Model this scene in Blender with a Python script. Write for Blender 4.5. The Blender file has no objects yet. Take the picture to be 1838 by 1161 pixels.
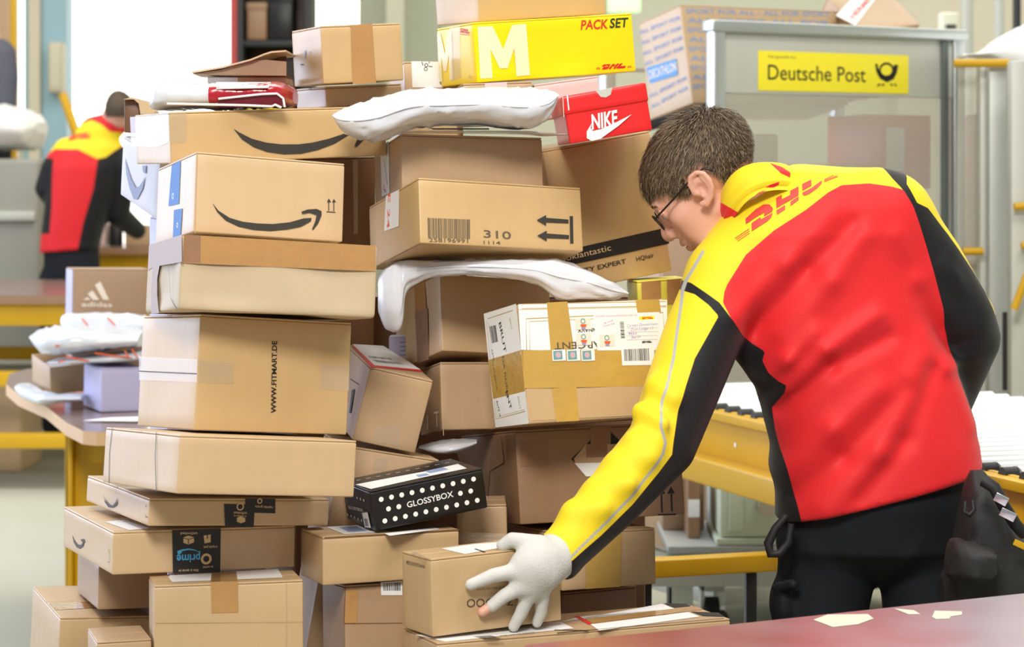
import bpy, bmesh, math, random
import numpy as np
from mathutils import Vector, Matrix, Euler
from mathutils.geometry import tessellate_polygon
from mathutils.bvhtree import BVHTree

SC = bpy.context.scene
COL = SC.collection
PI = math.pi
random.seed(7)

# ------------------------------------------------------------------ camera
cam_data = bpy.data.cameras.new('camera')
cam_data.sensor_fit = 'HORIZONTAL'
cam_data.sensor_width = 36.0
cam_data.lens = 4200.0 / 1838.0 * 36.0
cam_data.shift_y = -(580.5 - 330.0) / 1838.0
cam_data.clip_end = 200
cam_data.dof.use_dof = True
cam_data.dof.focus_distance = 3.92
cam_data.dof.aperture_fstop = 7.0
camera = bpy.data.objects.new('camera', cam_data)
camera.location = (0, 0, 1.38)
camera.rotation_euler = (PI / 2, 0, 0)
COL.objects.link(camera)
SC.camera = camera

# ------------------------------------------------------------------ world, light, exposure
world = bpy.data.worlds.new('hall_ambient')
SC.world = world
world.use_nodes = True
wn = world.node_tree.nodes
wn['Background'].inputs[0].default_value = (0.93, 0.95, 1.0, 1)
wn['Background'].inputs[1].default_value = 0.36
SC.view_settings.view_transform = 'Standard'
SC.view_settings.look = 'None'
SC.view_settings.exposure = 0.0
SC.view_settings.gamma = 1.0
SC.view_settings.use_curve_mapping = False


def area(name, loc, target, size, power, col):
    l = bpy.data.lights.new(name, 'AREA')
    l.shape = 'RECTANGLE'
    l.size, l.size_y = size
    l.energy = power
    l.color = col
    o = bpy.data.objects.new(name, l)
    o.location = loc
    o.rotation_euler = (Vector(target) - Vector(loc)).to_track_quat('-Z', 'Y').to_euler()
    COL.objects.link(o)
    return o


area('hall_lamp_key', (-0.6, -0.4, 4.4), (0.1, 4.0, 1.0), (1.6, 1.2), 265, (1.0, 0.95, 0.89))
area('hall_lamp_over', (1.8, 3.2, 5.4), (0.5, 4.2, 0.9), (3.0, 1.0), 130, (1.0, 0.97, 0.92))
area('side_window_light', (-6.4, 8.0, 2.7), (-0.4, 4.2, 1.0), (6.5, 4.2), 540, (0.62, 0.72, 1.0))
area('hall_lamp_rear', (0.0, 10.5, 6.0), (0.0, 11.0, 0.0), (14.0, 5.0), 700, (1.0, 0.98, 0.92))

# ------------------------------------------------------------------ materials


def lin(c):
    r = []
    for x in c:
        x = x / 255.0
        r.append(x / 12.92 if x <= 0.04045 else ((x + 0.055) / 1.055) ** 2.4)
    return (r[0], r[1], r[2], 1.0)


MATS = {}


def mat(name, c=None, rough=0.6, metal=0.0, spec=0.5, vary=0.0, vscale=8.0, bump=0.0, bscale=60.0, stretch=None,
        emit=0.0, alpha=1.0, coat=0.0, sheen=0.0, trans=0.0):
    if name in MATS:
        return MATS[name]
    m = bpy.data.materials.new(name)
    m.use_nodes = True
    nt = m.node_tree
    b = nt.nodes['Principled BSDF']
    col = lin(c)
    b.inputs['Base Color'].default_value = col
    b.inputs['Roughness'].default_value = rough
    b.inputs['Metallic'].default_value = metal
    b.inputs['Specular IOR Level'].default_value = spec
    b.inputs['Alpha'].default_value = alpha
    if coat:
        b.inputs['Coat Weight'].default_value = coat
        b.inputs['Coat Roughness'].default_value = 0.12
    if sheen:
        b.inputs['Sheen Weight'].default_value = sheen
    if trans:
        b.inputs['Transmission Weight'].default_value = trans
    if emit:
        b.inputs['Emission Color'].default_value = col
        b.inputs['Emission Strength'].default_value = emit
    if vary or bump:
        tc = nt.nodes.new('ShaderNodeTexCoord')
        mp = nt.nodes.new('ShaderNodeMapping')
        nt.links.new(tc.outputs['Object'], mp.inputs[0])
        if stretch:
            mp.inputs['Scale'].default_value = stretch
    if vary:
        n = nt.nodes.new('ShaderNodeTexNoise')
        n.inputs['Scale'].default_value = vscale
        n.inputs['Detail'].default_value = 5
        nt.links.new(mp.outputs[0], n.inputs['Vector'])
        mx = nt.nodes.new('ShaderNodeMix')
        mx.data_type = 'RGBA'
        d = tuple(max(0, x * (1 - vary)) for x in col[:3]) + (1,)
        l = tuple(min(1, x * (1 + vary)) for x in col[:3]) + (1,)
        mx.inputs[6].default_value = d
        mx.inputs[7].default_value = l
        nt.links.new(n.outputs['Fac'], mx.inputs[0])
        nt.links.new(mx.outputs[2], b.inputs['Base Color'])
    if bump:
        n2 = nt.nodes.new('ShaderNodeTexNoise')
        n2.inputs['Scale'].default_value = bscale
        n2.inputs['Detail'].default_value = 4
        nt.links.new(mp.outputs[0], n2.inputs['Vector'])
        bp = nt.nodes.new('ShaderNodeBump')
        bp.inputs['Strength'].default_value = bump
        bp.inputs['Distance'].default_value = 0.004
        nt.links.new(n2.outputs['Fac'], bp.inputs['Height'])
        nt.links.new(bp.outputs[0], b.inputs['Normal'])
    MATS[name] = m
    return m


def card(name, c):
    return mat(name, c, rough=0.46, spec=0.8, vary=0.05, vscale=14, bump=0.06, bscale=35, stretch=(3, 3, 0.6))


card('kraft_a', (204, 174, 134))
card('kraft_b', (196, 165, 123))
card('kraft_c', (186, 154, 116))
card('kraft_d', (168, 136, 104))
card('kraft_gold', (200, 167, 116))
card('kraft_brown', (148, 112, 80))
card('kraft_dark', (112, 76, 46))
card('kraft_pink', (208, 178, 150))
mat('paper_kraft', (196, 176, 144), rough=0.6, vary=0.05, bump=0.35, bscale=14)
mat('carton_white', (200, 196, 202), rough=0.5, vary=0.03)
mat('carton_lilac', (186, 182, 214), rough=0.5, vary=0.03)
mat('carton_yellow', (255, 222, 4), rough=0.38, vary=0.03)
mat('carton_lime', (226, 216, 70), rough=0.45, vary=0.05)
mat('carton_red', (226, 34, 34), rough=0.36, vary=0.03)
mat('carton_black', (22, 21, 20), rough=0.32, vary=0.1)
mat('carton_pinkish', (226, 196, 190), rough=0.5, vary=0.03)
mat('paper_cream', (228, 220, 200), rough=0.7)
mat('paper', (238, 238, 238), rough=0.55, vary=0.02)
mat('tape_brown', (182, 138, 84), rough=0.18, vary=0.10, vscale=25, bump=0.35, bscale=60, coat=0.6)
mat('tape_dark', (150, 114, 86), rough=0.42, spec=0.3, vary=0.15, vscale=30, bump=0.15, bscale=50)
mat('tape_yellow', (196, 158, 78), rough=0.2, vary=0.08, vscale=20, bump=0.4, bscale=50, coat=0.5)
mat('tape_clear', (214, 196, 170), rough=0.14, vary=0.06, bump=0.12, bscale=60, coat=0.4, alpha=0.35)
mat('tape_blue', (84, 130, 196), rough=0.6, spec=0.2, vary=0.1, vscale=60)
mat('tape_black', (30, 30, 32), rough=0.35)
mat('ink_black', (26, 24, 22), rough=0.6)
mat('ink_grey', (96, 84, 66), rough=0.6)
mat('ink_smile', (52, 48, 42), rough=0.6)
mat('ink_slate', (132, 140, 172), rough=0.6)
mat('ink_red', (214, 24, 30), rough=0.5)
mat('ink_orange', (232, 96, 40), rough=0.5)
mat('ink_magenta', (190, 40, 120), rough=0.5)
mat('ink_blue', (88, 150, 206), rough=0.5)
mat('ink_fadeblue', (140, 160, 200), rough=0.6)
mat('ink_cyan', (74, 172, 222), rough=0.5)
mat('ink_gold', (196, 164, 92), rough=0.35, metal=0.2)
mat('ink_cream', (250, 238, 190), rough=0.5)
mat('ink_white', (244, 244, 240), rough=0.5)
mat('ink_kraft', (216, 186, 140), rough=0.6)
mat('ink_script', (150, 140, 190), rough=0.6)
mat('ink_pale', (205, 170, 185), rough=0.6)
mat('ink_green', (24, 62, 38), rough=0.5)
mat('ink_teal', (110, 160, 160), rough=0.5)
mat('ink_tan', (236, 222, 206), rough=0.6)
mat('ink_dhlred', (206, 58, 40), rough=0.5)
mat('poly_white', (226, 231, 240), rough=0.24, bump=0.22, bscale=14, coat=0.25)
mat('poly_grey', (206, 210, 216), rough=0.25, bump=0.5, bscale=18, coat=0.25)
mat('poly_red', (176, 22, 40), rough=0.22, bump=0.4, bscale=30, coat=0.4)
mat('poly_darkred', (104, 8, 22), rough=0.25, bump=0.4, bscale=30, coat=0.4)
mat('yellow_paint', (214, 166, 10), rough=0.38, vary=0.10, vscale=5, bump=0.05, bscale=30)
mat('steel', (200, 206, 206), rough=0.32, metal=0.75, vary=0.06)
mat('steel_dull', (200, 202, 192), rough=0.5, metal=0.2, vary=0.06)
mat('galvanised', (186, 190, 186), rough=0.45, metal=0.4, vary=0.08, vscale=20)
mat('roller_steel', (228, 232, 234), rough=0.3, metal=0.45)
mat('dark_metal', (48, 50, 52), rough=0.5, metal=0.3)
mat('rubber', (26, 26, 26), rough=0.7)
mat('chrome', (220, 222, 226), rough=0.15, metal=1.0)
mat('concrete', (168, 166, 146), rough=0.7, vary=0.14, vscale=1.3, bump=0.1, bscale=20)
mat('wall_paint', (226, 226, 206), rough=0.8, vary=0.03)
mat('wall_greygreen', (196, 200, 182), rough=0.8, vary=0.03)
mat('wall_blue', (170, 208, 226), rough=0.6)
mat('wall_cream', (234, 226, 204), rough=0.7)
mat('wall_red', (222, 90, 90), rough=0.6)
mat('wall_grey', (150, 150, 140), rough=0.7)
mat('ceiling_paint', (206, 206, 196), rough=0.9)
mat('table_phenolic', (158, 104, 102), rough=0.3, spec=0.8, vary=0.25, vscale=2.2, bump=0.04, bscale=30)
mat('table_red_sheen', (150, 84, 82), rough=0.32, spec=0.8, bump=0.04, bscale=30)


def paint_table_sheen():  # lavender reflection towards the right end, painted into the base colour
    m = MATS['table_red_sheen']
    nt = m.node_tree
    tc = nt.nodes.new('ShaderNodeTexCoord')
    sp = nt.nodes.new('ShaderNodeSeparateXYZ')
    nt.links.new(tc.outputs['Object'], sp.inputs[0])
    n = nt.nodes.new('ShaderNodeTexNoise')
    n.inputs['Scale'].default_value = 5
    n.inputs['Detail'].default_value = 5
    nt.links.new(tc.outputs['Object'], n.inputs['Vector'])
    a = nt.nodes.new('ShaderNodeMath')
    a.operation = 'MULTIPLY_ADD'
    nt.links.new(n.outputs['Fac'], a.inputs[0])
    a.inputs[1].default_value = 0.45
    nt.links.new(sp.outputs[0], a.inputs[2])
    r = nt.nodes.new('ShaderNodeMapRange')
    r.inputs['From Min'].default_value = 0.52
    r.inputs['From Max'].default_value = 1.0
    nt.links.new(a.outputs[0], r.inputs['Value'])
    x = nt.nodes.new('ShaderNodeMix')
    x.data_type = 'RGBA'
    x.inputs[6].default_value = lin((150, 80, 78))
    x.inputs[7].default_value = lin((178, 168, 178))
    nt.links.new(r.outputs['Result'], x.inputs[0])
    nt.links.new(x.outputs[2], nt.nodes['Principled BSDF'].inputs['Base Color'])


paint_table_sheen()
mat('table_brown', (128, 106, 98), rough=0.2, spec=0.7, vary=0.15, vscale=3)
mat('ply_edge', (208, 172, 128), rough=0.6, vary=0.1, stretch=(2, 2, 120))
mat('machine_green', (206, 214, 190), rough=0.45, vary=0.06)
mat('sign_yellow', (252, 236, 50), rough=0.4)
mat('sheet_white', (240, 240, 238), rough=0.55)
mat('window_light', (255, 254, 248), rough=0.5, emit=2.6)
mat('green_sign', (190, 236, 170), rough=0.5, emit=0.9)
mat('strap_black', (24, 24, 26), rough=0.6)

# ------------------------------------------------------------------ mesh helpers


def tag(o, label=None, cat=None, group=None, kind=None):
    if label:
        o['label'] = label
    if cat:
        o['category'] = cat
    if group:
        o['group'] = group
    if kind:
        o['kind'] = kind
    return o


class MB:
    """collects pieces that end up in ONE mesh object"""

    def __init__(self):
        self.v, self.f, self.m, self.mats, self.sm = [], [], [], [], []

    def mi(self, m):
        m = MATS[m] if isinstance(m, str) else m
        if m not in self.mats:
            self.mats.append(m)
        return self.mats.index(m)

    def add(self, vs, fs, m, smooth=False):
        b = len(self.v)
        k = self.mi(m)
        self.v.extend([tuple(x) for x in vs])
        for f in fs:
            self.f.append([b + i for i in f])
            self.m.append(k)
            self.sm.append(smooth)
        return self

    def box(self, lo, hi, m, M=None):
        x0, y0, z0 = lo
        x1, y1, z1 = hi
        vs = [Vector(p) for p in ((x0, y0, z0), (x1, y0, z0), (x1, y1, z0), (x0, y1, z0), (x0, y0, z1), (x1, y0, z1), (x1, y1, z1), (x0, y1, z1))]
        if M is not None:
            vs = [M @ p for p in vs]
        return self.add(vs, ((0, 3, 2, 1), (4, 5, 6, 7), (0, 1, 5, 4), (1, 2, 6, 5), (2, 3, 7, 6), (3, 0, 4, 7)), m)

    def rbox(self, lo, hi, m, r=0.004, M=None):
        vs, fs = rounded_box([hi[i] - lo[i] for i in range(3)], r)
        vs = [Vector(p) + Vector(lo) for p in vs]
        if M is not None:
            vs = [M @ p for p in vs]
        return self.add(vs, fs, m, True)

    def bar(self, a, b, w, h, m, up=(0, 0, 1)):
        a, b = Vector(a), Vector(b)
        x = (b - a).normalized()
        up = Vector(up)
        if abs(x.dot(up)) > 0.98:
            up = Vector((0, 1, 0))
        y = up.cross(x).normalized()
        z = x.cross(y)
        M = Matrix((x, y, z)).transposed().to_4x4()
        M.translation = a
        r = min(w, h) * 0.12
        return self.rbox((0, -w / 2, -h / 2), ((b - a).length, w / 2, h / 2), m, r, M)

    def tube(self, pts, r, m, n=10, caps=True):
        pts = [Vector(p) for p in pts]
        rs = r if isinstance(r, (list, tuple)) else [r] * len(pts)
        vs, fs = [], []
        prev = None
        for i, p in enumerate(pts):
            d = (pts[min(i + 1, len(pts) - 1)] - pts[max(i - 1, 0)]).normalized()
            if prev is None:
                a = d.orthogonal().normalized()
            else:
                a = (prev - d * prev.dot(d)).normalized()
            prev = a
            c = d.cross(a)
            for k in range(n):
                t = 2 * PI * k / n
                vs.append(p + (a * math.cos(t) + c * math.sin(t)) * rs[i])
        for i in range(len(pts) - 1):
            for k in range(n):
                fs.append((i * n + k, i * n + (k + 1) % n, (i + 1) * n + (k + 1) % n, (i + 1) * n + k))
        self.add(vs, fs, m, True)
        if caps:
            e = (len(pts) - 1) * n
            self.add(vs[:n], [tuple(range(n))[::-1]], m)
            self.add(vs[e:], [tuple(range(n))], m)
        return self

    def prism(self, pts, axis, t, m):
        """outline pts (3-D, planar) pushed along the vector axis*t"""
        pts = [Vector(p) for p in pts]
        off = Vector(axis) * t
        n = len(pts)
        tri = tessellate_polygon([pts])
        vs = pts + [p + off for p in pts]
        fs = [tuple(x) for x in tri] + [tuple(i + n for i in x[::-1]) for x in tri]
        fs += [(i, (i + 1) % n, (i + 1) % n + n, i + n) for i in range(n)]
        return self.add(vs, fs, m)

    def build(self, name, parent=None, M=None):
        me = bpy.data.meshes.new(name)
        me.from_pydata(self.v, [], self.f)
        for m in self.mats:
            me.materials.append(m)
        me.polygons.foreach_set('material_index', self.m)
        me.polygons.foreach_set('use_smooth', self.sm)
        me.validate()
        me.update()
        o = bpy.data.objects.new(name, me)
        COL.objects.link(o)
        if parent is not None:
            o.parent = parent
        if M is not None:
            o.matrix_world = M
        return o


def empty(name, loc=(0, 0, 0), M=None):
    o = bpy.data.objects.new(name, None)
    o.empty_display_size = 0.05
    COL.objects.link(o)
    if M is not None:
        o.matrix_world = M
    else:
        o.location = loc
    return o


def hsh(*a):
    x = math.sin(sum(v * k for v, k in zip(a, (12.9898, 78.233, 37.719, 53.11)))) * 43758.5453
    return x - math.floor(x)


def rounded_box(d, r, seg=0, dent=0.0, seed=0.0):
    """box of size d with rounded edges; seg extra grid lines per face; faces sink in a little by dent"""
    r = min(r, min(d) * 0.45)

    def line(L):
        a = [0, r * 0.3, r]
        mid = [r + (L - 2 * r) * (i + 1) / (seg + 1) for i in range(seg)] if seg else []
        return a + mid + [L - r, L - r * 0.3, L]
    ls = [line(x) for x in d]
    vs, fs, idx = [], [], {}

    def V(p):
        q = [min(max(p[i], r), d[i] - r) for i in range(3)]
        w = [p[i] - q[i] for i in range(3)]
        l = math.sqrt(sum(x * x for x in w))
        if l > 1e-9:
            q = [q[i] + w[i] / l * r for i in range(3)]
        if dent:
            ax = [i for i in range(3) if p[i] < 1e-9 or p[i] > d[i] - 1e-9]
            if len(ax) == 1:
                a = ax[0]
                o = [i for i in range(3) if i != a]
                e = 1.0
                for i in o:
                    u = p[i] / d[i]
                    e *= min(1.0, 4 * u * (1 - u) * 1.4)
                s = 0.5 + 0.5 * math.sin(seed * 3.1 + p[o[0]] * 23 + a * 2 + p[o[1]] * 17)
                q[a] += (dent * e * s) * (1 if p[a] < 1e-9 else -1)
        k = tuple(round(x, 6) for x in p)
        if k not in idx:
            idx[k] = len(vs)
            vs.append(tuple(q))
        return idx[k]
    for a in range(3):
        o1, o2 = (a + 1) % 3, (a + 2) % 3
        for side in (0, 1):
            for i in range(len(ls[o1]) - 1):
                for j in range(len(ls[o2]) - 1):
                    c = []
                    for (ii, jj) in ((i, j), (i + 1, j), (i + 1, j + 1), (i, j + 1)):
                        p = [0, 0, 0]
                        p[a] = d[a] * side
                        p[o1] = ls[o1][ii]
                        p[o2] = ls[o2][jj]
                        c.append(V(p))
                    fs.append(tuple(c) if side else tuple(c[::-1]))
    return vs, fs


TXT = {}


def text_mesh(body, bold=0.0, shear=0.0):
    k = (body, bold, shear)
    if k in TXT:
        return TXT[k]
    c = bpy.data.curves.new('lettering', 'FONT')
    c.body = body
    c.size = 1.0
    c.offset = bold
    c.shear = shear
    c.resolution_u = 3
    o = bpy.data.objects.new('lettering', c)
    COL.objects.link(o)
    bpy.context.view_layer.update()
    me = o.evaluated_get(bpy.context.evaluated_depsgraph_get()).to_mesh()
    vs = [tuple(v.co) for v in me.vertices]
    fs = [tuple(p.vertices) for p in me.polygons]
    o.to_mesh_clear()
    bpy.data.objects.remove(o)
    bpy.data.curves.remove(c)
    if not vs:
        vs, fs = [(0, 0, 0), (.1, 0, 0), (0, .1, 0)], [(0, 1, 2)]
    TXT[k] = (vs, fs)
    return TXT[k]


def place_text(body, p0, p1, cap, bold=0.0, shear=0.0):
    """2-D points and faces of the lettering, its baseline from p0 to p1 with capitals cap high (negative cap: mirrored)"""
    vs, fs = text_mesh(body, bold, shear)
    x0 = min(v[0] for v in vs)
    x1 = max(v[0] for v in vs)
    p0, p1 = Vector(p0), Vector(p1)
    e = (p1 - p0)
    n = Vector((-e.y, e.x)).normalized()
    k = cap / 0.70
    return [p0 + e * ((v[0] - x0) / (x1 - x0)) + n * (v[1] * k) for v in vs], fs


def tess(pts):
    return [tuple(t) for t in tessellate_polygon([[Vector((p[0], p[1], 0)) for p in pts]])]


def arc(cx, cy, r, a0=0, a1=360, n=24):
    return [(cx + r * math.cos(math.radians(a0 + (a1 - a0) * i / n)), cy + r * math.sin(math.radians(a0 + (a1 - a0) * i / n))) for i in range(n + 1)]


# lettering of the courier's mark as plain shapes in a 0..1 box (slanted block letters with cut bars)
MARK = [[(0.00, 0.62), (0.10, 1.0), (0.34, 1.0), (0.37, 0.9), (0.33, 0.62), (0.24, 0.62), (0.26, 0.76), (0.18, 0.76), (0.15, 0.62)],
        [(0.02, 0.0), (0.09, 0.52), (0.34, 0.52), (0.27, 0.14), (0.20, 0.0)],
        [(0.36, 0.52), (0.46, 1.0), (0.55, 1.0), (0.51, 0.72), (0.57, 0.72), (0.63, 1.0), (0.72, 1.0), (0.63, 0.52)],
        [(0.29, 0.0), (0.35, 0.45), (0.44, 0.45), (0.38, 0.0)], [(0.47, 0.0), (0.53, 0.45), (0.62, 0.45), (0.56, 0.0)],
        [(0.66, 0.52), (0.76, 1.0), (0.86, 1.0), (0.77, 0.52)],
        [(0.59, 0.10), (0.64, 0.45), (0.99, 0.45), (0.93, 0.0), (0.66, 0.0)]]

# ------------------------------------------------------------------ setting: hall shell
def struct(name, mb, parent=None):
    o = mb.build(name, parent)
    if parent is None:
        o['kind'] = 'structure'
    return o


struct('floor', MB().box((-9, -3, -0.1), (9, 19, 0), 'concrete'))
struct('ceiling', MB().box((-9, -3, 6.4), (9, 19, 6.5), 'ceiling_paint'))
struct('wall_back', MB().box((-9, 18.0, 0), (9, 18.2, 6.4), 'wall_paint'))
struct('wall_right', MB().box((9, -3, 0), (9.2, 18.2, 6.4), 'wall_paint'))

# ------------------------------------------------------------------ cartons
POSE = {
 'fitmart': ((-0.5033,3.7100,0.9897),(0.5289,-0.0618,0.0816),(0.2691,0.2455,0.1839)),
 'long': ((-0.5087,3.5511,0.9098),(0.5352,-0.0513,0.0854),(0.3016,0.3107,0.0890)),
 'smileflat': ((-0.5755,3.6995,0.8391),(0.4589,-0.0080,0.0618),(0.3062,0.3499,0.0439)),
 'prime': ((-0.6350,3.7184,0.7586),(0.4042,-0.0154,0.0234),(0.3030,0.3610,0.0685)),
 'column': ((-0.6831,3.8611,0.6772),(0.3224,-0.0434,0.0196),(0.1146,0.2436,0.0751)),
 'lowleft': ((-0.7618,3.8747,0.3606),(0.3555,0.0168,0.0419),(0.1793,0.2907,0.3019)),
 'lowmid': ((-0.5557,3.6406,0.3731),(0.2242,-0.0268,-0.0006),(0.2336,0.1176,0.3806)),
 'lowsmall': ((-0.6447,3.6384,0.3700),(0.2978,-0.0000,-0.0025),(0.0849,0.1190,0.2980)),
 'wrap': ((-0.5209,3.6544,1.1834),(0.3344,-0.0737,0.0618),(0.3203,0.2854,0.1176)),
 'smilebox': ((-0.5150,3.7835,1.3025),(0.4227,-0.1198,0.0739),(0.2568,0.2230,0.1313)),
 'smilelong': ((-0.5776,3.9625,1.4139),(0.3857,0.0063,-0.0402),(0.3864,0.2546,0.0876)),
 'whiteback': ((-0.6476,4.2700,1.3129),(0.4747,0.2130,-0.0193),(0.2200,0.2200,0.1144)),
 'whiteside': ((-0.6396,4.3524,0.3700),(0.4087,0.0269,-0.0095),(0.1900,0.1290,0.9453)),
 'topsmall': ((-0.3351,4.1616,1.5579),(0.3706,0.0092,-0.0607),(0.1506,0.1868,0.1030)),
 'topflat': ((-0.3369,4.2474,1.5185),(0.4313,0.0073,-0.0561),(0.1495,0.1599,0.0381)),
 'toplabel': ((-0.1845,4.3377,1.0105),(0.2825,-0.0850,-0.0060),(0.1113,0.1233,0.6009)),
 'topmost': ((-0.0591,4.3299,1.6795),(0.5232,0.0172,-0.0895),(0.2782,0.1679,0.0945)),
 'packset': ((-0.0629,4.2475,1.5634),(0.4525,-0.0119,-0.0834),(0.3304,0.1598,0.1096)),
 'underpack': ((-0.0859,4.1922,1.4853),(0.0927,-0.0015,-0.0395),(0.1255,0.1963,0.0742)),
 'pink': ((0.0484,4.2790,1.4958),(0.0740,-0.0083,-0.1401),(0.1190,0.1002,0.0662)),
 'nike': ((0.0995,3.9899,1.4482),(0.0519,0.0061,-0.1702),(0.1427,0.2897,0.0818)),
 'bigbeauty': ((0.0979,4.2672,1.1812),(0.3635,0.0025,-0.1755),(0.2169,0.1732,0.2632)),
 'midbox': ((-0.1888,4.0147,1.3718),(0.3051,-0.1499,0.0202),(0.2556,0.1885,0.0957)),
 'box310': ((-0.1528,3.8975,1.2813),(0.4197,-0.2219,0.0572),(0.3022,0.2333,0.1122)),
 'darkback': ((-0.4109,4.4149,0.3700),(0.4510,0.0692,-0.0190),(0.1561,0.2000,1.0607)),
 'tapebox': ((-0.1224,4.1094,1.0869),(0.4446,-0.2468,0.0730),(0.2172,0.1625,0.1384)),
 'yellowbox': ((0.2405,4.2579,0.9920),(0.0753,-0.0135,-0.0662),(0.0944,0.1472,0.2112)),
 'brut': ((0.0267,3.8661,0.9829),(0.4494,-0.1534,-0.0116),(0.2776,0.1337,0.1993)),
 'tilted': ((-0.2698,3.9523,0.9476),(0.2343,0.0732,0.2356),(0.1110,0.2828,0.1278)),
 'itbox': ((-0.1234,4.1084,0.9487),(0.3039,-0.1759,0.0223),(0.1026,0.1402,0.1189)),
 'diamond': ((0.0141,3.9808,0.8003),(0.2478,-0.1271,-0.0275),(0.2949,0.4210,0.1598)),
 'flatmid': ((-0.3799,3.9269,0.4032),(0.2129,-0.0143,0.1773),(0.1703,0.2214,0.5445)),
 'glossy': ((-0.2203,3.7867,0.8180),(0.3882,0.0007,-0.1421),(0.1970,0.1490,0.0663)),
 'smallright': ((-0.0839,3.9476,0.3705),(0.0258,-0.0042,-0.0229),(0.0856,0.1167,0.4669)),
 'lower40': ((-0.3029,3.7472,0.7367),(0.4037,-0.0084,0.0036),(0.2349,0.1156,0.0776)),
 'lower41': ((-0.2640,3.7518,0.3804),(0.3782,-0.0759,0.0096),(0.1113,0.1224,0.3526)),
 'held': ((-0.1210,3.5828,0.6860),(0.5079,-0.0177,-0.0251),(0.2283,0.1006,0.1197)),
 'tapelow': ((0.0846,3.9415,0.6941),(0.4559,-0.0440,0.0078),(0.1817,0.1797,0.0961)),
 'understub': ((0.0925,4.0580,0.3700),(0.3183,0.0349,-0.0346),(0.1389,0.1510,0.3036)),
 'labelflat': ((-0.1130,3.5564,0.3712),(0.4013,-0.0079,-0.0015),(0.5050,0.1538,0.3105)),
 'sport': ((0.5529,7.1472,1.6257),(0.5714,-0.1977,-0.0085),(0.6237,0.2238,0.3113)),
 'express': ((1.1105,7.4517,1.8626),(0.5693,-0.8668,-0.1340),(0.2562,0.3001,0.1881)),
 'threestripe': ((-1.3076,6.9281,0.7671),(0.3097,-0.0008,0.0144),(0.2287,0.1440,0.3613)),
 'lilac': ((-1.1362,6.4690,0.7491),(0.4368,0.0151,0.0118),(0.1268,0.1909,0.1200)),
 'opentray': ((-1.3279,6.7326,0.7733),(0.4789,0.1418,-0.0681),(0.1025,0.1826,0.0807)),
}
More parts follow.
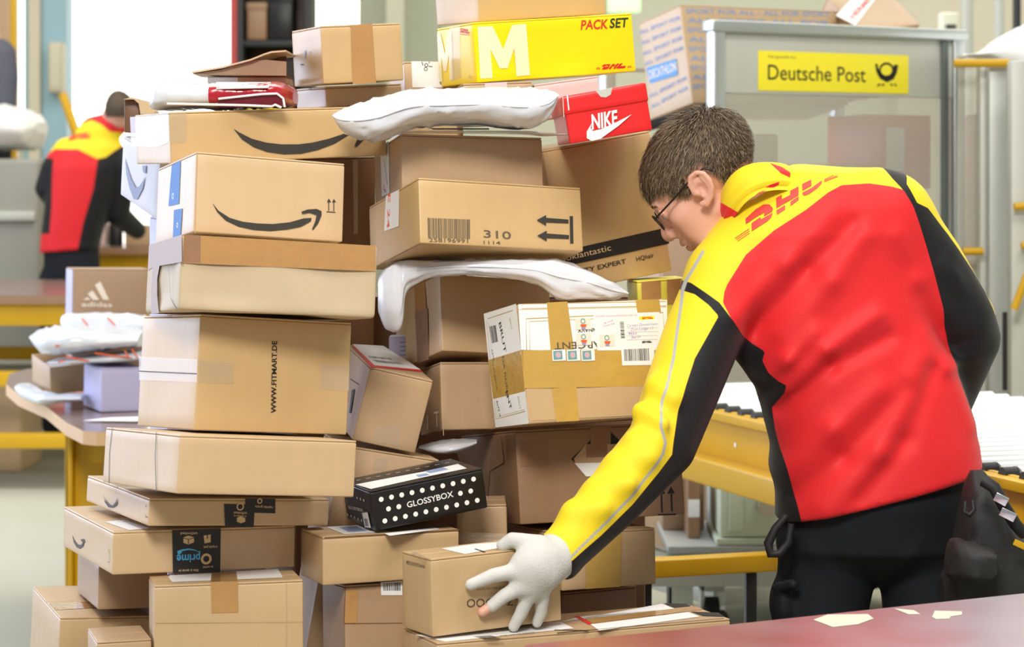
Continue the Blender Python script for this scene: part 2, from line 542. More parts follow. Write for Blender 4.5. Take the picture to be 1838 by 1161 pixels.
DEC = {
 'smilebox': [
  (None,'poly','F','ink_smile',[(0.0297,0.0494),(0.0405,0.0374),(0.0597,0.0269),(0.0827,0.022),(0.1075,0.0209),(0.1343,0.0218),(0.1631,0.0265),(0.1871,0.0347),(0.2007,0.0365),(0.1999,0.0309),(0.1827,0.0205),(0.1587,0.0142),(0.1299,0.0096),(0.1012,0.0095),(0.0754,0.0133),(0.0533,0.0218),(0.0387,0.0345)]),
  (None,'poly','F','ink_smile',[(0.1829,0.0455),(0.1934,0.0499),(0.209,0.052),(0.2179,0.0489),(0.2181,0.0414),(0.2127,0.028),(0.2042,0.0163),(0.2022,0.018),(0.2077,0.0314),(0.2093,0.0417),(0.1975,0.0446),(0.184,0.0419)]),
  (None,'line','F','ink_smile',[(0.2306,0.0507),(0.2301,0.0656)],0.00144),
  (None,'line','F','ink_smile',[(0.2395,0.0504),(0.239,0.0662)],0.00144),
  (None,'line','F','ink_smile',[(0.2267,0.0485),(0.2425,0.0487)],0.00144),
  (None,'poly','F','ink_smile',[(0.2272,0.0644),(0.23,0.0712),(0.2341,0.0649)]),
  (None,'poly','F','ink_smile',[(0.2361,0.0651),(0.2388,0.0709),(0.2429,0.0656)]),
  ('tape','poly','L','tape_blue',[(0.0845,0.1261),(0.1363,0.1279),(0.1361,0.0553),(0.0738,0.0585)]),
  ('tape','poly','L','tape_blue',[(0.108,0.0481),(0.1566,0.0456),(0.153,-0.0002),(0.1076,0.0024)]),
  (None,'circ','L','ink_white',(0.0982,0.0727),0.0045,0.00162),
  (None,'circ','L','ink_white',(0.1311,0.0205),0.0036,0.00144),
  (None,'line','F','kraft_c',[(0.0013,0.1296),(0.0025,-0.0016)],0.00135),
 ],
 'smilelong': [
  (None,'poly','F','ink_smile',[(0.1113,0.056),(0.1218,0.049),(0.1431,0.0378),(0.1686,0.0303),(0.1953,0.0265),(0.2253,0.0255),(0.2505,0.0275),(0.281,0.0333),(0.3088,0.0411),(0.3168,0.0379),(0.2908,0.0242),(0.2601,0.0146),(0.2296,0.0089),(0.1996,0.009),(0.1699,0.0139),(0.1455,0.0234),(0.1253,0.0374)]),
  (None,'poly','F','ink_smile',[(0.3139,0.0429),(0.3346,0.048),(0.3509,0.0456),(0.3462,0.0301),(0.3313,0.017),(0.3273,0.0191),(0.334,0.0325),(0.3322,0.0394),(0.3168,0.0379)]),
  ('tape','poly','L','tape_clear',[(-0.0355,0.0852),(0.2534,0.085),(0.2498,0.0379),(0.185,0.0309),(0.1108,0.0296),(-0.0355,0.0328)]),
  ('tape','poly','F','tape_clear',[(0.0016,0.0859),(0.0306,0.086),(0.0286,0.035),(0.0006,0.034)]),
 ],
 'whiteback': [
  (None,'poly','L','ink_slate',[(0.0195,0.076),(0.0352,0.0631),(0.0621,0.0431),(0.0906,0.0332),(0.1096,0.0395),(0.1274,0.0529),(0.1417,0.0665),(0.1325,0.0413),(0.1037,0.0137),(0.0808,0.0097),(0.0548,0.0243),(0.0308,0.0471)]),
  (None,'poly','L','ink_slate',[(0.1229,0.0815),(0.145,0.0872),(0.1442,0.0712),(0.1277,0.0719)]),
 ],
 'wrap': [
  ('tape','poly','L','tape_dark',[(0.0105,0.1145),(0.2867,0.1176),(0.2968,0.0744),(0.1136,0.0757),(0.0995,0.0553),(0.1064,0.0277),(0.1283,-0.0019),(0.0602,-0.0014),(0.05,0.0385),(0.0504,0.0755),(0.0116,0.0715)]),
  ('tape','poly','F','tape_brown',[(0.0029,0.1179),(0.3151,0.117),(0.3168,0.0758),(0.0032,0.0733)]),
  ('tape','poly','F','tape_dark',[(0.0029,0.1179),(0.0295,0.1176),(0.0315,0.0747),(0.0032,0.0742)]),
  (None,'line','L','ink_black',[(0.1891,0.0745),(0.2039,0.0516),(0.2207,0.02),(0.2748,0.0002)],0.00139),
 ],
 'fitmart': [
  (None,'text','F','ink_black','WWW.FITMART.DE',(0.1397,0.0317),(0.1354,0.1476),0.00883,0.018,0),
  ('tape','poly','L','tape_clear',[(-0.0075,0.1158),(0.2438,0.1119),(0.2463,0.0757),(-0.0018,0.0766)]),
  (None,'line','L','ink_smile',[(-0.004,0.0915),(0.2446,0.0889)],0.00177),
  ('tape','poly','F','tape_clear',[(0.0012,0.1111),(0.06,0.1101),(0.0619,0.0763),(0.0023,0.0758)]),
  ('tape','poly','F','tape_clear',[(0.2142,0.1149),(0.2682,0.1154),(0.2694,0.0715),(0.2164,0.0732)]),
 ],
 'long': [
  ('strap','line','L','strap_black',[(0.0295,0.0897),(0.0241,0.0489),(0.0303,-0.002)],0.00203),
  ('strap','line','L','strap_black',[(0.2163,0.089),(0.2177,0.0511),(0.2306,-0.0014)],0.00203),
 ],
 'smileflat': [
  (None,'poly','L','ink_smile',[(0.101,0.0226),(0.1123,0.0146),(0.1358,0.0098),(0.158,0.0105),(0.1724,0.0177),(0.1802,0.0259),(0.1794,0.0139),(0.1587,0.0069),(0.1336,0.0049),(0.1132,0.01)]),
  ('tape','poly','F','tape_black',[(0.1245,0.0353),(0.1767,0.0336),(0.1769,-0.0023),(0.1285,-0.0012)]),
  ('tape','poly','F','tape_black',[(0.1599,0.0443),(0.2115,0.0436),(0.2129,0.0201),(0.1765,0.0211),(0.1767,0.0336),(0.1605,0.0345)]),
  (None,'poly','F','ink_kraft',[(0.1475,0.013),(0.154,0.0157),(0.1618,0.0121),(0.1621,0.0067),(0.1547,0.0041),(0.1479,0.0068)]),
  (None,'text','F','ink_kraft','unlimited',(0.1641,0.022),(0.1422,0.0229),0.0044,0.01,0),
  (None,'text','F','ink_kraft','d movies tv',(0.1634,0.0166),(0.1416,0.0175),0.00299,0.01,0),
  (None,'circ','F','ink_kraft',(0.1521,0.0309),0.00529,0.00211),
  (None,'text','F','ink_kraft','rapidas gratis',(0.2084,0.031),(0.1777,0.0327),0.00388,0.01,0),
  (None,'circ','F','ink_kraft',(0.1849,0.0399),0.00352,0.00176),
  (None,'line','L','ink_smile',[(0.3334,0.0315),(0.3371,0.0275)],0.00132),
  (None,'line','L','ink_smile',[(0.336,0.0177),(0.3368,0.0134),(0.3484,0.0139)],0.00132),
 ],
 'prime': [
  (None,'poly','L','ink_smile',[(0.071,0.0281),(0.0887,0.0218),(0.1145,0.0175),(0.1394,0.0197),(0.1592,0.0296),(0.1559,0.0199),(0.1317,0.0122),(0.1065,0.0118),(0.0849,0.0166)]),
  (None,'poly','L','ink_smile',[(0.1344,0.0284),(0.159,0.0323),(0.1675,0.0288),(0.1556,0.0236)]),
  ('tape','poly','F','tape_black',[(0.096,0.0681),(0.1764,0.068),(0.1768,-0.0021),(0.0982,-0.0015)]),
  ('label','poly','T','paper',[(0.0162,0.1261),(0.0529,0.147),(0.0639,0.0209),(0.0281,0.0089)]),
  (None,'text','F','ink_cyan','prime',(0.1428,0.0279),(0.1041,0.0277),0.01328,0.02,0),
  (None,'poly','F','ink_cyan',[(0.1059,0.0285),(0.1049,0.0339),(0.1113,0.0363),(0.1232,0.0376),(0.1343,0.0354),(0.1427,0.0297),(0.1344,0.0336),(0.1233,0.035),(0.1132,0.0336),(0.1105,0.0292)]),
  (None,'poly','F','ink_kraft',[(0.1146,0.0558),(0.1228,0.0582),(0.1321,0.0552),(0.1322,0.0471),(0.1231,0.0439),(0.1147,0.0469)]),
  (None,'line','F','tape_black',[(0.1229,0.052),(0.1231,0.0448)],0.00133),
  (None,'line','F','tape_black',[(0.1146,0.0549),(0.1229,0.052),(0.1321,0.0543)],0.00106),
  (None,'poly','F','ink_kraft',[(0.1478,0.0573),(0.1598,0.0587),(0.16,0.0461),(0.1499,0.0447)]),
  (None,'line','F','tape_black',[(0.1542,0.058),(0.1544,0.0517)],0.00177),
  (None,'circ','F','ink_kraft',(0.1531,0.0195),0.00708,0.00398),
  (None,'text','F','ink_kraft','nl rapidas gratis',(0.1713,0.0403),(0.1481,0.0403),0.00407,0.01,0),
  (None,'text','F','ink_kraft','unlimited',(0.1375,0.0631),(0.1098,0.064),0.00443,0.01,0),
  (None,'text','F','ink_kraft','film e serie tv',(0.1405,0.0039),(0.1073,0.0043),0.00443,0.01,0),
  (None,'text','F','ink_kraft','tv series',(0.1645,0.0083),(0.1478,0.008),0.00407,0.01,0),
  (None,'line','L','ink_smile',[(0.3325,0.0387),(0.3368,0.0321)],0.00133),
  (None,'line','L','ink_smile',[(0.3305,0.0171),(0.3418,0.0177),(0.3439,0.0375)],0.00106),
 ],
 'lowmid': [
  ('label','poly','T','paper',[(0.0284,0.0854),(0.0367,0.1225),(0.2104,0.1416),(0.2054,0.0299),(0.03,0.0274)]),
  ('tape','poly','F','tape_brown',[(0.0876,0.383),(0.1304,0.3823),(0.1311,0.3334),(0.0892,0.3343)]),
  ('tape','poly','T','tape_brown',[(0.0881,0.005),(0.1008,0.118),(0.1407,0.1203),(0.131,0.0058)]),
  (None,'line','F','kraft_c',[(0.2069,0.3802),(0.2075,0.3136),(0.2065,0.276)],0.00104),
  (None,'line','F','kraft_c',[(0.0017,0.3223),(0.234,0.3143)],0.00087),
 ],
 'lowleft': [
  ('tape','poly','T','tape_brown',[(0.0018,0.1252),(0.0032,0.0642),(0.0999,0.0784),(0.0914,0.136)]),
 ],
 'lower40': [
  ('label','poly','T','paper',[(0.0416,0.1087),(0.1198,0.1119),(0.1185,0.0114),(0.0417,0.0161)]),
  (None,'poly','T','ink_fadeblue',[(0.0589,0.094),(0.0904,0.0951),(0.0895,0.0379),(0.0568,0.0377)]),
  ('label','poly','T','paper',[(0.1035,-0.0033),(0.2042,0.032),(0.2054,0.0098),(0.103,-0.0308)]),
  (None,'line','F','kraft_dark',[(0.0023,0.0765),(0.057,0.077),(0.1336,0.0764),(0.2349,0.0772)],0.00178),
 ],
 'lower41': [
  ('label','poly','F','paper',[(0.0616,0.3542),(0.0989,0.355),(0.0985,0.3316),(0.0622,0.3336)]),
  (None,'bars','F','ink_black',[(0.0654,0.3531),(0.0969,0.3524),(0.0967,0.3389),(0.0661,0.3406)],3,16),
  (None,'line','F','kraft_dark',[(0.0019,0.3529),(-0.0018,0.2926)],0.00125),
  (None,'line','F','kraft_dark',[(-0.0018,0.2918),(0.0977,0.2868)],0.00107),
  ('tape','poly','F','tape_brown',[(0.0037,0.3457),(-0.0009,0.2926),(0.0199,0.2914),(0.0225,0.3447)]),
 ],
 'glossy': [
  ('label','poly','T','paper',[(0.0016,0.0808),(0.0615,0.0782),(0.119,0.0727),(0.1841,0.0802),(0.1783,0.0239),(0.1007,0.0229),(0.0058,0.0135)]),
  (None,'poly','T','ink_fadeblue',[(0.0993,0.0568),(0.1166,0.0526),(0.1154,0.0307),(0.0957,0.0309)]),
  (None,'poly','T','ink_fadeblue',[(0.1221,0.0757),(0.1558,0.0774),(0.1549,0.0461),(0.1209,0.0455)]),
  (None,'text','F','ink_white','GLOSSYBOX',(0.0584,0.0273),(0.14,0.0299),0.00947,0.012,0),
  (None,'disc','F','ink_white',(0.0161,0.0495),0.00415),
  (None,'disc','F','ink_white',(0.0339,0.0497),0.00415),
  (None,'disc','F','ink_white',(0.0517,0.0499),0.00415),
  (None,'disc','F','ink_white',(0.0696,0.0502),0.00415),
  (None,'disc','F','ink_white',(0.0876,0.0505),0.00415),
  (None,'disc','F','ink_white',(0.1056,0.0507),0.00415),
  (None,'disc','F','ink_white',(0.1237,0.051),0.00415),
  (None,'disc','F','ink_white',(0.1419,0.0512),0.00415),
  (None,'disc','F','ink_white',(0.1601,0.0515),0.00415),
  (None,'disc','F','ink_white',(0.1784,0.0517),0.00415),
  (None,'disc','F','ink_white',(0.0261,0.0319),0.00415),
  (None,'disc','F','ink_white',(0.044,0.032),0.00415),
  (None,'disc','F','ink_white',(0.1523,0.033),0.00415),
  (None,'disc','F','ink_white',(0.1707,0.0332),0.00415),
  (None,'disc','F','ink_white',(0.0172,0.0138),0.00415),
  (None,'disc','F','ink_white',(0.0351,0.014),0.00415),
  (None,'disc','F','ink_white',(0.0529,0.0142),0.00415),
  (None,'disc','F','ink_white',(0.0708,0.0144),0.00415),
  (None,'disc','F','ink_white',(0.0888,0.0147),0.00415),
  (None,'disc','F','ink_white',(0.1069,0.0149),0.00415),
  (None,'disc','F','ink_white',(0.125,0.0151),0.00415),
  (None,'disc','F','ink_white',(0.1432,0.0154),0.00415),
  (None,'disc','F','ink_white',(0.1614,0.0156),0.00415),
  (None,'disc','F','ink_white',(0.1798,0.0159),0.00415),
  (None,'disc','L','ink_tan',(0.0759,0.0461),0.00234),
  (None,'disc','L','ink_tan',(0.0932,0.0462),0.00234),
  (None,'disc','L','ink_tan',(0.1104,0.0464),0.00234),
  (None,'disc','L','ink_tan',(0.0104,0.0093),0.00252),
  (None,'disc','L','ink_tan',(0.0291,0.0093),0.00252),
  (None,'disc','L','ink_tan',(0.0476,0.0094),0.00252),
  (None,'disc','L','ink_tan',(0.0659,0.0094),0.00252),
  (None,'disc','L','ink_tan',(0.084,0.0094),0.00252),
  (None,'text','L','ink_tan','GLOSSYBOX',(0.0215,0.0212),(0.0989,0.0258),0.00496,0.01,0),
  ('label','poly','L','paper',[(0.092,0.023),(0.1225,0.028),(0.129,0.003),(0.0964,-0.0006)]),
  (None,'bars','L','ink_black',[(0.1,0.0148),(0.1206,0.0166),(0.1213,0.0047),(0.1007,0.0028)],5,7),
  (None,'line','T','ink_white',[(0.0139,0.1115),(0.0216,0.111)],0.00144),
  (None,'line','T','ink_white',[(0.031,0.1108),(0.0387,0.1103)],0.00144),
  (None,'line','T','ink_white',[(0.0482,0.1101),(0.0559,0.1096)],0.00144),
  (None,'line','T','ink_white',[(0.0654,0.1094),(0.0731,0.1089)],0.00144),
  (None,'line','T','ink_white',[(0.0827,0.1087),(0.0904,0.1081)],0.00144),
  (None,'line','T','ink_white',[(0.1,0.108),(0.1078,0.1074)],0.00144),
  (None,'line','T','ink_white',[(0.1173,0.1073),(0.1252,0.1067)],0.00144),
  (None,'line','T','ink_white',[(0.1348,0.1065),(0.1426,0.106)],0.00144),
  (None,'line','T','ink_white',[(0.1522,0.1058),(0.1601,0.1053)],0.00144),
  (None,'line','T','ink_white',[(0.1698,0.1051),(0.1777,0.1045)],0.00144),
 ],
 'tilted': [
  ('label','poly','T','ink_red',[(0.0069,0.2552),(0.0859,0.3642),(0.1118,0.0986),(-0.0015,-0.0081)]),
  ('label','poly','T','paper',[(0.0128,0.2936),(0.088,0.3899),(0.1115,0.1242),(0.0117,0.0305)]),
  (None,'bars','T','ink_black',[(0.0201,0.1562),(0.0689,0.2025),(0.0695,0.176),(0.0197,0.1283)],4,12),
  (None,'bars','T','ink_black',[(0.0207,0.1096),(0.0812,0.1663),(0.087,0.1414),(0.0267,0.0854)],6,14),
  ('tape','poly','F','tape_clear',[(0.035,0.0315),(0.0763,0.0434),(0.0805,0.0072),(0.0338,0.0049)]),
  (None,'line','L','ink_black',[(0.1274,0.082),(0.2174,0.0863),(0.2338,0.025)],0.00151),
  (None,'poly','L','ink_black',[(0.169,0.0686),(0.1921,0.0743),(0.2099,0.0356),(0.1972,0.0315)]),
 ],
 'flatmid': [
  ('tape','poly','F','tape_clear',[(0.0587,0.5329),(0.0836,0.5348),(0.0798,0.5122),(0.0585,0.5119)]),
 ],
 'tapebox': [
  ('tape','poly','L','tape_brown',[(0.0503,0.1392),(0.0981,0.1384),(0.104,-0.0047),(0.0544,-0.0028)]),
  ('tape','poly','L','tape_dark',[(0.0492,0.0921),(0.1065,0.0877),(0.104,-0.0047),(0.0544,-0.0028)]),
 ],
 'itbox': [
  (None,'poly','L','ink_tan',[(0.0928,0.0351),(0.1221,0.0337),(0.1217,0.0298),(0.0924,0.0312)]),
  (None,'poly','L','ink_tan',[(0.1071,0.03),(0.1144,0.0294),(0.1158,0.0057),(0.1085,0.0063)]),
  (None,'poly','L','ink_tan',[(0.0476,0.0329),(0.0551,0.0323),(0.0527,0.0066),(0.0452,0.0072)]),
  (None,'line','F','kraft_a',[(0.0012,0.1156),(0.0029,-0.0108)],0.00137),
 ],
 'brut': [
  (None,'poly','F','ink_white',[(-0.0013,0.1993),(0.2822,0.1973),(0.2735,0.1076),(-0.0027,0.1232)]),
  (None,'poly','F','kraft_b',[(0.0008,0.0564),(0.2691,0.0525),(0.2708,0.0031),(0.0046,0.0056)]),
  (None,'line','F','ink_gold',[(0.0056,0.1953),(0.0069,0.1994),(0.2798,0.1945)],0.00138),
  (None,'line','F','ink_gold',[(0.0042,0.1916),(0.279,0.1868)],0.00138),
  (None,'line','F','ink_gold',[(0.0075,0.1218),(0.011,0.1746),(0.2725,0.1755),(0.2698,0.1144)],0.00166),
  (None,'line','F','ink_gold',[(0.0136,0.1215),(0.0168,0.1697),(0.2654,0.17)],0.0011),
  (None,'line','F','ink_gold',[(-0.0042,0.1901),(0.2799,0.1849)],0.00074),
  ('tape','poly','F','tape_yellow',[(0.0516,0.2003),(0.0904,0.2008),(0.0957,0.1199),(0.0518,0.1199)]),
  ('tape','poly','F','tape_yellow',[(0.2204,0.1993),(0.2671,0.1987),(0.2682,0.1766),(0.2225,0.1764)]),
  ('tape','poly','F','tape_yellow',[(-0.0028,0.1222),(0.2764,0.1151),(0.269,0.0507),(-0.002,0.0593)]),
  ('tape','poly','F','tape_yellow',[(0.0483,0.0568),(0.0943,0.0574),(0.0944,0.0006),(0.0517,0.0011)]),
  (None,'poly','L','ink_white',[(-0.005,0.1978),(0.1248,0.2011),(0.1382,0.001),(0.0075,0.0024)]),
  (None,'line','L','ink_gold',[(0.0092,0.1877),(0.11,0.1915)],0.00147),
  (None,'line','L','ink_gold',[(0.0041,0.1844),(0.0123,0.0163),(0.1291,0.0218)],0.00147),
  (None,'line','L','ink_gold',[(0.0125,0.1807),(0.0196,0.0196),(0.1254,0.0248)],0.00092),
  ('tape','poly','L','tape_yellow',[(-0.0011,0.1179),(0.1367,0.1237),(0.1329,0.0547),(0.0072,0.0507)]),
  (None,'text','L','ink_black','BRUT',(0.0521,0.1757),(0.065,0.1236),0.0092,0.014,0),
  (None,'text','L','ink_grey','DA RGEN',(0.0552,0.1188),(0.0629,0.0505),0.00736,0.012,0),
  (None,'text','L','ink_black','ENT',(0.0577,0.0584),(0.0719,0.0274),0.00828,0.014,0),
  (None,'text','L','ink_black','CHA',(0.0154,0.1337),(0.0209,0.1142),0.0046,0.012,0),
  (None,'text','L','ink_grey','CHAMPA',(0.0147,0.1175),(0.0232,0.0647),0.00414,0.008,0),
  (None,'text','L','ink_gold','BRUT',(0.0947,0.179),(0.1,0.1597),0.00414,0.008,0),
  (None,'text','L','ink_gold','BRUT',(0.1037,0.0476),(0.1085,0.0259),0.00414,0.008,0),
  (None,'text','L','ink_black','6x75 cl',(0.0199,0.046),(0.0284,0.019),0.00506,0.014,0),
  (None,'bars','L','ink_black',[(0.0135,0.1739),(0.0406,0.1741),(0.0444,0.1452),(0.0196,0.1447)],8,9),
  (None,'text','F','ink_grey','ARGENT',(0.1486,0.1318),(0.0592,0.1327),0.01151,0.012,0),
  (None,'text','F','ink_black','INNAVX',(0.1433,0.1546),(0.1051,0.1542),0.00644,0.012,0),
  ('label','poly','F','paper',[(0.1369,0.1775),(0.2649,0.1768),(0.2597,0.112),(0.1397,0.1162)]),
  (None,'text','F','ink_red','DHL PAKET UND PACKCHEN DEUTSCHLAND + EU',(0.1417,0.1726),(0.221,0.1717),0.00239,0.004,0),
  (None,'poly','F','sign_yellow',[(0.2252,0.1705),(0.2545,0.1704),(0.2539,0.1647),(0.2246,0.1648)]),
  ('mk','mark','F','ink_red',[(0.2291,0.1656),(0.2519,0.1658),(0.2522,0.1696),(0.2294,0.1694)]),
  (None,'bars2','F','ink_black',[(0.1868,0.1634),(0.1943,0.1631),(0.1938,0.1347),(0.1863,0.135)],2,14),
  (None,'text','F','ink_script','Carsten Zimmermann',(0.1998,0.1534),(0.2595,0.1549),0.0046,0,0.3),
  (None,'text','F','ink_script','Zum Lodge 11',(0.2056,0.1465),(0.2501,0.1477),0.0046,0,0.3),
  (None,'text','F','ink_script','4655',(0.2007,0.1401),(0.218,0.1404),0.0046,0.01,0.2),
  (None,'text','F','ink_script','Berlin',(0.2065,0.1332),(0.225,0.1344),0.0046,0,0.3),
  (None,'line','F','ink_pale',[(0.1996,0.1515),(0.2591,0.1502)],0.00064),
  (None,'line','F','ink_pale',[(0.199,0.1449),(0.2584,0.1435)],0.00064),
  (None,'line','F','ink_pale',[(0.1984,0.1383),(0.2578,0.1369)],0.00064),
  (None,'line','F','ink_pale',[(0.1978,0.1317),(0.2571,0.1302)],0.00064),
  (None,'text','F','ink_pale','Anna',(0.1543,0.1589),(0.1741,0.1648),0.00368,0,0.3),
  (None,'text','F','ink_pale','Musterweg',(0.1539,0.1542),(0.1768,0.16),0.00368,0,0.3),
  ('mk','mark','F','ink_black',[(0.2251,0.1249),(0.2457,0.125),(0.2461,0.1288),(0.2255,0.1286)]),
  ('label','poly','F','paper',[(0.1846,0.1171),(0.2482,0.1163),(0.2475,0.0868),(0.1841,0.0888)]),
  (None,'bars','F','ink_black',[(0.1898,0.1159),(0.2383,0.1158),(0.2374,0.0949),(0.189,0.0961)],9,26),
  ('stamp','poly','F','ink_tan',[(0.1026,0.1722),(0.1311,0.1721),(0.1303,0.1523),(0.1018,0.1525)]),
  ('stamp','poly','F','ink_tan',[(0.1012,0.1459),(0.1297,0.1457),(0.129,0.126),(0.1005,0.1263)]),
  ('stamp','poly','F','ink_tan',[(0.1453,0.1423),(0.1741,0.1421),(0.1733,0.1223),(0.1446,0.1225)]),
  (None,'circ','F','ink_teal',(0.1163,0.1665),0.00387,0.00184),
  (None,'circ','F','ink_teal',(0.1149,0.1402),0.00387,0.00184),
  (None,'circ','F','ink_teal',(0.1592,0.1366),0.00387,0.00184),
  (None,'poly','F','ink_orange',[(0.1111,0.1615),(0.1227,0.1611),(0.1212,0.1564),(0.1117,0.1568)]),
  (None,'poly','F','ink_orange',[(0.1097,0.1353),(0.1213,0.1348),(0.1198,0.1302),(0.1104,0.1305)]),
  (None,'poly','F','ink_orange',[(0.1539,0.1316),(0.1656,0.1311),(0.1641,0.1264),(0.1545,0.1268)]),
  (None,'poly','F','ink_script',[(0.1128,0.1568),(0.1201,0.1565),(0.1198,0.1527),(0.1124,0.153)]),
  (None,'poly','F','ink_script',[(0.1114,0.1305),(0.1188,0.1302),(0.1184,0.1265),(0.1111,0.1268)]),
  (None,'poly','F','ink_script',[(0.1556,0.1268),(0.163,0.1265),(0.1627,0.1227),(0.1552,0.123)]),
  ('stamp','poly','F','paper',[(0.054,0.1207),(0.079,0.1206),(0.0784,0.102),(0.0534,0.1021)]),
  ('stamp','poly','F','paper',[(0.081,0.1196),(0.1062,0.1195),(0.1056,0.1007),(0.0804,0.1009)]),
  ('stamp','poly','F','paper',[(0.1082,0.1184),(0.1336,0.1183),(0.1329,0.0995),(0.1076,0.0997)]),
  (None,'poly','F','ink_teal',[(0.0559,0.1188),(0.0726,0.119),(0.0723,0.1041),(0.0556,0.1039)]),
  (None,'poly','F','ink_teal',[(0.0829,0.1176),(0.0998,0.1179),(0.0994,0.1029),(0.0826,0.1027)]),
  (None,'poly','F','ink_teal',[(0.1102,0.1165),(0.1271,0.1167),(0.1267,0.1017),(0.1098,0.1015)]),
  (None,'disc','F','ink_pale',(0.0647,0.1119),0.00506),
  (None,'disc','F','ink_pale',(0.0918,0.1107),0.00506),
  (None,'disc','F','ink_pale',(0.119,0.1095),0.00506),
 ],
 'diamond': [
  (None,'poly','F','ink_black',[(0.1596,0.1584),(0.2001,0.1179),(0.2203,0.088),(0.1779,0.0551),(0.143,0.0572),(0.0963,0.1055)]),
  (None,'poly','F','kraft_c',[(0.1247,0.1297),(0.1886,0.1262),(0.2103,0.0896),(0.1029,0.0985),(0.1014,0.1062)]),
  (None,'poly','F','ink_white',[(0.1019,0.0985),(0.2106,0.0943),(0.1951,0.0722),(0.1212,0.0746)]),
  ('tape','poly','F','tape_dark',[(0.0085,0.1398),(0.0577,0.1381),(0.0561,0.0964),(0.006,0.0983)]),
  ('tape','poly','F','tape_dark',[(0.1247,0.1287),(0.1626,0.1276),(0.1612,0.1057),(0.1233,0.1069)]),
  ('tape','poly','F','tape_dark',[(0.1346,0.1588),(0.1706,0.1588),(0.1686,0.1273),(0.1326,0.1283)]),
  ('tape','poly','L','tape_dark',[(-0.0593,0.1427),(0.3209,0.1491),(0.3311,0.1063),(0.2227,0.0928),(0.1877,0.0383),(0.1199,0.0329),(0.1111,0.0887),(-0.0023,0.0999)]),
  (None,'line','F','ink_black',[(0.2531,0.0057),(0.2541,0.0363)],0.00284),
  (None,'line','F','ink_black',[(0.2712,0.0056),(0.2723,0.0361)],0.00284),
  (None,'line','F','ink_black',[(0.2457,0.0014),(0.278,0.0004)],0.00246),
  (None,'poly','F','ink_black',[(0.2471,0.0376),(0.255,0.0487),(0.2612,0.0368)]),
  (None,'poly','F','ink_black',[(0.2653,0.0366),(0.2722,0.0486),(0.2784,0.0367)]),
 ],
 'tapelow': [
  ('tape','poly','F','tape_yellow',[(0.048,0.0961),(0.1158,0.0951),(0.111,-0.0001),(0.0444,0.0006)]),
 ],
 'held': [
  ('label','poly','T','paper',[(0.0601,0.0806),(0.1217,0.0879),(0.1654,0.0809),(0.18,0.038),(0.0629,0.0055)]),
  (None,'poly','T','ink_black',[(0.0977,0.0412),(0.1024,0.0445),(0.0985,0.0041),(0.0938,0.0009)]),
  (None,'text','F','ink_smile','ZALDOO',(0.1431,0.0452),(0.0606,0.0517),0.0128,-0.008,0),
  (None,'text','F','ink_grey','BOXES REALLY CRY FOR FUN',(0.1269,0.0643),(0.0777,0.0671),0.00384,0.008,0),
  (None,'text','L','ink_grey','WWW.ZALDOO.COM',(0.0813,0.1081),(0.0179,0.1072),0.00512,0.012,0),
  ('tape','poly','T','tape_clear',[(-0.0002,0.066),(0.0148,0.0823),(-0.0,0.0091),(-0.0103,0.0038)]),
 ],
 'labelflat': [
  ('label','poly','T','paper',[(-0.0074,0.0741),(0.2438,0.086),(0.2399,0.0239),(0.0159,0.0035)]),
  ('label','poly','T','paper',[(0.2417,0.0816),(0.4654,0.1658),(0.464,0.1141),(0.2908,0.1139)]),
  ('tape','poly','T','tape_brown',[(0.2905,0.092),(0.5078,0.1231),(0.5032,0.0906),(0.2853,0.051)]),
  ('label','poly','T','paper',[(0.278,0.0437),(0.4689,0.0777),(0.4673,0.0337),(0.2676,-0.0095)]),
  (None,'poly','T','ink_red',[(0.2826,0.1176),(0.2933,0.1239),(0.2837,0.0518),(0.2743,0.04)]),
  (None,'poly','T','ink_black',[(0.4695,0.1699),(0.5025,0.149),(0.4994,0.1269),(0.4671,0.1242)]),
  (None,'poly','T','ink_black',[(0.4754,0.0804),(0.5118,0.0526),(0.5032,0.0174),(0.4746,0.036)]),
  (None,'line','T','ink_black',[(0.2005,0.0003),(0.4961,0.0041)],0.00254),
  (None,'line','T','ink_black',[(0.2062,0.0236),(0.2526,-0.0027)],0.00508),
  (None,'bars2','T','ink_black',[(0.07,0.0238),(0.097,0.0217),(0.1059,-0.0125),(0.0791,-0.0103)],3,8),
  (None,'text','T','ink_grey','DE 2917 0043',(0.1109,0.0104),(0.169,0.0146),0.00423,0.01,0),
 ],
 'topsmall': [
  ('tape','poly','F','tape_brown',[(0.0559,0.1025),(0.0967,0.103),(0.0979,-0.0029),(0.054,-0.0029)]),
  (None,'disc','L','ink_blue',(0.0825,0.0585),0.00396),
  (None,'line','L','ink_blue',[(0.0837,0.0645),(0.0808,0.0504)],0.00396),
  (None,'disc','L','ink_blue',(0.1113,0.0593),0.00198),
  (None,'poly','L','ink_black',[(0.0497,0.0405),(0.0678,0.0398),(0.0674,0.0378),(0.0493,0.0384)]),
 ],
 'toplabel': [
  ('label','poly','F','paper',[(0.0136,0.6016),(0.0751,0.601),(0.0748,0.5524),(0.0145,0.5521)]),
  (None,'circ','F','ink_black',(0.0425,0.5944),0.0031,0.00145),
  (None,'circ','F','ink_black',(0.0412,0.587),0.0031,0.00145),
  (None,'line','F','ink_black',[(0.0341,0.6007),(0.036,0.5933)],0.00165),
  (None,'line','F','ink_black',[(0.0481,0.6008),(0.048,0.5976)],0.00165),
  (None,'line','F','ink_black',[(0.0468,0.5924),(0.0543,0.5914)],0.00165),
 ],
 'underpack': [
  ('label','poly','F','carton_pinkish',[(0.0401,0.074),(0.0802,0.0746),(0.0805,0.0556),(0.0403,0.055)]),
 ],
 'packset': [
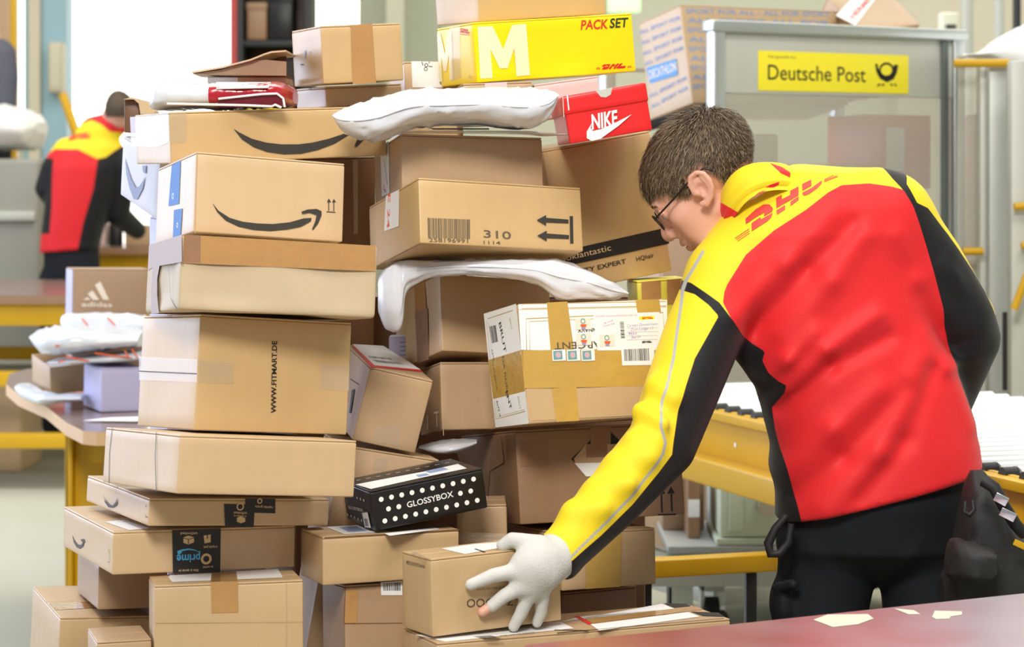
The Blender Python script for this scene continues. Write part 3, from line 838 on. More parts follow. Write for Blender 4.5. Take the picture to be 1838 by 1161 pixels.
  (None,'poly','F','ink_cream',[(0.0092,0.1015),(0.0395,0.1009),(0.0572,0.0581),(0.0791,0.1008),(0.1077,0.1013),(0.1073,0.0071),(0.0798,0.0068),(0.0799,0.0589),(0.0631,0.0231),(0.0473,0.0231),(0.0313,0.0597),(0.0311,0.0068),(0.0064,0.0074)]),
  (None,'poly','L','ink_cream',[(0.0016,0.1009),(0.0169,0.1009),(0.0292,0.0605),(0.0497,0.1006),(0.067,0.0994),(0.0597,0.011),(0.0422,0.0108),(0.0467,0.0594),(0.0305,0.0281),(0.0179,0.0288),(0.0111,0.0584),(0.0092,0.0105),(-0.0062,0.0102)]),
  (None,'text','F','ink_dhlred','PACK',(0.2196,0.0849),(0.2783,0.0838),0.01719,0.022,0.2),
  (None,'text','F','ink_green','SET',(0.2808,0.0847),(0.3224,0.0845),0.01719,0.022,0.2),
  ('mk','mark','F','ink_red',[(0.2561,0.0081),(0.3095,0.0079),(0.3103,0.0172),(0.257,0.0174)]),
  (None,'line','F','ink_red',[(0.2457,0.0098),(0.2539,0.0097)],0.00091),
  (None,'line','F','ink_red',[(0.2459,0.0118),(0.2541,0.0117)],0.00091),
  (None,'line','F','ink_red',[(0.312,0.0088),(0.3203,0.0087)],0.00091),
  (None,'line','F','ink_red',[(0.3121,0.0109),(0.3205,0.0108)],0.00091),
  ('mk','mark','L','ink_red',[(0.1035,0.0958),(0.1437,0.09),(0.1453,0.098),(0.105,0.1039)]),
  (None,'line','L','ink_red',[(0.1005,0.093),(0.1434,0.0879)],0.00101),
  ('tape','poly','L','tape_clear',[(0.061,0.1071),(0.1056,0.1069),(0.0922,0.0124),(0.0521,0.0103)]),
  (None,'text','L','ink_gold','53',(0.1263,0.0116),(0.1404,0.0098),0.00405,0.01,0),
 ],
 'nike': [
  (None,'text','F','ink_white','NIKE',(0.0401,0.0184),(0.0886,0.0189),0.0247,0.03,0.25),
  (None,'poly','F','ink_white',[(0.0419,0.0287),(0.031,0.0161),(0.0291,0.0049),(0.0367,-0.0012),(0.0524,-0.0),(0.0862,0.0164),(0.1122,0.0322),(0.0825,0.0228),(0.0551,0.0159),(0.0415,0.0153),(0.0385,0.0206)]),
  (None,'poly','F','steel_dull',[(0.0578,0.0819),(0.0869,0.0828),(0.082,0.0711),(0.0728,0.0678),(0.0645,0.0702)]),
  (None,'line','F','ink_tan',[(0.0006,0.0811),(-0.0033,0.047)],0.00133),
  (None,'line','F','ink_white',[(0.0086,0.0826),(0.007,0.0568)],0.00209),
 ],
 'bigbeauty': [
  (None,'poly','F','ink_black',[(0.0097,0.0764),(0.2199,0.081),(0.2192,0.0507),(0.0047,0.0484)]),
  (None,'text','F','ink_kraft','lookfantastic',(-0.0037,0.0572),(0.1021,0.06),0.01118,0,0),
  (None,'text','F','ink_black','HQhair',(0.1491,0.0303),(0.1849,0.0319),0.00813,0.006,0),
  (None,'text','F','ink_black','BEAUTY EXPERT',(0.0025,0.0292),(0.1277,0.0312),0.00813,0.012,0),
 ],
 'midbox': [
  ('label','poly','L','paper',[(0.0464,0.0949),(0.1059,0.0969),(0.1071,0.0048),(0.052,0.0059)]),
  (None,'text','L','ink_magenta','DP',(0.061,0.0196),(0.0758,0.0054),0.0086,0.02,0),
  (None,'text','L','ink_black','WWW.DPD.DE',(0.0722,0.0657),(0.0887,0.0214),0.00574,0.006,0.2),
 ],
 'box310': [
  ('label','poly','L','paper',[(0.0843,0.1132),(0.1473,0.111),(0.14,0.0482),(0.0718,0.0535)]),
  (None,'text','L','ink_orange','E 24',(0.095,0.1147),(0.0853,0.0557),0.01206,0.02,0),
  (None,'bars','F','ink_grey',[(0.0142,0.0438),(0.0923,0.045),(0.091,0.0114),(0.014,0.0095)],1,34),
  (None,'text','F','ink_grey','258196991',(0.0158,0.003),(0.0867,0.0045),0.0065,0.004,0),
  (None,'text','F','ink_grey','310',(0.1157,0.0155),(0.1662,0.015),0.01299,0.004,0),
  (None,'text','F','ink_grey','1114',(0.1153,0.0039),(0.1461,0.0044),0.00603,0.002,0),
  (None,'poly','F','ink_smile',[(0.2157,0.0505),(0.234,0.0602),(0.2338,0.0553),(0.276,0.0546),(0.2757,0.0477),(0.2334,0.0475),(0.2331,0.0416)]),
  (None,'poly','F','ink_smile',[(0.2155,0.0233),(0.2338,0.0329),(0.2336,0.028),(0.2758,0.0272),(0.2754,0.0203),(0.2332,0.0202),(0.2329,0.0144)]),
  (None,'poly','F','ink_smile',[(0.2785,0.0606),(0.2849,0.061),(0.2835,0.0129),(0.2772,0.0126)]),
  (None,'line','U','kraft_d',[(0.0018,-0.1436),(0.0009,-0.0029)],0.00186),
 ],
 'yellowbox': [
  ('tape','poly','F','tape_brown',[(0.0089,0.2094),(0.0448,0.2099),(0.0429,0.1674),(0.0071,0.1668)]),
  ('tape','poly','F','tape_brown',[(0.0561,0.2102),(0.0818,0.2104),(0.0797,0.1648),(0.0541,0.1656)]),
 ],
 'darkback': [
  ('tape','poly','F','tape_clear',[(0.1092,1.0566),(0.1193,1.0565),(0.1206,0.9157),(0.1127,0.9159)]),
 ],
 'threestripe': [
  (None,'poly','F','ink_tan',[(0.0333,0.2697),(0.0463,0.278),(0.0546,0.2697)]),
  (None,'poly','F','ink_tan',[(0.0462,0.2879),(0.0608,0.2978),(0.0809,0.2697),(0.0629,0.2697)]),
  (None,'poly','F','ink_tan',[(0.0671,0.3143),(0.0835,0.3243),(0.1106,0.2696),(0.0925,0.2697)]),
  (None,'text','F','ink_tan','adidas',(0.0287,0.2499),(0.1192,0.2481),0.01402,0.02,0),
 ],
 'sport': [
  (None,'text','F','ink_fadeblue','SPORT FOR ALL - ALL FOR SPORT',(0.017,0.2844),(0.597,0.2918),0.01532,0.02,0),
  (None,'text','F','ink_fadeblue','ALL SPORT ALL FOR ',(0.0155,0.2543),(0.5919,0.2631),0.01532,0.02,0),
  (None,'text','F','ink_fadeblue','SPORT FOR ALL - ALL FOR SPORT',(0.0141,0.2242),(0.5869,0.2344),0.01532,0.02,0),
  (None,'text','F','ink_fadeblue','ALL SPORT ALL FOR ',(0.0126,0.1942),(0.5818,0.2057),0.01532,0.02,0),
  (None,'text','F','ink_fadeblue','SPORT FOR ALL - ALL FOR SPORT',(0.0111,0.1642),(0.5768,0.1771),0.01532,0.02,0),
  (None,'text','F','ink_fadeblue','ALL SPORT ALL FOR ',(0.0096,0.1343),(0.5718,0.1486),0.01532,0.02,0),
  (None,'text','F','ink_fadeblue','SPORT FOR ALL - ALL FOR SPORT',(0.0081,0.1044),(0.5668,0.1201),0.01532,0.02,0),
  (None,'text','F','ink_fadeblue','ALL SPORT ALL FOR ',(0.0066,0.0746),(0.5618,0.0917),0.01532,0.02,0),
  (None,'text','F','ink_fadeblue','SPORT FOR ALL - ALL FOR SPORT',(0.0051,0.0448),(0.5568,0.0633),0.01532,0.02,0),
  (None,'text','L','ink_fadeblue','ALL SPORT FOR',(-0.0021,0.2748),(0.2173,0.2679),0.01191,0.02,0),
  (None,'text','L','ink_fadeblue','ALL SPORT FOR',(-0.0004,0.24),(0.2164,0.2363),0.01191,0.02,0),
  (None,'text','L','ink_fadeblue','ALL SPORT FOR',(0.0014,0.2052),(0.2156,0.2048),0.01191,0.02,0),
  (None,'text','L','ink_fadeblue','ALL SPORT FOR',(0.0032,0.1705),(0.2147,0.1733),0.01191,0.02,0),
  (None,'text','L','ink_fadeblue','ALL SPORT FOR',(0.0085,0.0668),(0.2121,0.079),0.01191,0.02,0),
  (None,'text','L','ink_fadeblue','ALL SPORT FOR',(0.0102,0.0324),(0.2112,0.0477),0.01191,0.02,0),
  (None,'poly','L','ink_blue',[(0.0108,0.1633),(0.1699,0.1545),(0.1679,0.1037),(0.0208,0.1106)]),
  (None,'text','L','ink_tan','DECATHLON',(0.0208,0.1249),(0.1652,0.1185),0.02723,0.02,0),
 ],
 'express': [
  ('tape','poly','F','paper',[(-0.0345,0.0944),(0.1275,0.1901),(0.2185,0.1763),(0.0031,0.0349)]),
  (None,'text','F','ink_red','HERMES',(0.0208,0.0677),(0.1756,0.1582),0.01597,0.03,0),
 ],
}


def face_map(face, d):
    if face == 'F':
        return (lambda u, v, e: (u, -e, v)), Vector((0, -1, 0))
    if face == 'L':
        return (lambda u, v, e: (-e, d[1] - u, v)), Vector((-1, 0, 0))
    if face == 'T':
        return (lambda u, v, e: (u, v, d[2] + e)), Vector((0, 0, 1))
    return (lambda u, v, e: (u, -v, -e)), Vector((0, 0, -1))


def line_quads(pts, w):
    """ribbon of width w along 2-D pts"""
    P = [Vector(p) for p in pts]
    vs, fs = [], []
    for i, p in enumerate(P):
        d = (P[min(i + 1, len(P) - 1)] - P[max(i - 1, 0)]).normalized()
        n = Vector((-d.y, d.x)) * w / 2
        vs += [p + n, p - n]
    for i in range(len(P) - 1):
        fs.append((2 * i, 2 * i + 1, 2 * i + 3, 2 * i + 2))
    return vs, fs


def bilerp(q, s, t):
    a = Vector(q[0]).lerp(Vector(q[1]), s)
    b = Vector(q[3]).lerp(Vector(q[2]), s)
    return a.lerp(b, t)


def decal_shapes(kind, data):
    """2-D pieces (points, faces) of one printed or stuck-on shape"""
    if kind == 'poly':
        return [(data[0], tess(data[0]))]
    if kind == 'line':
        return [line_quads(data[0], data[1])]
    if kind == 'text':
        return [place_text(*data)]
    if kind == 'disc':
        p = arc(data[0][0], data[0][1], data[1], n=14)[:-1]
        return [(p, tess(p))]
    if kind == 'circ':
        return [line_quads(arc(data[0][0], data[0][1], data[1], n=16), data[2])]
    if kind in ('bars', 'bars2'):
        q, seed, n = data
        out = []
        for i in range(n):
            a = (i + 0.1) / n
            b = a + (0.3 + 0.5 * hsh(seed, i)) / n
            if kind == 'bars':
                p = [bilerp(q, a, 0), bilerp(q, b, 0), bilerp(q, b, 1), bilerp(q, a, 1)]
            else:
                p = [bilerp(q, 0, a), bilerp(q, 1, a), bilerp(q, 1, b), bilerp(q, 0, b)]
            out.append((p, [(0, 1, 2, 3)]))
        return out
    if kind == 'mark':
        q = data[0]
        out = []
        for s in MARK:
            p = [bilerp(q, x, y) for x, y in s]
            out.append((p, tess(p)))
        return out
    return []


def decals(key, d, body, root_parts):
    for i, (part, kind, face, m, *data) in enumerate(DEC.get(key, ())):
        fm, nrm = face_map(face, d)
        e = (0.0026 if key == 'nike' else 0.0006) + 0.00002 * i
        for pts, fs in decal_shapes(kind, data):
            v3 = [Vector(fm(p[0], p[1], e)) for p in pts]
            ff = []
            for f in fs:
                n = (v3[f[1]] - v3[f[0]]).cross(v3[f[2]] - v3[f[0]])
                ff.append(tuple(f) if n.dot(nrm) > 0 else tuple(f)[::-1])
            tgt = body
            if part in ('tape', 'label', 'stamp', 'strap'):
                k = (part, i)
                tgt = root_parts.setdefault(k, MB())
            tgt.add(v3, ff, m)


PARTNAME = {'tape': 'packing_tape', 'label': 'shipping_label', 'stamp': 'postage_stamp', 'strap': 'strap'}
CARTON = {}


def carton(key, name, label, mat_, cat='box', lid='flaps', dent=0.0012, group='parcels in the leaning pile', r=0.0025, seg=7, side=None):
    o, a, d = POSE[key]
    M = Matrix.Translation(o) @ (Matrix.Rotation(a[0], 4, 'Z') @ Matrix.Rotation(a[2], 4, 'Y') @ Matrix.Rotation(a[1], 4, 'X'))
    seed = sum(map(ord, key)) * 0.37
    body = MB()
    hb = d[2] - (0.0034 if lid == 'flaps' else 0)
    vs, fs = rounded_box((d[0], d[1], hb), r, seg, dent, seed)
    if side:
        a_, b_ = [], []
        for f in fs:
            (b_ if all(vs[i][0] < r * 1.01 for i in f) else a_).append(f)
        body.add(vs, a_, mat_, True)
        body.add(vs, b_, side, True)
    else:
        body.add(vs, fs, mat_, True)
    parts = {}
    decals(key, d, body, parts)
    root = body.build(name)
    root.matrix_world = M
    tag(root, label, cat, group)
    CARTON[key] = root
    kids = []
    if lid == 'flaps':
        t = 0.0032
        for y0, y1 in ((0.0006, d[1] / 2 - 0.0008), (d[1] / 2 + 0.0008, d[1] - 0.0006)):
            fv, ff = rounded_box((d[0] - 0.0012, y1 - y0, t), 0.0012, 4)
            kids.append(MB().add([(v[0] + 0.0006, v[1] + y0, v[2] + hb + 0.0002) for v in fv], ff, mat_, True).build('top_flap', root))
    elif lid == 'lid':
        fv, ff = rounded_box((d[0] + 0.004, d[1] + 0.004, d[2] * 0.40), 0.004, 4, 0.001, seed)
        kids.append(MB().add([(v[0] - 0.002, v[1] - 0.002, v[2] + d[2] * 0.604) for v in fv], ff, mat_, True).build('lid', root))
    for (p, i), mb in parts.items():
        kids.append(mb.build(PARTNAME[p], root))
    return root


carton('lowleft', 'cardboard_box', 'plain kraft box at the bottom left corner of the pile, tape across its top', 'kraft_b')
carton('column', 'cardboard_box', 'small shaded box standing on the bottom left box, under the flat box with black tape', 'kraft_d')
carton('lowsmall', 'cardboard_box', 'low kraft box whose top just shows between the two bottom boxes', 'kraft_c')
carton('lowmid', 'cardboard_box', 'bottom row kraft box with white label on top and square of brown tape', 'kraft_b')
carton('prime', 'cardboard_box', 'flat kraft box with black tape band bearing the blue word prime', 'kraft_a')
carton('smileflat', 'cardboard_box', 'flat kraft box with torn black tape, under the box with two straps', 'kraft_a')
carton('long', 'cardboard_box', 'wide kraft box with two thin black straps on its left end', 'kraft_a')
carton('fitmart', 'cardboard_box', 'big kraft box with a web address printed upright on its front', 'kraft_gold')
carton('wrap', 'paper_parcel', 'parcel wrapped in brown paper with a wide shiny tape band along its top', 'paper_kraft', 'parcel', lid=None, dent=0.006, r=0.007, seg=12)
carton('smilebox', 'cardboard_box', 'kraft box with black curved arrow and two small up arrows on its front', 'kraft_a')
carton('smilelong', 'cardboard_box', 'long kraft box with curved arrow running under the white mailer', 'kraft_gold')
carton('whiteback', 'cardboard_box', 'pale tilted box with faded curved arrow behind the left end of the stack', 'carton_white')
carton('whiteside', 'cardboard_box', 'tall pale box of which a narrow strip shows behind the left stack', 'carton_lilac')
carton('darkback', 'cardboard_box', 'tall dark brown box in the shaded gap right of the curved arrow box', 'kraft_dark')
t_ = MB().rbox((-0.30, 4.60, 0.346), (0.262, 4.86, 1.155), 'kraft_dark', 0.004).build('cardboard_box')  # added dark filler behind the pile, keeps bright wall out of the gaps
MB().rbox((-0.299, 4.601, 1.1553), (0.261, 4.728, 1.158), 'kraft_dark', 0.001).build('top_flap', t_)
tag(t_, 'wide dark carton added behind the pile to darken the slit under the wine carton', 'box', 'parcels in the leaning pile')
carton('topflat', 'cardboard_box', 'shallow kraft box directly under the small taped box at the top', 'kraft_b')
carton('topsmall', 'cardboard_box', 'small kraft box with vertical brown tape on top of the left stack', 'kraft_gold')
carton('toplabel', 'cardboard_box', 'kraft box with square white label left of the yellow carton', 'kraft_b')
carton('underpack', 'cardboard_box', 'thin kraft box squeezed under the yellow carton', 'kraft_c')
carton('pink', 'cardboard_box', 'pale pink flat box between the yellow carton and the red shoe box', 'carton_pinkish')
carton('packset', 'mailing_carton', 'bright yellow carton with a big pale letter M', 'carton_yellow', 'box')
carton('topmost', 'cardboard_box', 'kraft box on the yellow carton, cut off by the top of the picture', 'kraft_gold')
carton('bigbeauty', 'cardboard_box', 'large tilted kraft box with a black printed band, under the red shoe box', 'kraft_gold')
carton('nike', 'shoe_box', 'red shoe box with white curved tick mark', 'carton_red', 'box', lid='lid')
carton('midbox', 'cardboard_box', 'kraft box under the upper white mailer, white label down its left end', 'kraft_c')
carton('box310', 'cardboard_box', 'kraft box with bar code, 310 and two arrows pointing left', 'kraft_gold')
carton('tapebox', 'cardboard_box', 'plain kraft box with tape down its left end, under the drooping white mailer', 'kraft_b', lid=None)
carton('itbox', 'cardboard_box', 'kraft box with two white strokes on its left end, left of the wine carton', 'kraft_c')
carton('yellowbox', 'cardboard_box', 'lime yellow box with brown tape, behind the worker\'s raised shoulder', 'carton_lime')
carton('brut', 'wine_carton', 'white and gold wine carton with stamps, address label and wide yellowish tape', 'kraft_a', 'box', lid=None, dent=0.003, seg=10, r=0.004)
carton('tilted', 'cardboard_box', 'tilted kraft box with red edged label on top, right of the web address box', 'kraft_c')
carton('flatmid', 'cardboard_box', 'kraft box under the tilted box, half hidden by the black dotted box', 'kraft_c')
carton('diamond', 'cardboard_box', 'brown box with black diamond symbol, under the wine carton', 'kraft_brown')
carton('glossy', 'gift_box', 'black box with rows of white dots lying askew', 'carton_black', 'box', lid='flaps')
carton('smallright', 'cardboard_box', 'small kraft box peeping out right of the black dotted box', 'kraft_c')
carton('lower40', 'cardboard_box', 'flat kraft box under the black dotted box', 'kraft_b')
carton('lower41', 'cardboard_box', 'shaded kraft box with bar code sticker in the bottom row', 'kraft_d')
carton('held', 'cardboard_box', 'kraft box gripped by the gloved hand, lettering upside down', 'kraft_b')
carton('tapelow', 'cardboard_box', 'kraft box with broad yellowish tape behind the worker\'s cuff', 'kraft_b')
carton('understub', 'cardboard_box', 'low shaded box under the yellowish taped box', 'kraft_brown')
carton('labelflat', 'cardboard_box', 'black trimmed box with white labels under the gripped box', 'kraft_c')
tag(MB().rbox((-0.98, 3.48, 0.24), (0.42, 4.95, 0.345), 'table_brown', 0.01).build('platform'), 'low brown platform carrying the whole pile of parcels', 'platform')
for x in (-0.93, 0.37):
    for y in (3.55, 4.88):
        MB().rbox((x - 0.04, y - 0.04, 0), (x + 0.04, y + 0.04, 0.24), 'yellow_paint', 0.006).build('leg', bpy.data.objects['platform'])

# more cartons away from the pile
carton('sport', 'cardboard_box', 'large kraft carton printed all over in blue, beside the grey cage', 'kraft_a', group=None, r=0.004)
carton('express', 'cardboard_box', 'kraft box with white and red tape tilted above the grey cage', 'kraft_c', group=None, r=0.004)
carton('threestripe', 'cardboard_box', 'brown carton with pale three bar mark on the left table', 'kraft_d', group='parcels on the left table', side='carton_lilac')
carton('lilac', 'cardboard_box', 'small white and lilac box on the left table', 'carton_lilac', group='parcels on the left table')


def open_tray(key, label):
    o, a, d = POSE[key]
    M = Matrix.Translation(o) @ (Matrix.Rotation(a[0], 4, 'Z') @ Matrix.Rotation(a[2], 4, 'Y') @ Matrix.Rotation(a[1], 4, 'X'))
    t = 0.004
    mb = MB()
    mb.rbox((0, 0, 0), (d[0], d[1], t), 'kraft_c', 0.001)
    mb.rbox((0, 0, 0), (d[0], t, d[2]), 'kraft_b', 0.001)
    mb.rbox((0, d[1] - t, 0), (d[0], d[1], d[2]), 'kraft_c', 0.001)
    mb.rbox((0, t, 0), (t, d[1] - t, d[2]), 'kraft_c', 0.001)
    mb.rbox((d[0] - t, t, 0), (d[0], d[1] - t, d[2]), 'kraft_c', 0.001)
    r = mb.build('open_box')
    r.matrix_world = M
    tag(r, label, 'box', 'parcels on the left table')
    MB().rbox((t, t, d[2] * 0.25), (d[0] - t, d[1] - t, d[2] * 0.7), 'carton_white', 0.004).build('box_filling', r)
    return r


open_tray('opentray', 'open kraft box at the left end of the left table, under the white mailers')

# ------------------------------------------------------------------ back wall details, windows, columns
w = MB()
w.box((-3.40, 17.9, 0.9), (-2.15, 17.98, 3.2), 'window_light')
win = struct('window_1', w)
fr = MB()
for x in (-3.46, -2.15):
    fr.box((x, 17.84, 0.8), (x + 0.06, 18.0, 3.3), 'wall_cream')
fr.box((-3.4, 17.84, 0.8), (-2.15, 18.0, 0.9), 'wall_cream')
fr.build('window_frame', win)
win = struct('window_2', MB().box((-3.80, 17.9, 1.9), (-3.72, 17.98, 3.2), 'window_light'))
MB().box((-3.83, 17.85, 1.84), (-3.69, 17.99, 1.9), 'wall_blue').build('window_sill', win)
win = struct('window_3', MB().box((-1.60, 17.9, 2.2), (-1.18, 17.98, 3.3), 'window_light'))
MB().box((-1.64, 17.85, 2.1), (-1.17, 17.99, 2.2), 'wall_cream').build('window_sill', win)
struct('trim_1', MB().box((-2.145, 17.8, 0), (-2.065, 17.98, 3.6), 'wall_red'))
struct('trim_2', MB().box((-1.165, 17.8, 0), (-0.55, 17.98, 3.6), 'wall_greygreen'))
struct('trim_3', MB().box((-0.93, 17.3, 0), (-0.80, 17.6, 3.6), 'wall_paint'))
struct('wall_left', MB().box((-9.2, -3, 0), (-9.0, 18.2, 2.0), 'wall_paint'))
col = MB().box((-3.335, 16.6, 0), (-3.16, 16.85, 6.4), 'wall_blue')
struct('column_blue', col)
struct('column_cream', MB().box((-3.42, 16.55, 0), (-3.34, 16.8, 6.4), 'wall_cream'))
struct('column_pale', MB().box((-3.46, 16.6, 0), (-3.425, 16.8, 6.4), 'wall_blue'))
e = MB().rbox((-3.263,16.45,2.022), ((-3.161,16.45,2.379)[0], 16.6, (-3.161,16.45,2.379)[2]), 'wall_cream', 0.02).build('fuse_box')
tag(e, 'beige fuse box mounted on the light blue column', 'fuse box')
MB().rbox(((-3.247,16.45,2.046)[0], 16.44, (-3.247,16.45,2.046)[2]), ((-3.176,16.45,2.355)[0], 16.452, (-3.176,16.45,2.355)[2]), 'wall_cream', 0.01).build('cover', e)
p = MB().rbox(((-3.132,14.6,2.527)[0], 14.6, 0), ((-3.097,14.6,2.527)[0], 14.7, 4.2), 'yellow_paint', 0.01)
tag(p.build('yellow_post'), 'tall yellow steel post at the far left edge', 'post')
p = MB().rbox(((-3.434,15.2,2.574)[0], 15.2, 0), ((-3.257,15.2,2.574)[0], 15.3, 4.2), 'kraft_c', 0.01)
tag(p.build('brown_panel'), 'upright brown panel behind the man in grey at far left', 'panel')
p = MB().tube([(-2.613,13.6,1.905), (-2.545,13.6,1.71), (-2.464,13.6,1.477), ((-2.464,13.6,1.477)[0], 13.6, 0.0)], 0.026, 'yellow_paint', 10)
tag(p.build('yellow_rail'), 'slanting yellow rail behind the worker in the distance', 'rail')

# shelf with dark goods, far behind the upper left boxes
sh = empty('storage_shelf', (-1.62,15.5,2.192))
sh.location = (0, 0, 0)
tag(sh, 'dark storage shelf with goods far behind the small taped box', 'shelf')
m = MB()
for px in (-1.80, -1.36):
    m.rbox((px, 15.3, 0), (px + 0.04, 15.8, 3.4), 'dark_metal', 0.004)
m.build('upright', sh)
MB().rbox((-1.765, 15.785, 0.9), (-1.36, 15.80, 3.4), 'kraft_dark', 0.002).build('back_panel', sh)
for z in (1.2, 1.75, 2.28, 2.75):
    MB().rbox((-1.765, 15.32, z), (-1.36, 15.78, z + 0.04), 'dark_metal', 0.004).build('shelf_board', sh)
goods = [(-1.74, 2.32, 0.13, 0.25, 'kraft_brown', 'brown box'), (-1.60, 2.32, 0.16, 0.30, 'carton_black', 'black case'), (-1.74, 1.79, 0.10, 0.2, 'carton_lime', 'yellow bin'),
         (-1.62, 1.79, 0.09, 0.32, 'carton_yellow', 'taller yellow bin'), (-1.50, 1.79, 0.07, 0.26, 'kraft_dark', 'dark brown bin'), (-1.74, 2.79, 0.3, 0.17, 'kraft_d', 'wide brown box')]
for x, z, wd, h, mm, lb in goods:
    r = MB().rbox((x, 15.35, z + 0.004), (x + wd, 15.7, z + h), mm, 0.01).build('storage_bin')
    MB().rbox((x - 0.004, 15.345, z + h - 0.05), (x + wd + 0.004, 15.705, z + h), mm, 0.006).build('lid', r)
    tag(r, lb + ' on the dark storage shelf in the distance', 'bin', 'goods on the dark shelf')
gs = MB().rbox((0.5767,14,2.407), ((0.77,14,2.407)[0], 14.06, (0.5767,14,2.547)[2]), 'green_sign', 0.01).build('exit_sign')
tag(gs, 'pale green lit sign above the yellow carton, far away', 'sign')
MB().tube([(0.6714,14.03,2.542), ((0.6714,14.03,2.542)[0], 14.03, 6.4)], 0.012, 'steel_dull').build('hanger', gs)

# far right wall panel and posts
struct('trim_4', MB().box((2.9, 17.6, 0), (6.5, 17.98, 2.9), 'wall_cream'))
for i, (x0, x1, D, mm, lb) in enumerate(((1731, 1748, 10.5, 'steel_dull', 'grey steel post behind the cage top at right, leftmost of three'), (1790, 1804, 10.8, 'steel_dull', 'grey steel post behind the white sack, middle of three'),
                                         (1824, 1833, 10.2, 'dark_metal', 'thin dark post at the right edge, rightmost of three'))):
    xa, xb = (x0 - 919) / 4200 * D, (x1 - 919) / 4200 * D
    r = MB().rbox((xa, D, 0), (xb, D + 0.08, 4.6), mm, 0.006).build('steel_post')
    MB().rbox((xa - 0.04, D - 0.04, 0), (xb + 0.04, D + 0.12, 0.012), mm, 0.004).build('foot_plate', r)
    tag(r, lb, 'post', 'posts behind the cages')
nb = MB().rbox(((2.019,11,2.244)[0], 11.0, 0.0), ((2.103,11,2.244)[0], 11.1, (2.098,11,2.187)[2]), 'wall_paint', 0.01).build('notice_board')
MB().box(((2.038,10.99,2.113)[0], 10.985, (2.038,10.99,2.113)[2]), ((2.086,10.99,2.128)[0], 10.998, (2.086,10.99,2.128)[2]), 'ink_black').build('notice', nb)
tag(nb, 'pale board with small dark notice behind the cage corner', 'board')

# ------------------------------------------------------------------ conveyor
A = Vector((0.26, 6.17, 0))
U = Vector((0.3199, -0.9474, 0))
V = Vector((0.9474, 0.3199, 0))
Lc, Wc, zc = 2.36, 0.86, 0.845
cv = empty('roller_conveyor', tuple(A))
tag(cv, 'yellow framed roller conveyor running past the worker', 'conveyor')


def cvp(s, t, z):
    return A + U * s + V * t + Vector((0, 0, z))


for t0, sgn in ((0.0, 1), (Wc, -1)):
    m = MB()
    m.bar(cvp(0, t0 + 0.02 * sgn, zc - 0.012), cvp(Lc, t0 + 0.02 * sgn, zc - 0.012), 0.05, 0.02, 'yellow_paint')
    m.bar(cvp(0, t0 + 0.03 * sgn, zc - 0.06), cvp(Lc, t0 + 0.03 * sgn, zc - 0.06), 0.012, 0.12, 'yellow_paint')
    m.bar(cvp(0, t0 + 0.0 * sgn, zc - 0.142), cvp(Lc, t0 + 0.0 * sgn, zc - 0.142), 0.075, 0.062, 'yellow_paint')
    for k in range(10):
        c = cvp(0.35 + k * 0.2, t0 + (0.0235 if sgn > 0 else -0.0235), zc - 0.075)
        m.tube([c, c - V * 0.0012 * sgn], 0.006, 'ink_white', 8)
    b = m.build('side_beam', cv)
    b.matrix_parent_inverse = Matrix.Translation(-A)
for k in range(30):
    s = 0.12 + k * 0.0735
    m = MB().tube([cvp(s, 0.05, zc - 0.018), cvp(s, Wc - 0.05, zc - 0.018)], 0.0315, 'roller_steel', 14)
    m.tube([cvp(s, 0.020, zc - 0.003), cvp(s, 0.05, zc - 0.003)], 0.015, 'dark_metal', 10)
    b = m.build('roller', cv)
    b.matrix_parent_inverse = Matrix.Translation(-A)
for s in (1.7, 2.2):
    for t in (0.05, Wc - 0.05):
        b = MB().bar(cvp(s, t, zc - 0.17), cvp(s, t, 0.0), 0.07, 0.05, 'yellow_paint', (1, 0, 0)).build('leg', cv)
        b.matrix_parent_inverse = Matrix.Translation(-A)
b = MB().bar(cvp(1.7, 0.05, 0.5), cvp(1.7, Wc - 0.05, 0.5), 0.05, 0.05, 'yellow_paint').build('cross_bar', cv)
b.matrix_parent_inverse = Matrix.Translation(-A)
# low yellow rail on a grey post
t = empty('floor_rail', (0, 0, 0))
tag(t, 'low yellow rail on grey posts under the conveyor', 'rail')
MB().bar((0.2722,4.95,0.5668), (0.7002,5.15,0.5572), 0.05, 0.038, 'yellow_paint').build('rail_bar', t)
for a in ((0.517,5.05,0.548), (0.2846,4.96,0.5628)):
    MB().rbox((a[0] - 0.012, a[1] + 0.0, 0), (a[0] + 0.012, a[1] + 0.05, a[2] + 0.0), 'dark_metal', 0.003).build('post', t)
# galvanised trolley with machine housing
t = empty('trolley', (0, 0, 0))
tag(t, 'galvanised floor trolley with castor under the conveyor', 'trolley')
MB().bar((0.36, 6.435, 0.315), (0.86, 6.435, 0.315), 0.03, 0.08, 'galvanised').build('frame', t)
MB().bar((0.385, 7.3, 0.315), (0.385, 6.47, 0.315), 0.03, 0.08, 'galvanised').build('frame', t)
MB().bar((0.4159,7.1,0.2727), (0.6593,6.5,0.2843), 0.03, 0.03, 'steel').build('frame_rail', t)
MB().rbox((0.43, 6.46, 0.355), (0.84, 6.94, 0.38), 'galvanised', 0.004).build('deck', t)
for cx, cy in ((0.585, 6.86), (0.47, 6.55), (0.80, 6.55)):
    wh = MB().tube([(cx - 0.02, cy, 0.085), (cx + 0.02, cy, 0.085)], 0.085, 'rubber', 20).build('castor_wheel', t)
    m = MB().rbox((cx - 0.035, cy - 0.03, 0.08), (cx - 0.022, cy + 0.03, 0.26), 'steel', 0.003)
    m.rbox((cx - 0.035, cy - 0.03, 0.19), (cx + 0.035, cy + 0.03, 0.354), 'steel', 0.003)
    m.build('castor_fork', wh)
t = MB().rbox((0.575, 6.48, 0.40), (0.80, 6.80, 0.585), 'machine_green', 0.010).build('machine_cabinet')
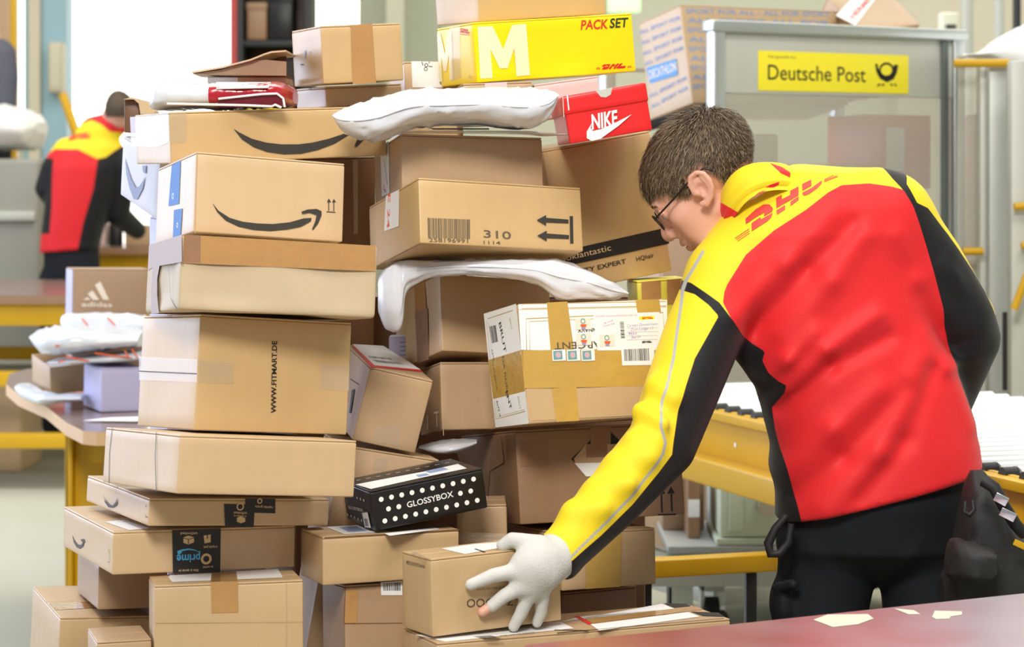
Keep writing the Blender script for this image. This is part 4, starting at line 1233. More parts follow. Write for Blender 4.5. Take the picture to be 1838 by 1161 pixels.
tag(t, 'pale green machine housing standing on the trolley under the conveyor', 'machine')
MB().rbox((0.60, 6.470, 0.42), (0.64, 6.4795, 0.57), 'machine_green', 0.003).build('housing_door', t)
MB().tube([(0.705, 6.479, 0.50), (0.705, 6.40, 0.50)], 0.03, 'chrome', 16).build('knob', t)
MB().rbox((0.565, 6.468, 0.381), (0.81, 6.81, 0.3995), 'machine_green', 0.004).build('base', t)
t = MB().rbox((0.496, 6.60, 0.3805), (0.530, 6.74, 0.56), 'kraft_brown', 0.004).build('cardboard_box')
MB().rbox((0.497, 6.597, 0.44), (0.529, 6.5998, 0.49), 'paper', 0.001).build('shipping_label', t)
tag(t, 'brown box with white band standing on the trolley under the conveyor', 'box')
t = MB().rbox((0.40, 5.64, 0.867), (0.492, 5.80, 0.915), 'kraft_a', 0.004).build('cardboard_box')
MB().rbox((0.401, 5.641, 0.9153), (0.491, 5.72, 0.918), 'kraft_a', 0.001).build('top_flap', t)
tag(t, 'small kraft box on the conveyor just behind the worker\'s bent arm', 'box')

# ------------------------------------------------------------------ wire cages


mat('post_grey', (98, 106, 104), rough=0.5, metal=0.2)


def mesh_mat():
    m = mat('perforated_sheet', (206, 206, 194), rough=0.5, metal=0.3)
    nt = m.node_tree
    b = nt.nodes['Principled BSDF']
    out = nt.nodes['Material Output']
    tc = nt.nodes.new('ShaderNodeTexCoord')
    sp = nt.nodes.new('ShaderNodeSeparateXYZ')
    nt.links.new(tc.outputs['Object'], sp.inputs[0])

    def math_(op, a, b_=None):
        n = nt.nodes.new('ShaderNodeMath')
        n.operation = op
        for i, x in enumerate((a, b_)):
            if x is None:
                continue
            if isinstance(x, (int, float)):
                n.inputs[i].default_value = x
            else:
                nt.links.new(x, n.inputs[i])
        return n.outputs[0]
    k = 2 * PI / 0.013
    u = math_('SINE', math_('MULTIPLY', math_('ADD', sp.outputs[0], sp.outputs[2]), k))
    v = math_('SINE', math_('MULTIPLY', math_('SUBTRACT', sp.outputs[0], sp.outputs[2]), k))
    hole = math_('GREATER_THAN', math_('MULTIPLY', u, v), 0.05)
    tr = nt.nodes.new('ShaderNodeBsdfTransparent')
    mx = nt.nodes.new('ShaderNodeMixShader')
    nt.links.new(hole, mx.inputs[0])
    nt.links.new(b.outputs[0], mx.inputs[1])
    nt.links.new(tr.outputs[0], mx.inputs[2])
    nt.links.new(mx.outputs[0], out.inputs[0])
    return m


mesh_mat()
P0, P1 = Vector((0.610, 7.0, 0)), Vector((1.412, 7.45, 0))
ex = (P1 - P0).normalized()
Lp = (P1 - P0).length
ey = Vector((-ex.y, ex.x, 0))
CM = Matrix((ex, ey, Vector((0, 0, 1)))).transposed().to_4x4()
CM.translation = P0
cage = empty('roll_cage', M=CM)
tag(cage, 'grey perforated roll cage bearing a yellow post sign', 'roll cage')
H = 1.863
KX, KZ = Lp / 0.8654, 1.11
MB().rbox((0.02, -0.004, 1.652), (Lp - 0.02, 0.012, H - 0.02), 'steel_dull', 0.003).build('front_panel', cage)
MB().box((0.02, 0.0, 0.75), (Lp - 0.02, 0.002, 1.654), 'perforated_sheet').build('mesh_panel', cage)
m = MB().rbox((-0.03, -0.03, H - 0.028), (Lp + 0.03, 0.03, H + 0.006), 'steel', 0.006)
m.build('top_rail', cage)
for x, y in ((0, 0), (Lp, 0), (0, 0.62), (Lp, 0.62)):
    MB().rbox((x - 0.022, y - 0.022, 0.12), (x + 0.022, y + 0.022, H + (0.02 if y else 0)), 'steel', 0.006).build('post', cage)
    wh = MB().tube([(x - 0.018, y, 0.055), (x + 0.018, y, 0.055)], 0.055, 'rubber', 18).build('castor_wheel', cage)
    MB().bar((x, y, 0.05), (x, y, 0.14), 0.05, 0.03, 'steel').build('castor_fork', wh)
MB().rbox((Lp - 0.066, -0.016, 0.3), (Lp - 0.040, -0.0045, H - 0.03), 'post_grey', 0.004).build('inner_post', cage)
MB().rbox((-0.02, -0.02, 0.12), (Lp + 0.02, 0.64, 0.17), 'steel_dull', 0.006).build('base', cage)
m = MB()
for z in (0.5, 0.9, 1.3, 1.75):
    m.bar((0, 0.62, z), (Lp, 0.62, z), 0.016, 0.016, 'steel')
m.build('back_rails', cage)
# yellow sign on the front panel
sx0, sx1, sz0, sz1 = 0.150, 0.724, 1.662, 1.783
SW, SH = sx1 - sx0, sz1 - sz0
sg = MB().rbox((sx0, -0.008, sz0), (sx1, -0.0045, sz1), 'sign_yellow', 0.001)


def on_sign(vs, fs, mm):
    sg.add([(sx0 + v[0], -0.0084, sz0 + v[1]) for v in vs], [tuple(f) for f in fs], mm)


on_sign(*place_text('Deutsche Post', (0.034, 0.034), (0.405, 0.034), 0.046, 0.006, 0), 'ink_black')
on_sign(*place_text('Hergestellt fur', (0.036, 0.100), (0.14, 0.100), 0.008, 0, 0), 'ink_grey')
HX = lambda pts: [((x - 303) / 602 * SW, SH - (y - 200 - (x - 303) * 0.03) / 158 * SH) for x, y in pts]
on_sign(*line_quads(HX([(813 + 27 * math.cos(t / 14 * PI), 278 + 27 * math.sin(t / 14 * PI)) for t in range(29)]), 0.0075), 'ink_black')
horn = HX([(766, 252), (771, 285), (786, 313), (815, 328), (843, 315), (856, 290), (862, 257), (844, 255), (837, 285), (823, 304), (804, 304), (788, 290), (779, 270), (776, 252)])
on_sign(horn, tess(horn), 'ink_black')
for q in ([(771, 343), (783, 343), (790, 333), (780, 333)], [(789, 342), (801, 342), (806, 333), (797, 333)], [(826, 333), (835, 333), (842, 342), (832, 342)], [(842, 333), (850, 333), (858, 343), (849, 343)]):
    on_sign(HX(q), [(0, 1, 2, 3)], 'ink_black')
sg.build('sign', cage)
# cartons standing inside the cage
for lo, hi, mm, lb in (((0.03, 0.10, 0.18), (0.30, 0.45, 1.53), 'kraft_c', 'tall tan carton dimly seen through the left half of the cage mesh'),
                       ((0.32, 0.10, 0.18), (0.60, 0.45, 1.44), 'kraft_a', 'pale tan carton dimly seen through the middle of the cage mesh'),
                       ((0.66, 0.08, 0.18), (0.86, 0.40, 1.36), 'kraft_c', 'tan carton under the red box inside the cage')):
    b = MB().rbox(lo, hi, mm, 0.004)
    r = b.build('cardboard_box')
    r.matrix_world = CM
    MB().rbox((lo[0] + 0.001, lo[1] + 0.001, hi[2] + 0.0003), (hi[0] - 0.001, (lo[1] + hi[1]) / 2 - 0.001, hi[2] + 0.003), mm, 0.001).build('top_flap', r)
    tag(r, lb, 'box', 'parcels inside the grey cage')
r = MB().rbox((0.67, 0.06, 1.3645), (0.87, 0.34, 1.60), 'carton_red', 0.004).build('cardboard_box')
r.matrix_world = CM
MB().rbox((0.69, 0.0565, 1.42), (0.76, 0.0592, 1.56), 'paper', 0.0005).build('shipping_label', r)
tag(r, 'red box seen through the right half of the cage mesh', 'box', 'parcels inside the grey cage')
# dark tray and carton under the blue printed carton
r = MB().bar((0.3905,7.1,1.549), (0.612,7.12,1.617), 0.10, 0.03, 'rubber').build('rubber_mat')
tag(r, 'black rubber mat under the blue printed carton', 'mat')
r = MB().rbox((0.435, 6.76, 0.3805), (0.555, 6.93, 1.50), 'kraft_d', 0.004).build('cardboard_box')
MB().rbox((0.437, 6.762, 1.5003), (0.553, 6.84, 1.503), 'kraft_d', 0.001).build('top_flap', r)
tag(r, 'tall brown carton behind the worker\'s head, left of the cage', 'box')

# second cage at the right edge, seen along its side
c2 = empty('roll_cage', (0, 0, 0))
tag(c2, 'grey cage with yellow top bar at the right edge, carrying a white sack', 'roll cage')
for px0, px1, D, mm, nm in ((1759, 1775, 7.25, 'steel_dull', 'post'), (1775, 1809, 7.2, 'galvanised', 'side_post'), (1815, 1850, 7.0, 'steel_dull', 'post')):
    MB().rbox(((px0 - 919) / 4200 * D, D, 0.14), ((px1 - 919) / 4200 * D, D + 0.06, 1.75), mm, 0.006).build(nm, c2)
MB().tube([(1.354,7.17,1.75), (1.524,7.17,1.75)], 0.013, 'yellow_paint', 12).build('top_bar', c2)
for a, b in (((1.387,7.2,1.173), (1.449,7.2,1.173)), ((1.495,6.97,1.312), (1.545,6.97,1.315)), ((1.517,6.97,1.196), (1.545,6.97,1.198)), ((1.48,6.9,1.01), (1.521,6.9,1.117))):
    MB().tube([a, b], 0.012, 'yellow_paint', 10).build('peg', c2)
MB().box(((1.393,7.32,1.955)[0], 7.32, 0.2), ((1.462,7.32,1.955)[0], 7.322, 1.75), 'perforated_sheet').build('mesh_panel', c2)
MB().rbox((1.475, 6.98, 0.1), (1.62, 7.9, 0.15), 'steel_dull', 0.006).build('base', c2)
for a, b in (((1.5,7.1,0.9912), (1.5,7.1,0.7545)), ((1.51,7.1,0.8695), (1.574,7.1,0.8661))):
    MB().tube([a, b], 0.012, 'dark_metal', 8).build('brace', c2)
for x in (1.50, 1.59):
    MB().tube([(x - 0.018, 7.1, 0.052), (x + 0.018, 7.1, 0.052)], 0.052, 'rubber', 16).build('castor_wheel', c2)
r = MB().rbox((1.476, 7.40, 0.1505), (1.60, 7.8, 1.60), 'kraft_d', 0.004).build('cardboard_box')
MB().rbox((1.477, 7.402, 1.6003), (1.599, 7.6, 1.6035), 'kraft_d', 0.001).build('top_flap', r)
tag(r, 'tall brown carton inside the right edge cage', 'box')

# ------------------------------------------------------------------ tables


def slab_top(name, outline, z, t, mat_top, mat_edge, label, cat='table'):
    n = len(outline)
    m = MB()
    top = [(x, y, z) for x, y in outline]
    bot = [(x, y, z - t) for x, y in outline]
    tri = tess(outline)
    area2 = sum(outline[i][0] * outline[(i + 1) % n][1] - outline[(i + 1) % n][0] * outline[i][1] for i in range(n))
    if area2 < 0:
        outline = outline[::-1]
        return slab_top(name, outline, z, t, mat_top, mat_edge, label, cat)
    up = []
    for f in tri:
        a, b, c = [Vector(top[i]) for i in f]
        up.append(f if (b - a).cross(c - a).z > 0 else f[::-1])
    m.add(top, up, mat_top)
    m.add(bot, [f[::-1] for f in up], mat_top)
    m.add(top + bot, [(i + n, (i + 1) % n + n, (i + 1) % n, i) for i in range(n)], mat_edge)
    o = m.build(name)
    tag(o, label, cat)
    return o


# left table with rounded corner
lt = slab_top('work_table', [(-1.06, 5.97), (-1.10, 6.0), (-1.183, 6.21), (-1.326, 6.66), (-1.485, 7.04), (-1.60, 7.4), (-1.675, 7.8), (-1.66, 8.0), (-1.58, 8.12), (-0.30, 8.12), (-0.30, 5.97)],
              0.747, 0.035, 'table_brown', 'ply_edge', 'brown topped table with rounded pale edge behind the left stack')
for x, y in ((-1.205, 6.35), (-1.5, 7.85), (-0.4, 6.1), (-0.4, 7.9)):
    m = MB().rbox((x, y, 0), (x + 0.012, y + 0.06, 0.714), 'yellow_paint', 0.003)
    m.rbox((x + 0.012, y + 0.03, 0), (x + 0.09, y + 0.042, 0.714), 'yellow_paint', 0.003)
    m.build('leg', lt)
MB().bar((-1.44, 7.9, 0.66), (-0.36, 7.9, 0.66), 0.05, 0.08, 'yellow_paint').build('apron', lt)
MB().bar((-1.17, 6.41, 0.66), (-0.36, 6.2, 0.66), 0.05, 0.08, 'yellow_paint').build('apron', lt)
# near table, bottom right, with worn paper stickers
nt_ = slab_top('sorting_table', [(0.02, 3.20), (0.30, 3.34), (0.56, 3.48), (0.86, 3.64), (1.35, 3.90), (1.9, 2.9), (0.3, 2.2), (-0.10, 2.85)], 0.75, 0.03, 'table_red_sheen', 'ply_edge',
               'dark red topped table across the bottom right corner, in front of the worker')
for x, y in ((0.3, 2.45), (1.7, 2.95), (0.2, 3.1), (1.25, 3.7)):
    MB().rbox((x - 0.03, y - 0.03, 0), (x + 0.03, y + 0.03, 0.72), 'yellow_paint', 0.006).build('leg', nt_)


def sticker(pts, label):
    m = MB()
    P = [(x, y, 0.7506) for x, y in pts]
    m.prism(P, (0, 0, 1), 0.0004, 'paper_cream')
    tag(m.build('torn_sticker'), label, 'sticker', 'paper remnants on the red table')


sticker([(0.4353,3.379),(0.4559,3.324),(0.4946,3.345),(0.5235,3.388),(0.5208,3.423),(0.4607,3.419)], 'large torn pale sticker on the red table, left of the others')
sticker([(0.5664,3.468),(0.5795,3.423),(0.5974,3.423),(0.593,3.454)], 'faint narrow sticker scrap on the red table, between the other two')
sticker([(0.6106,3.401),(0.6131,3.384),(0.6332,3.388),(0.6381,3.405),(0.6577,3.419),(0.662,3.445),(0.6234,3.45)], 'small ragged white scrap on the red table, rightmost of three')

# far yellow framed tables
for (x0, x1, y0, y1, z, lb) in ((-4.2, -1.30, 10.5, 12.25, 0.88, 'long table with yellow frame in front of the distant worker'), (-2.96, -1.2, 13.9, 15.0, 1.0, 'further table with yellow frame behind the distant worker')):
    t = slab_top('work_table', [(x0, y0), (x1, y0), (x1, y1), (x0, y1)], z, 0.04, 'table_brown', 'kraft_brown', lb)
    for y in (y0 + 0.08, y1 - 0.08):
        m = MB()
        m.bar((x0 + 0.1, y, z - 0.09), (x1 - 0.1, y, z - 0.09), 0.05, 0.10, 'yellow_paint')
        m.build('top_rail', t)
        for zz in (0.50, 0.22):
            MB().bar((x0 + 0.1, y, zz), (x1 - 0.1, y, zz), 0.05, 0.07, 'yellow_paint').build('rail', t)
    for x in (x0 + 0.1, -2.15 if x0 > -3 else -3.3, x1 - 0.12):
        for y in (y0 + 0.08, y1 - 0.08):
            MB().rbox((x - 0.035, y - 0.035, 0), (x + 0.035, y + 0.035, z - 0.04), 'yellow_paint', 0.006).build('leg', t)
# things under and on the far tables
r = MB().rbox((-2.75, 11.2, 0.0), (-2.35, 11.7, 0.45), 'kraft_a', 0.01).build('cardboard_box')
MB().rbox((-2.749, 11.201, 0.4503), (-2.351, 11.44, 0.454), 'kraft_a', 0.001).build('top_flap', r)
tag(r, 'pale carton on the floor under the long yellow framed table', 'box')
r = MB()
r.tube([(-2.42, 14.3, 1.001), (-2.42, 14.3, 1.13), (-2.42, 14.3, 1.15)], [0.045, 0.045, 0.03], 'carton_black', 16)
r = r.build('jar')
MB().tube([(-2.42, 14.3, 1.151), (-2.42, 14.3, 1.17)], 0.033, 'ink_white', 16).build('lid', r)
tag(r, 'dark jar on the further table, right of the distant worker', 'jar')
for x0, x1, z1, mm, lb in ((-2.58, -2.48, 1.17, 'carton_pinkish', 'small pinkish box on the further table'), (-2.36, -2.2, 1.13, 'kraft_c', 'small brown box on the further table')):
    r = MB().rbox((x0, 14.25, 1.001), (x1, 14.4, z1), mm, 0.006).build('cardboard_box')
    MB().rbox((x0 + 0.001, 14.251, z1 + 0.0003), (x1 - 0.001, 14.32, z1 + 0.003), mm, 0.001).build('top_flap', r)
    tag(r, lb, 'box', 'small boxes on the further table')
# grey container with white sheet, far left
gx0, gx1 = (-3.06,13.4,2.433)[0], (-2.639,13.4,2.433)[0]
t = MB().rbox((gx0, 13.05, 0.05), (gx1, 13.8, 1.52), 'wall_grey', 0.03).build('mail_container')
m = MB()
for k in range(3):
    m.bar((gx0 + 0.02, 13.04, 0.4 + 0.4 * k), (gx1 - 0.02, 13.04, 0.4 + 0.4 * k), 0.03, 0.05, 'steel_dull')
m.build('rim', t)
tag(t, 'grey mail container at the far left under a white sheet', 'container')

# ------------------------------------------------------------------ soft mailers and sheets


def catmull(P, n):
    """n samples along stations P (lists of equal length)"""
    out = []
    P = [list(p) for p in P]
    m = len(P)
    for k in range(n):
        t = k / (n - 1) * (m - 1)
        i = min(int(t), m - 2)
        f = t - i
        p0, p1, p2, p3 = P[max(i - 1, 0)], P[i], P[i + 1], P[min(i + 2, m - 1)]
        r = []
        for a, b, c, d in zip(p0, p1, p2, p3):
            v = 0.5 * ((2 * b) + (-a + c) * f + (2 * a - 5 * b + 4 * c - d) * f * f + (-a + 3 * b - 3 * c + d) * f ** 3)
            lo, hi = min(b, c), max(b, c)
            r.append(min(max(v, lo - (hi - lo) * 0.12), hi + (hi - lo) * 0.12))
        out.append(r)
    return out


def vnoise(x, y, s=0):
    xi, yi = math.floor(x), math.floor(y)
    fx, fy = x - xi, y - yi
    fx, fy = fx * fx * (3 - 2 * fx), fy * fy * (3 - 2 * fy)
    g = lambda i, j: hsh(xi + i, yi + j, s)
    return (g(0, 0) * (1 - fx) + g(1, 0) * fx) * (1 - fy) + (g(0, 1) * (1 - fx) + g(1, 1) * fx) * fy


def pillow(stations, m, n=72, rim=36, wr=0.004, seed=1, e=0.75, mb=None, wave=14.0):
    """bag lofted along stations (x, y, z_top, z_bottom, half depth): a lens shaped section with a seam front and back"""
    mb = mb or MB()
    S = catmull(stations, n)
    vs, fs = [], []
    for i, (x, y, zt, zb, w) in enumerate(S):
        zm, h = (zt + zb) / 2, max((zt - zb) / 2, 0.0006)
        for k in range(rim):
            a = 2 * PI * k / rim
            c, s = math.cos(a), math.sin(a)
            yy = y - w * math.copysign(abs(c) ** 0.9, c)
            zz = zm + h * math.copysign(abs(s) ** e, s)
            u, v = x * wave * 1.6, 6 * abs(k / rim - 0.5) * 2
            r1 = 1 - abs(2 * vnoise(u + v * 0.8, v * 0.9 - u * 0.25, seed) - 1)
            r2 = 1 - abs(2 * vnoise(u * 2.1 - v * 1.1 + 5, v * 1.3 + u * 0.5, seed + 3) - 1)
            d = wr * (r1 ** 3 * 1.5 - 0.7 + 0.55 * r2 ** 4) * min(1, h / 0.012)
            vs.append((x + 0.3 * d, yy - d * c * 0.8, zz + d * s))
    for i in range(n - 1):
        for k in range(rim):
            fs.append((i * rim + k, (i + 1) * rim + k, (i + 1) * rim + (k + 1) % rim, i * rim + (k + 1) % rim))
    mb.add(vs, fs, m, True)
    mb.add(vs[:rim], [tuple(range(rim))], m, True)
    mb.add(vs[-rim:], [tuple(range(rim))[::-1]], m, True)
    return mb


def st(top, bot, w):
    return (top[0], top[1], top[2], bot[2], w)


def seam(stations, side, m, r=0.0016, f=0.5, n=40):
    S = catmull(stations, n)
    return MB().tube([(x, y - w * 1.0 * side, zb + (zt - zb) * f) for x, y, zt, zb, w in S], r, m, 6)


S1 = [st((-0.3023,3.98,1.499), (-0.3023,3.98,1.491), .03), st((-0.29,3.98,1.504), (-0.29,3.98,1.473), .05), st((-0.2625,3.98,1.513), (-0.2625,3.98,1.459), .065), st((-0.2246,3.98,1.525), (-0.2246,3.98,1.456), .075),
      st((-0.1713,4.02,1.54), (-0.1713,4.02,1.477), .10), st((-0.1147,4.05,1.544), (-0.1147,4.05,1.481), .11), st((-0.0569,4.05,1.547), (-0.0569,4.05,1.481), .11), st((0.001,4.05,1.548), (0.001,4.05,1.473), .10),
      st((0.0374,4.03,1.543), (0.0374,4.03,1.478), .07), st((0.0625,3.98,1.534), (0.0625,3.98,1.498), .03), st((0.0781,3.95,1.53), (0.0781,3.95,1.526), .012)]
o = pillow(S1, 'poly_white', seed=2, wr=0.0055, wave=10).build('poly_mailer')
tag(o, 'plump white plastic mailer lying over the upper middle boxes', 'mailer', 'plastic mailers in the pile')
seam(S1, 1, 'poly_white').build('seam', o)

S2 = [st((-0.2314,4.05,1.216), (-0.2314,4.05,1.158), .015), st((-0.2208,4.05,1.23), (-0.2208,4.05,1.133), .03), st((-0.2071,4.045,1.239), (-0.2071,4.045,1.127), .035), st((-0.1962,4.04,1.245), (-0.1962,4.04,1.128), .033), st((-0.1883,4.035,1.247), (-0.1883,4.035,1.145), .03),
      st((-0.1823,4.03,1.248), (-0.1823,4.03,1.194), .03), st((-0.1618,4.02,1.249), (-0.1618,4.02,1.21), .033), st((-0.1329,4.015,1.249), (-0.1329,4.015,1.221), .034), st((-0.0754,4.01,1.25), (-0.0754,4.01,1.225), .034), st((-0.0181,4.01,1.25), (-0.0181,4.01,1.221), .034),
      st((0.0392,4.015,1.249), (0.0392,4.015,1.21), .034), st((0.0825,4.03,1.247), (0.0825,4.03,1.182), .034), st((0.136,4.05,1.229), (0.136,4.05,1.18), .034), st((0.175,4.06,1.207), (0.175,4.06,1.181), .025), st((0.2011,4.06,1.192), (0.2011,4.06,1.188), .010)]
o = pillow(S2, 'poly_white', seed=9, wr=0.004, wave=9).build('poly_mailer')
tag(o, 'white mailer drooping over both ends of the box left of the wine carton', 'mailer', 'plastic mailers in the pile')
seam(S2[6:], 1, 'poly_white', f=0.6).build('seam', o)

# thin envelope with a lifted corner
S3 = [st((-0.223,4.09,1.467), (-0.223,4.09,1.465), .05), st((-0.1552,4.1,1.472), (-0.1552,4.1,1.469), .08), st((-0.0674,4.1,1.472), (-0.0674,4.1,1.469), .09), st((0.0205,4.1,1.472), (0.0205,4.1,1.467), .09), st((0.0544,4.08,1.47), (0.0544,4.08,1.463), .06), st((0.095,4.03,1.466), (0.095,4.03,1.464), .02)]
o = pillow(S3, 'poly_grey', seed=4, wr=0.001, n=40).build('flat_mailer')
tag(o, 'thin white envelope under the plump mailer, right corner lifted', 'envelope')
MB().rbox((-0.14, 4.03, 1.4755), (-0.04, 4.12, 1.476), 'paper', 0.0002).build('shipping_label', o)

# white and red garment bag on the long box
S4 = [st((-0.6267,4.1,1.53), (-0.6267,4.1,1.51), .05), st((-0.6155,4.11,1.556), (-0.6155,4.11,1.509), .09), st((-0.5896,4.12,1.56), (-0.5896,4.12,1.51), .11), st((-0.5484,4.12,1.556), (-0.5484,4.12,1.511), .11), st((-0.514,4.12,1.555), (-0.514,4.12,1.511), .11), st((-0.4895,4.12,1.555), (-0.4895,4.12,1.512), .105)]
o = pillow(S4, 'poly_white', seed=6, wr=0.003, e=0.5).build('garment_bag')
tag(o, 'white and dark red plastic bag lying open on the long box', 'bag')
S4b = [st((-0.5196,4.11,1.552), (-0.5196,4.11,1.513), .108), st((-0.4699,4.12,1.555), (-0.4699,4.12,1.514), .11), st((-0.4208,4.12,1.557), (-0.4208,4.12,1.516), .11), st((-0.3963,4.12,1.554), (-0.3963,4.12,1.517), .09), st((-0.3825,4.13,1.544), (-0.3825,4.13,1.522), .05)]
pillow(S4b, 'poly_red', seed=8, wr=0.003, e=0.5).build('red_wrapping', o)
m = MB().prism([(-0.502,4.001,1.526), (-0.4658,4.001,1.53), (-0.4277,4.001,1.533), (-0.3991,4.001,1.534), (-0.3915,4.001,1.525), (-0.3915,4.001,1.512), (-0.5039,4.001,1.51)], (0, -1, 0), 0.004, 'poly_darkred')
m.build('bag_opening', o)
m = MB().tube([(-0.5895,4,1.517), (-0.5503,3.992,1.516), (-0.5028,3.992,1.515), (-0.4553,3.992,1.514), (-0.4097,3.992,1.512), (-0.404,3.992,1.515), (-0.3935,3.992,1.51)], 0.0022, 'paper', 6)
m.tube([(-0.5009,3.992,1.525), (-0.4648,3.992,1.529), (-0.4268,3.992,1.533), (-0.4011,3.992,1.534), (-0.3906,3.992,1.526), (-0.3878,3.992,1.511)], 0.002, 'paper', 6)
m.build('trim', o)
MB().prism([(-0.512,4.05,1.554), (-0.4175,4.05,1.554), (-0.4167,4.005,1.544), (-0.5063,4.005,1.542)], (0, -0.3, 1), 0.002, 'paper').build('shipping_label', o)

# thin box and open kraft envelope on top of the bag
a, b = (-0.547,4.2,1.56), (-0.405,4.2,1.572)
o = MB().rbox((a[0], 4.2, a[2]), (b[0], 4.32, b[2]), 'kraft_b', 0.002).build('cardboard_box')
MB().rbox((a[0] + 0.0005, 4.1985, a[2] + 0.001), (a[0] + 0.055, 4.1998, b[2] - 0.001), 'paper', 0.0003).build('shipping_label', o)
tag(o, 'thin kraft box lying on the white and red bag', 'box')
o = empty('kraft_envelope', (-0.489,4.2,1.574))
o.location = (0, 0, 0)
tag(o, 'brown card envelope gaping open beside the small taped box', 'envelope')
MB().prism([(-0.5699,4.17,1.576), (-0.5203,4.17,1.583), (-0.4607,4.17,1.6), (-0.4378,4.17,1.601), (-0.4021,4.17,1.598), (-0.4021,4.17,1.573), (-0.4756,4.17,1.574)], (0, 1, 0), 0.003, 'kraft_brown').build('gusset', o)
top = [(-0.5692,4.165,1.577), (-0.5147,4.165,1.586), (-0.4651,4.165,1.599), (-0.4403,4.165,1.609), (-0.4274,4.165,1.613), (-0.4016,4.165,1.615)]
m = MB()
vs = []
for p in top:
    for y, z in ((4.16, 0), (4.34, 0), (4.34, 0.003), (4.16, 0.003)):
        vs.append((p[0], y, p[2] + z))
fs = []
for i in range(len(top) - 1):
    for k in range(4):
        fs.append((i * 4 + k, i * 4 + (k + 1) % 4, i * 4 + 4 + (k + 1) % 4, i * 4 + 4 + k))
fs += [(3, 2, 1, 0), tuple(len(vs) - 4 + i for i in range(4))]
m.add(vs, fs, 'kraft_a')
m.build('flap', o)
MB().prism([(-0.5877,4.3,1.582), (-0.5314,4.3,1.591), (-0.4802,4.3,1.605), (-0.4546,4.3,1.615), (-0.4413,4.3,1.619), (-0.4146,4.3,1.621), (-0.4146,4.3,1.579), (-0.4904,4.3,1.58)], (0, 1, 0), 0.003, 'kraft_dark').build('back_panel', o)
MB().prism([(-0.5703,4.173,1.576), (-0.4759,4.173,1.573), (-0.4024,4.173,1.573), (-0.4024,4.173,1.573), (-0.4759,4.173,1.574)], (0, 1, 0), 0.127, 'kraft_c').build('bottom_panel', o)

# open little carton by the distant worker's head
o = empty('open_box', (0, 0, 0))
tag(o, 'little open carton with raised flap behind the left end of the long box', 'box')
a, b = (-0.7325,4.42,1.477), (-0.704,4.42,1.538)
MB().rbox((a[0], 4.42, a[2]), (b[0], 4.50, b[2]), 'kraft_dark', 0.002).build('side_wall', o)
MB().prism([(-0.7312,4.4,1.539), (-0.7155,4.4,1.543), (-0.6883,4.4,1.536), (-0.6726,4.4,1.517), (-0.6726,4.4,1.511), (-0.6988,4.4,1.511), (-0.7019,4.4,1.531), (-0.7113,4.4,1.539)], (0, 1, 0), 0.06, 'kraft_a').build('flap', o)

# bits in the gaps
S5 = [st((-0.163,4.1,0.9202), (-0.163,4.1,0.9183), .02), st((-0.1308,4.1,0.928), (-0.1308,4.1,0.9095), .05), st((-0.1015,4.1,0.931), (-0.1015,4.1,0.9114), .06), st((-0.0771,4.1,0.931), (-0.0771,4.1,0.9183), .04), st((-0.0615,4.1,0.931), (-0.0615,4.1,0.9251), .02)]
o = pillow(S5, 'poly_grey', seed=12, wr=0.002, n=30).build('poly_mailer')
tag(o, 'crumpled grey mailer end under the box with two white strokes', 'mailer', 'plastic mailers in the pile')
a, b = (-0.2273,4.3,1.037), (-0.1822,4.3,1.099)
o = MB().rbox((a[0], 4.32, a[2]), (b[0], 4.36, b[2]), 'carton_lilac', 0.003).build('padded_envelope')
m = MB()
for k in range(5):
    m.add(*(lambda v, f: ([(a[0] + 0.020 + x, 4.3195, b[2] - 0.012 - 0.008 * k + y) for x, y in [(p[0], p[1]) for p in v]], f))([(0, 0), (0.02, 0), (0.02, 0.002), (0, 0.002)], [(0, 1, 2, 3)]), 'ink_slate')
m.build('printed_lines', o)
tag(o, 'bluish envelope deep in the gap above the tilted box', 'envelope')
S6 = [st((-0.1001,3.93,0.7933), (-0.1001,3.93,0.7774), .004), st((-0.0646,3.93,0.7942), (-0.0646,3.93,0.7774), .006), st((-0.0066,3.93,0.7924), (-0.0066,3.93,0.7755), .004)]
o = pillow(S6, 'tape_clear', seed=15, wr=0.002, n=24).build('plastic_strip')
tag(o, 'clear plastic strip behind the gripped box', 'plastic')

# left table mailers
S7 = [st((-1.319,6.75,0.9911), (-1.319,6.75,0.9621), .06), st((-1.292,6.75,1.001), (-1.292,6.75,0.93), .14), st((-1.204,6.75,1.002), (-1.204,6.75,0.9268), .16), st((-1.115,6.75,0.9991), (-1.115,6.75,0.93), .16), st((-1.056,6.75,0.9862), (-1.056,6.75,0.9461), .10)]
S7 = [(x, 6.86, a, c, w * 0.36) for x, y, a, c, w in S7]
o = pillow(S7, 'poly_white', seed=21, wr=0.004, n=40).build('poly_mailer')
tag(o, 'white mailer with orange lines lying on top, in front of the three bar carton', 'mailer', 'mailers on the left table')
m = MB()
for (p, q) in (((-1.249,6.795,0.9901), (-1.231,6.795,0.9691)), ((-1.176,6.795,0.9933), (-1.153,6.795,0.9707))):
    m.bar(p, q, 0.004, 0.004, 'ink_orange')
m.build('printed_lines', o)
S8 = [st((-1.369,6.68,0.949), (-1.369,6.68,0.941), .05), st((-1.338,6.66,0.9645), (-1.338,6.66,0.9106), .10), st((-1.295,6.64,0.9737), (-1.295,6.64,0.8994), .14), st((-1.216,6.64,0.9753), (-1.216,6.64,0.9057), .16), st((-1.121,6.64,0.969), (-1.121,6.64,0.9152), .16), st((-1.039,6.64,0.9626), (-1.039,6.64,0.9231), .14)]
o = pillow(S8, 'poly_white', seed=22, wr=0.006, n=48).build('poly_mailer')
tag(o, 'big crumpled white mailer over the open box on the left table', 'mailer', 'mailers on the left table')
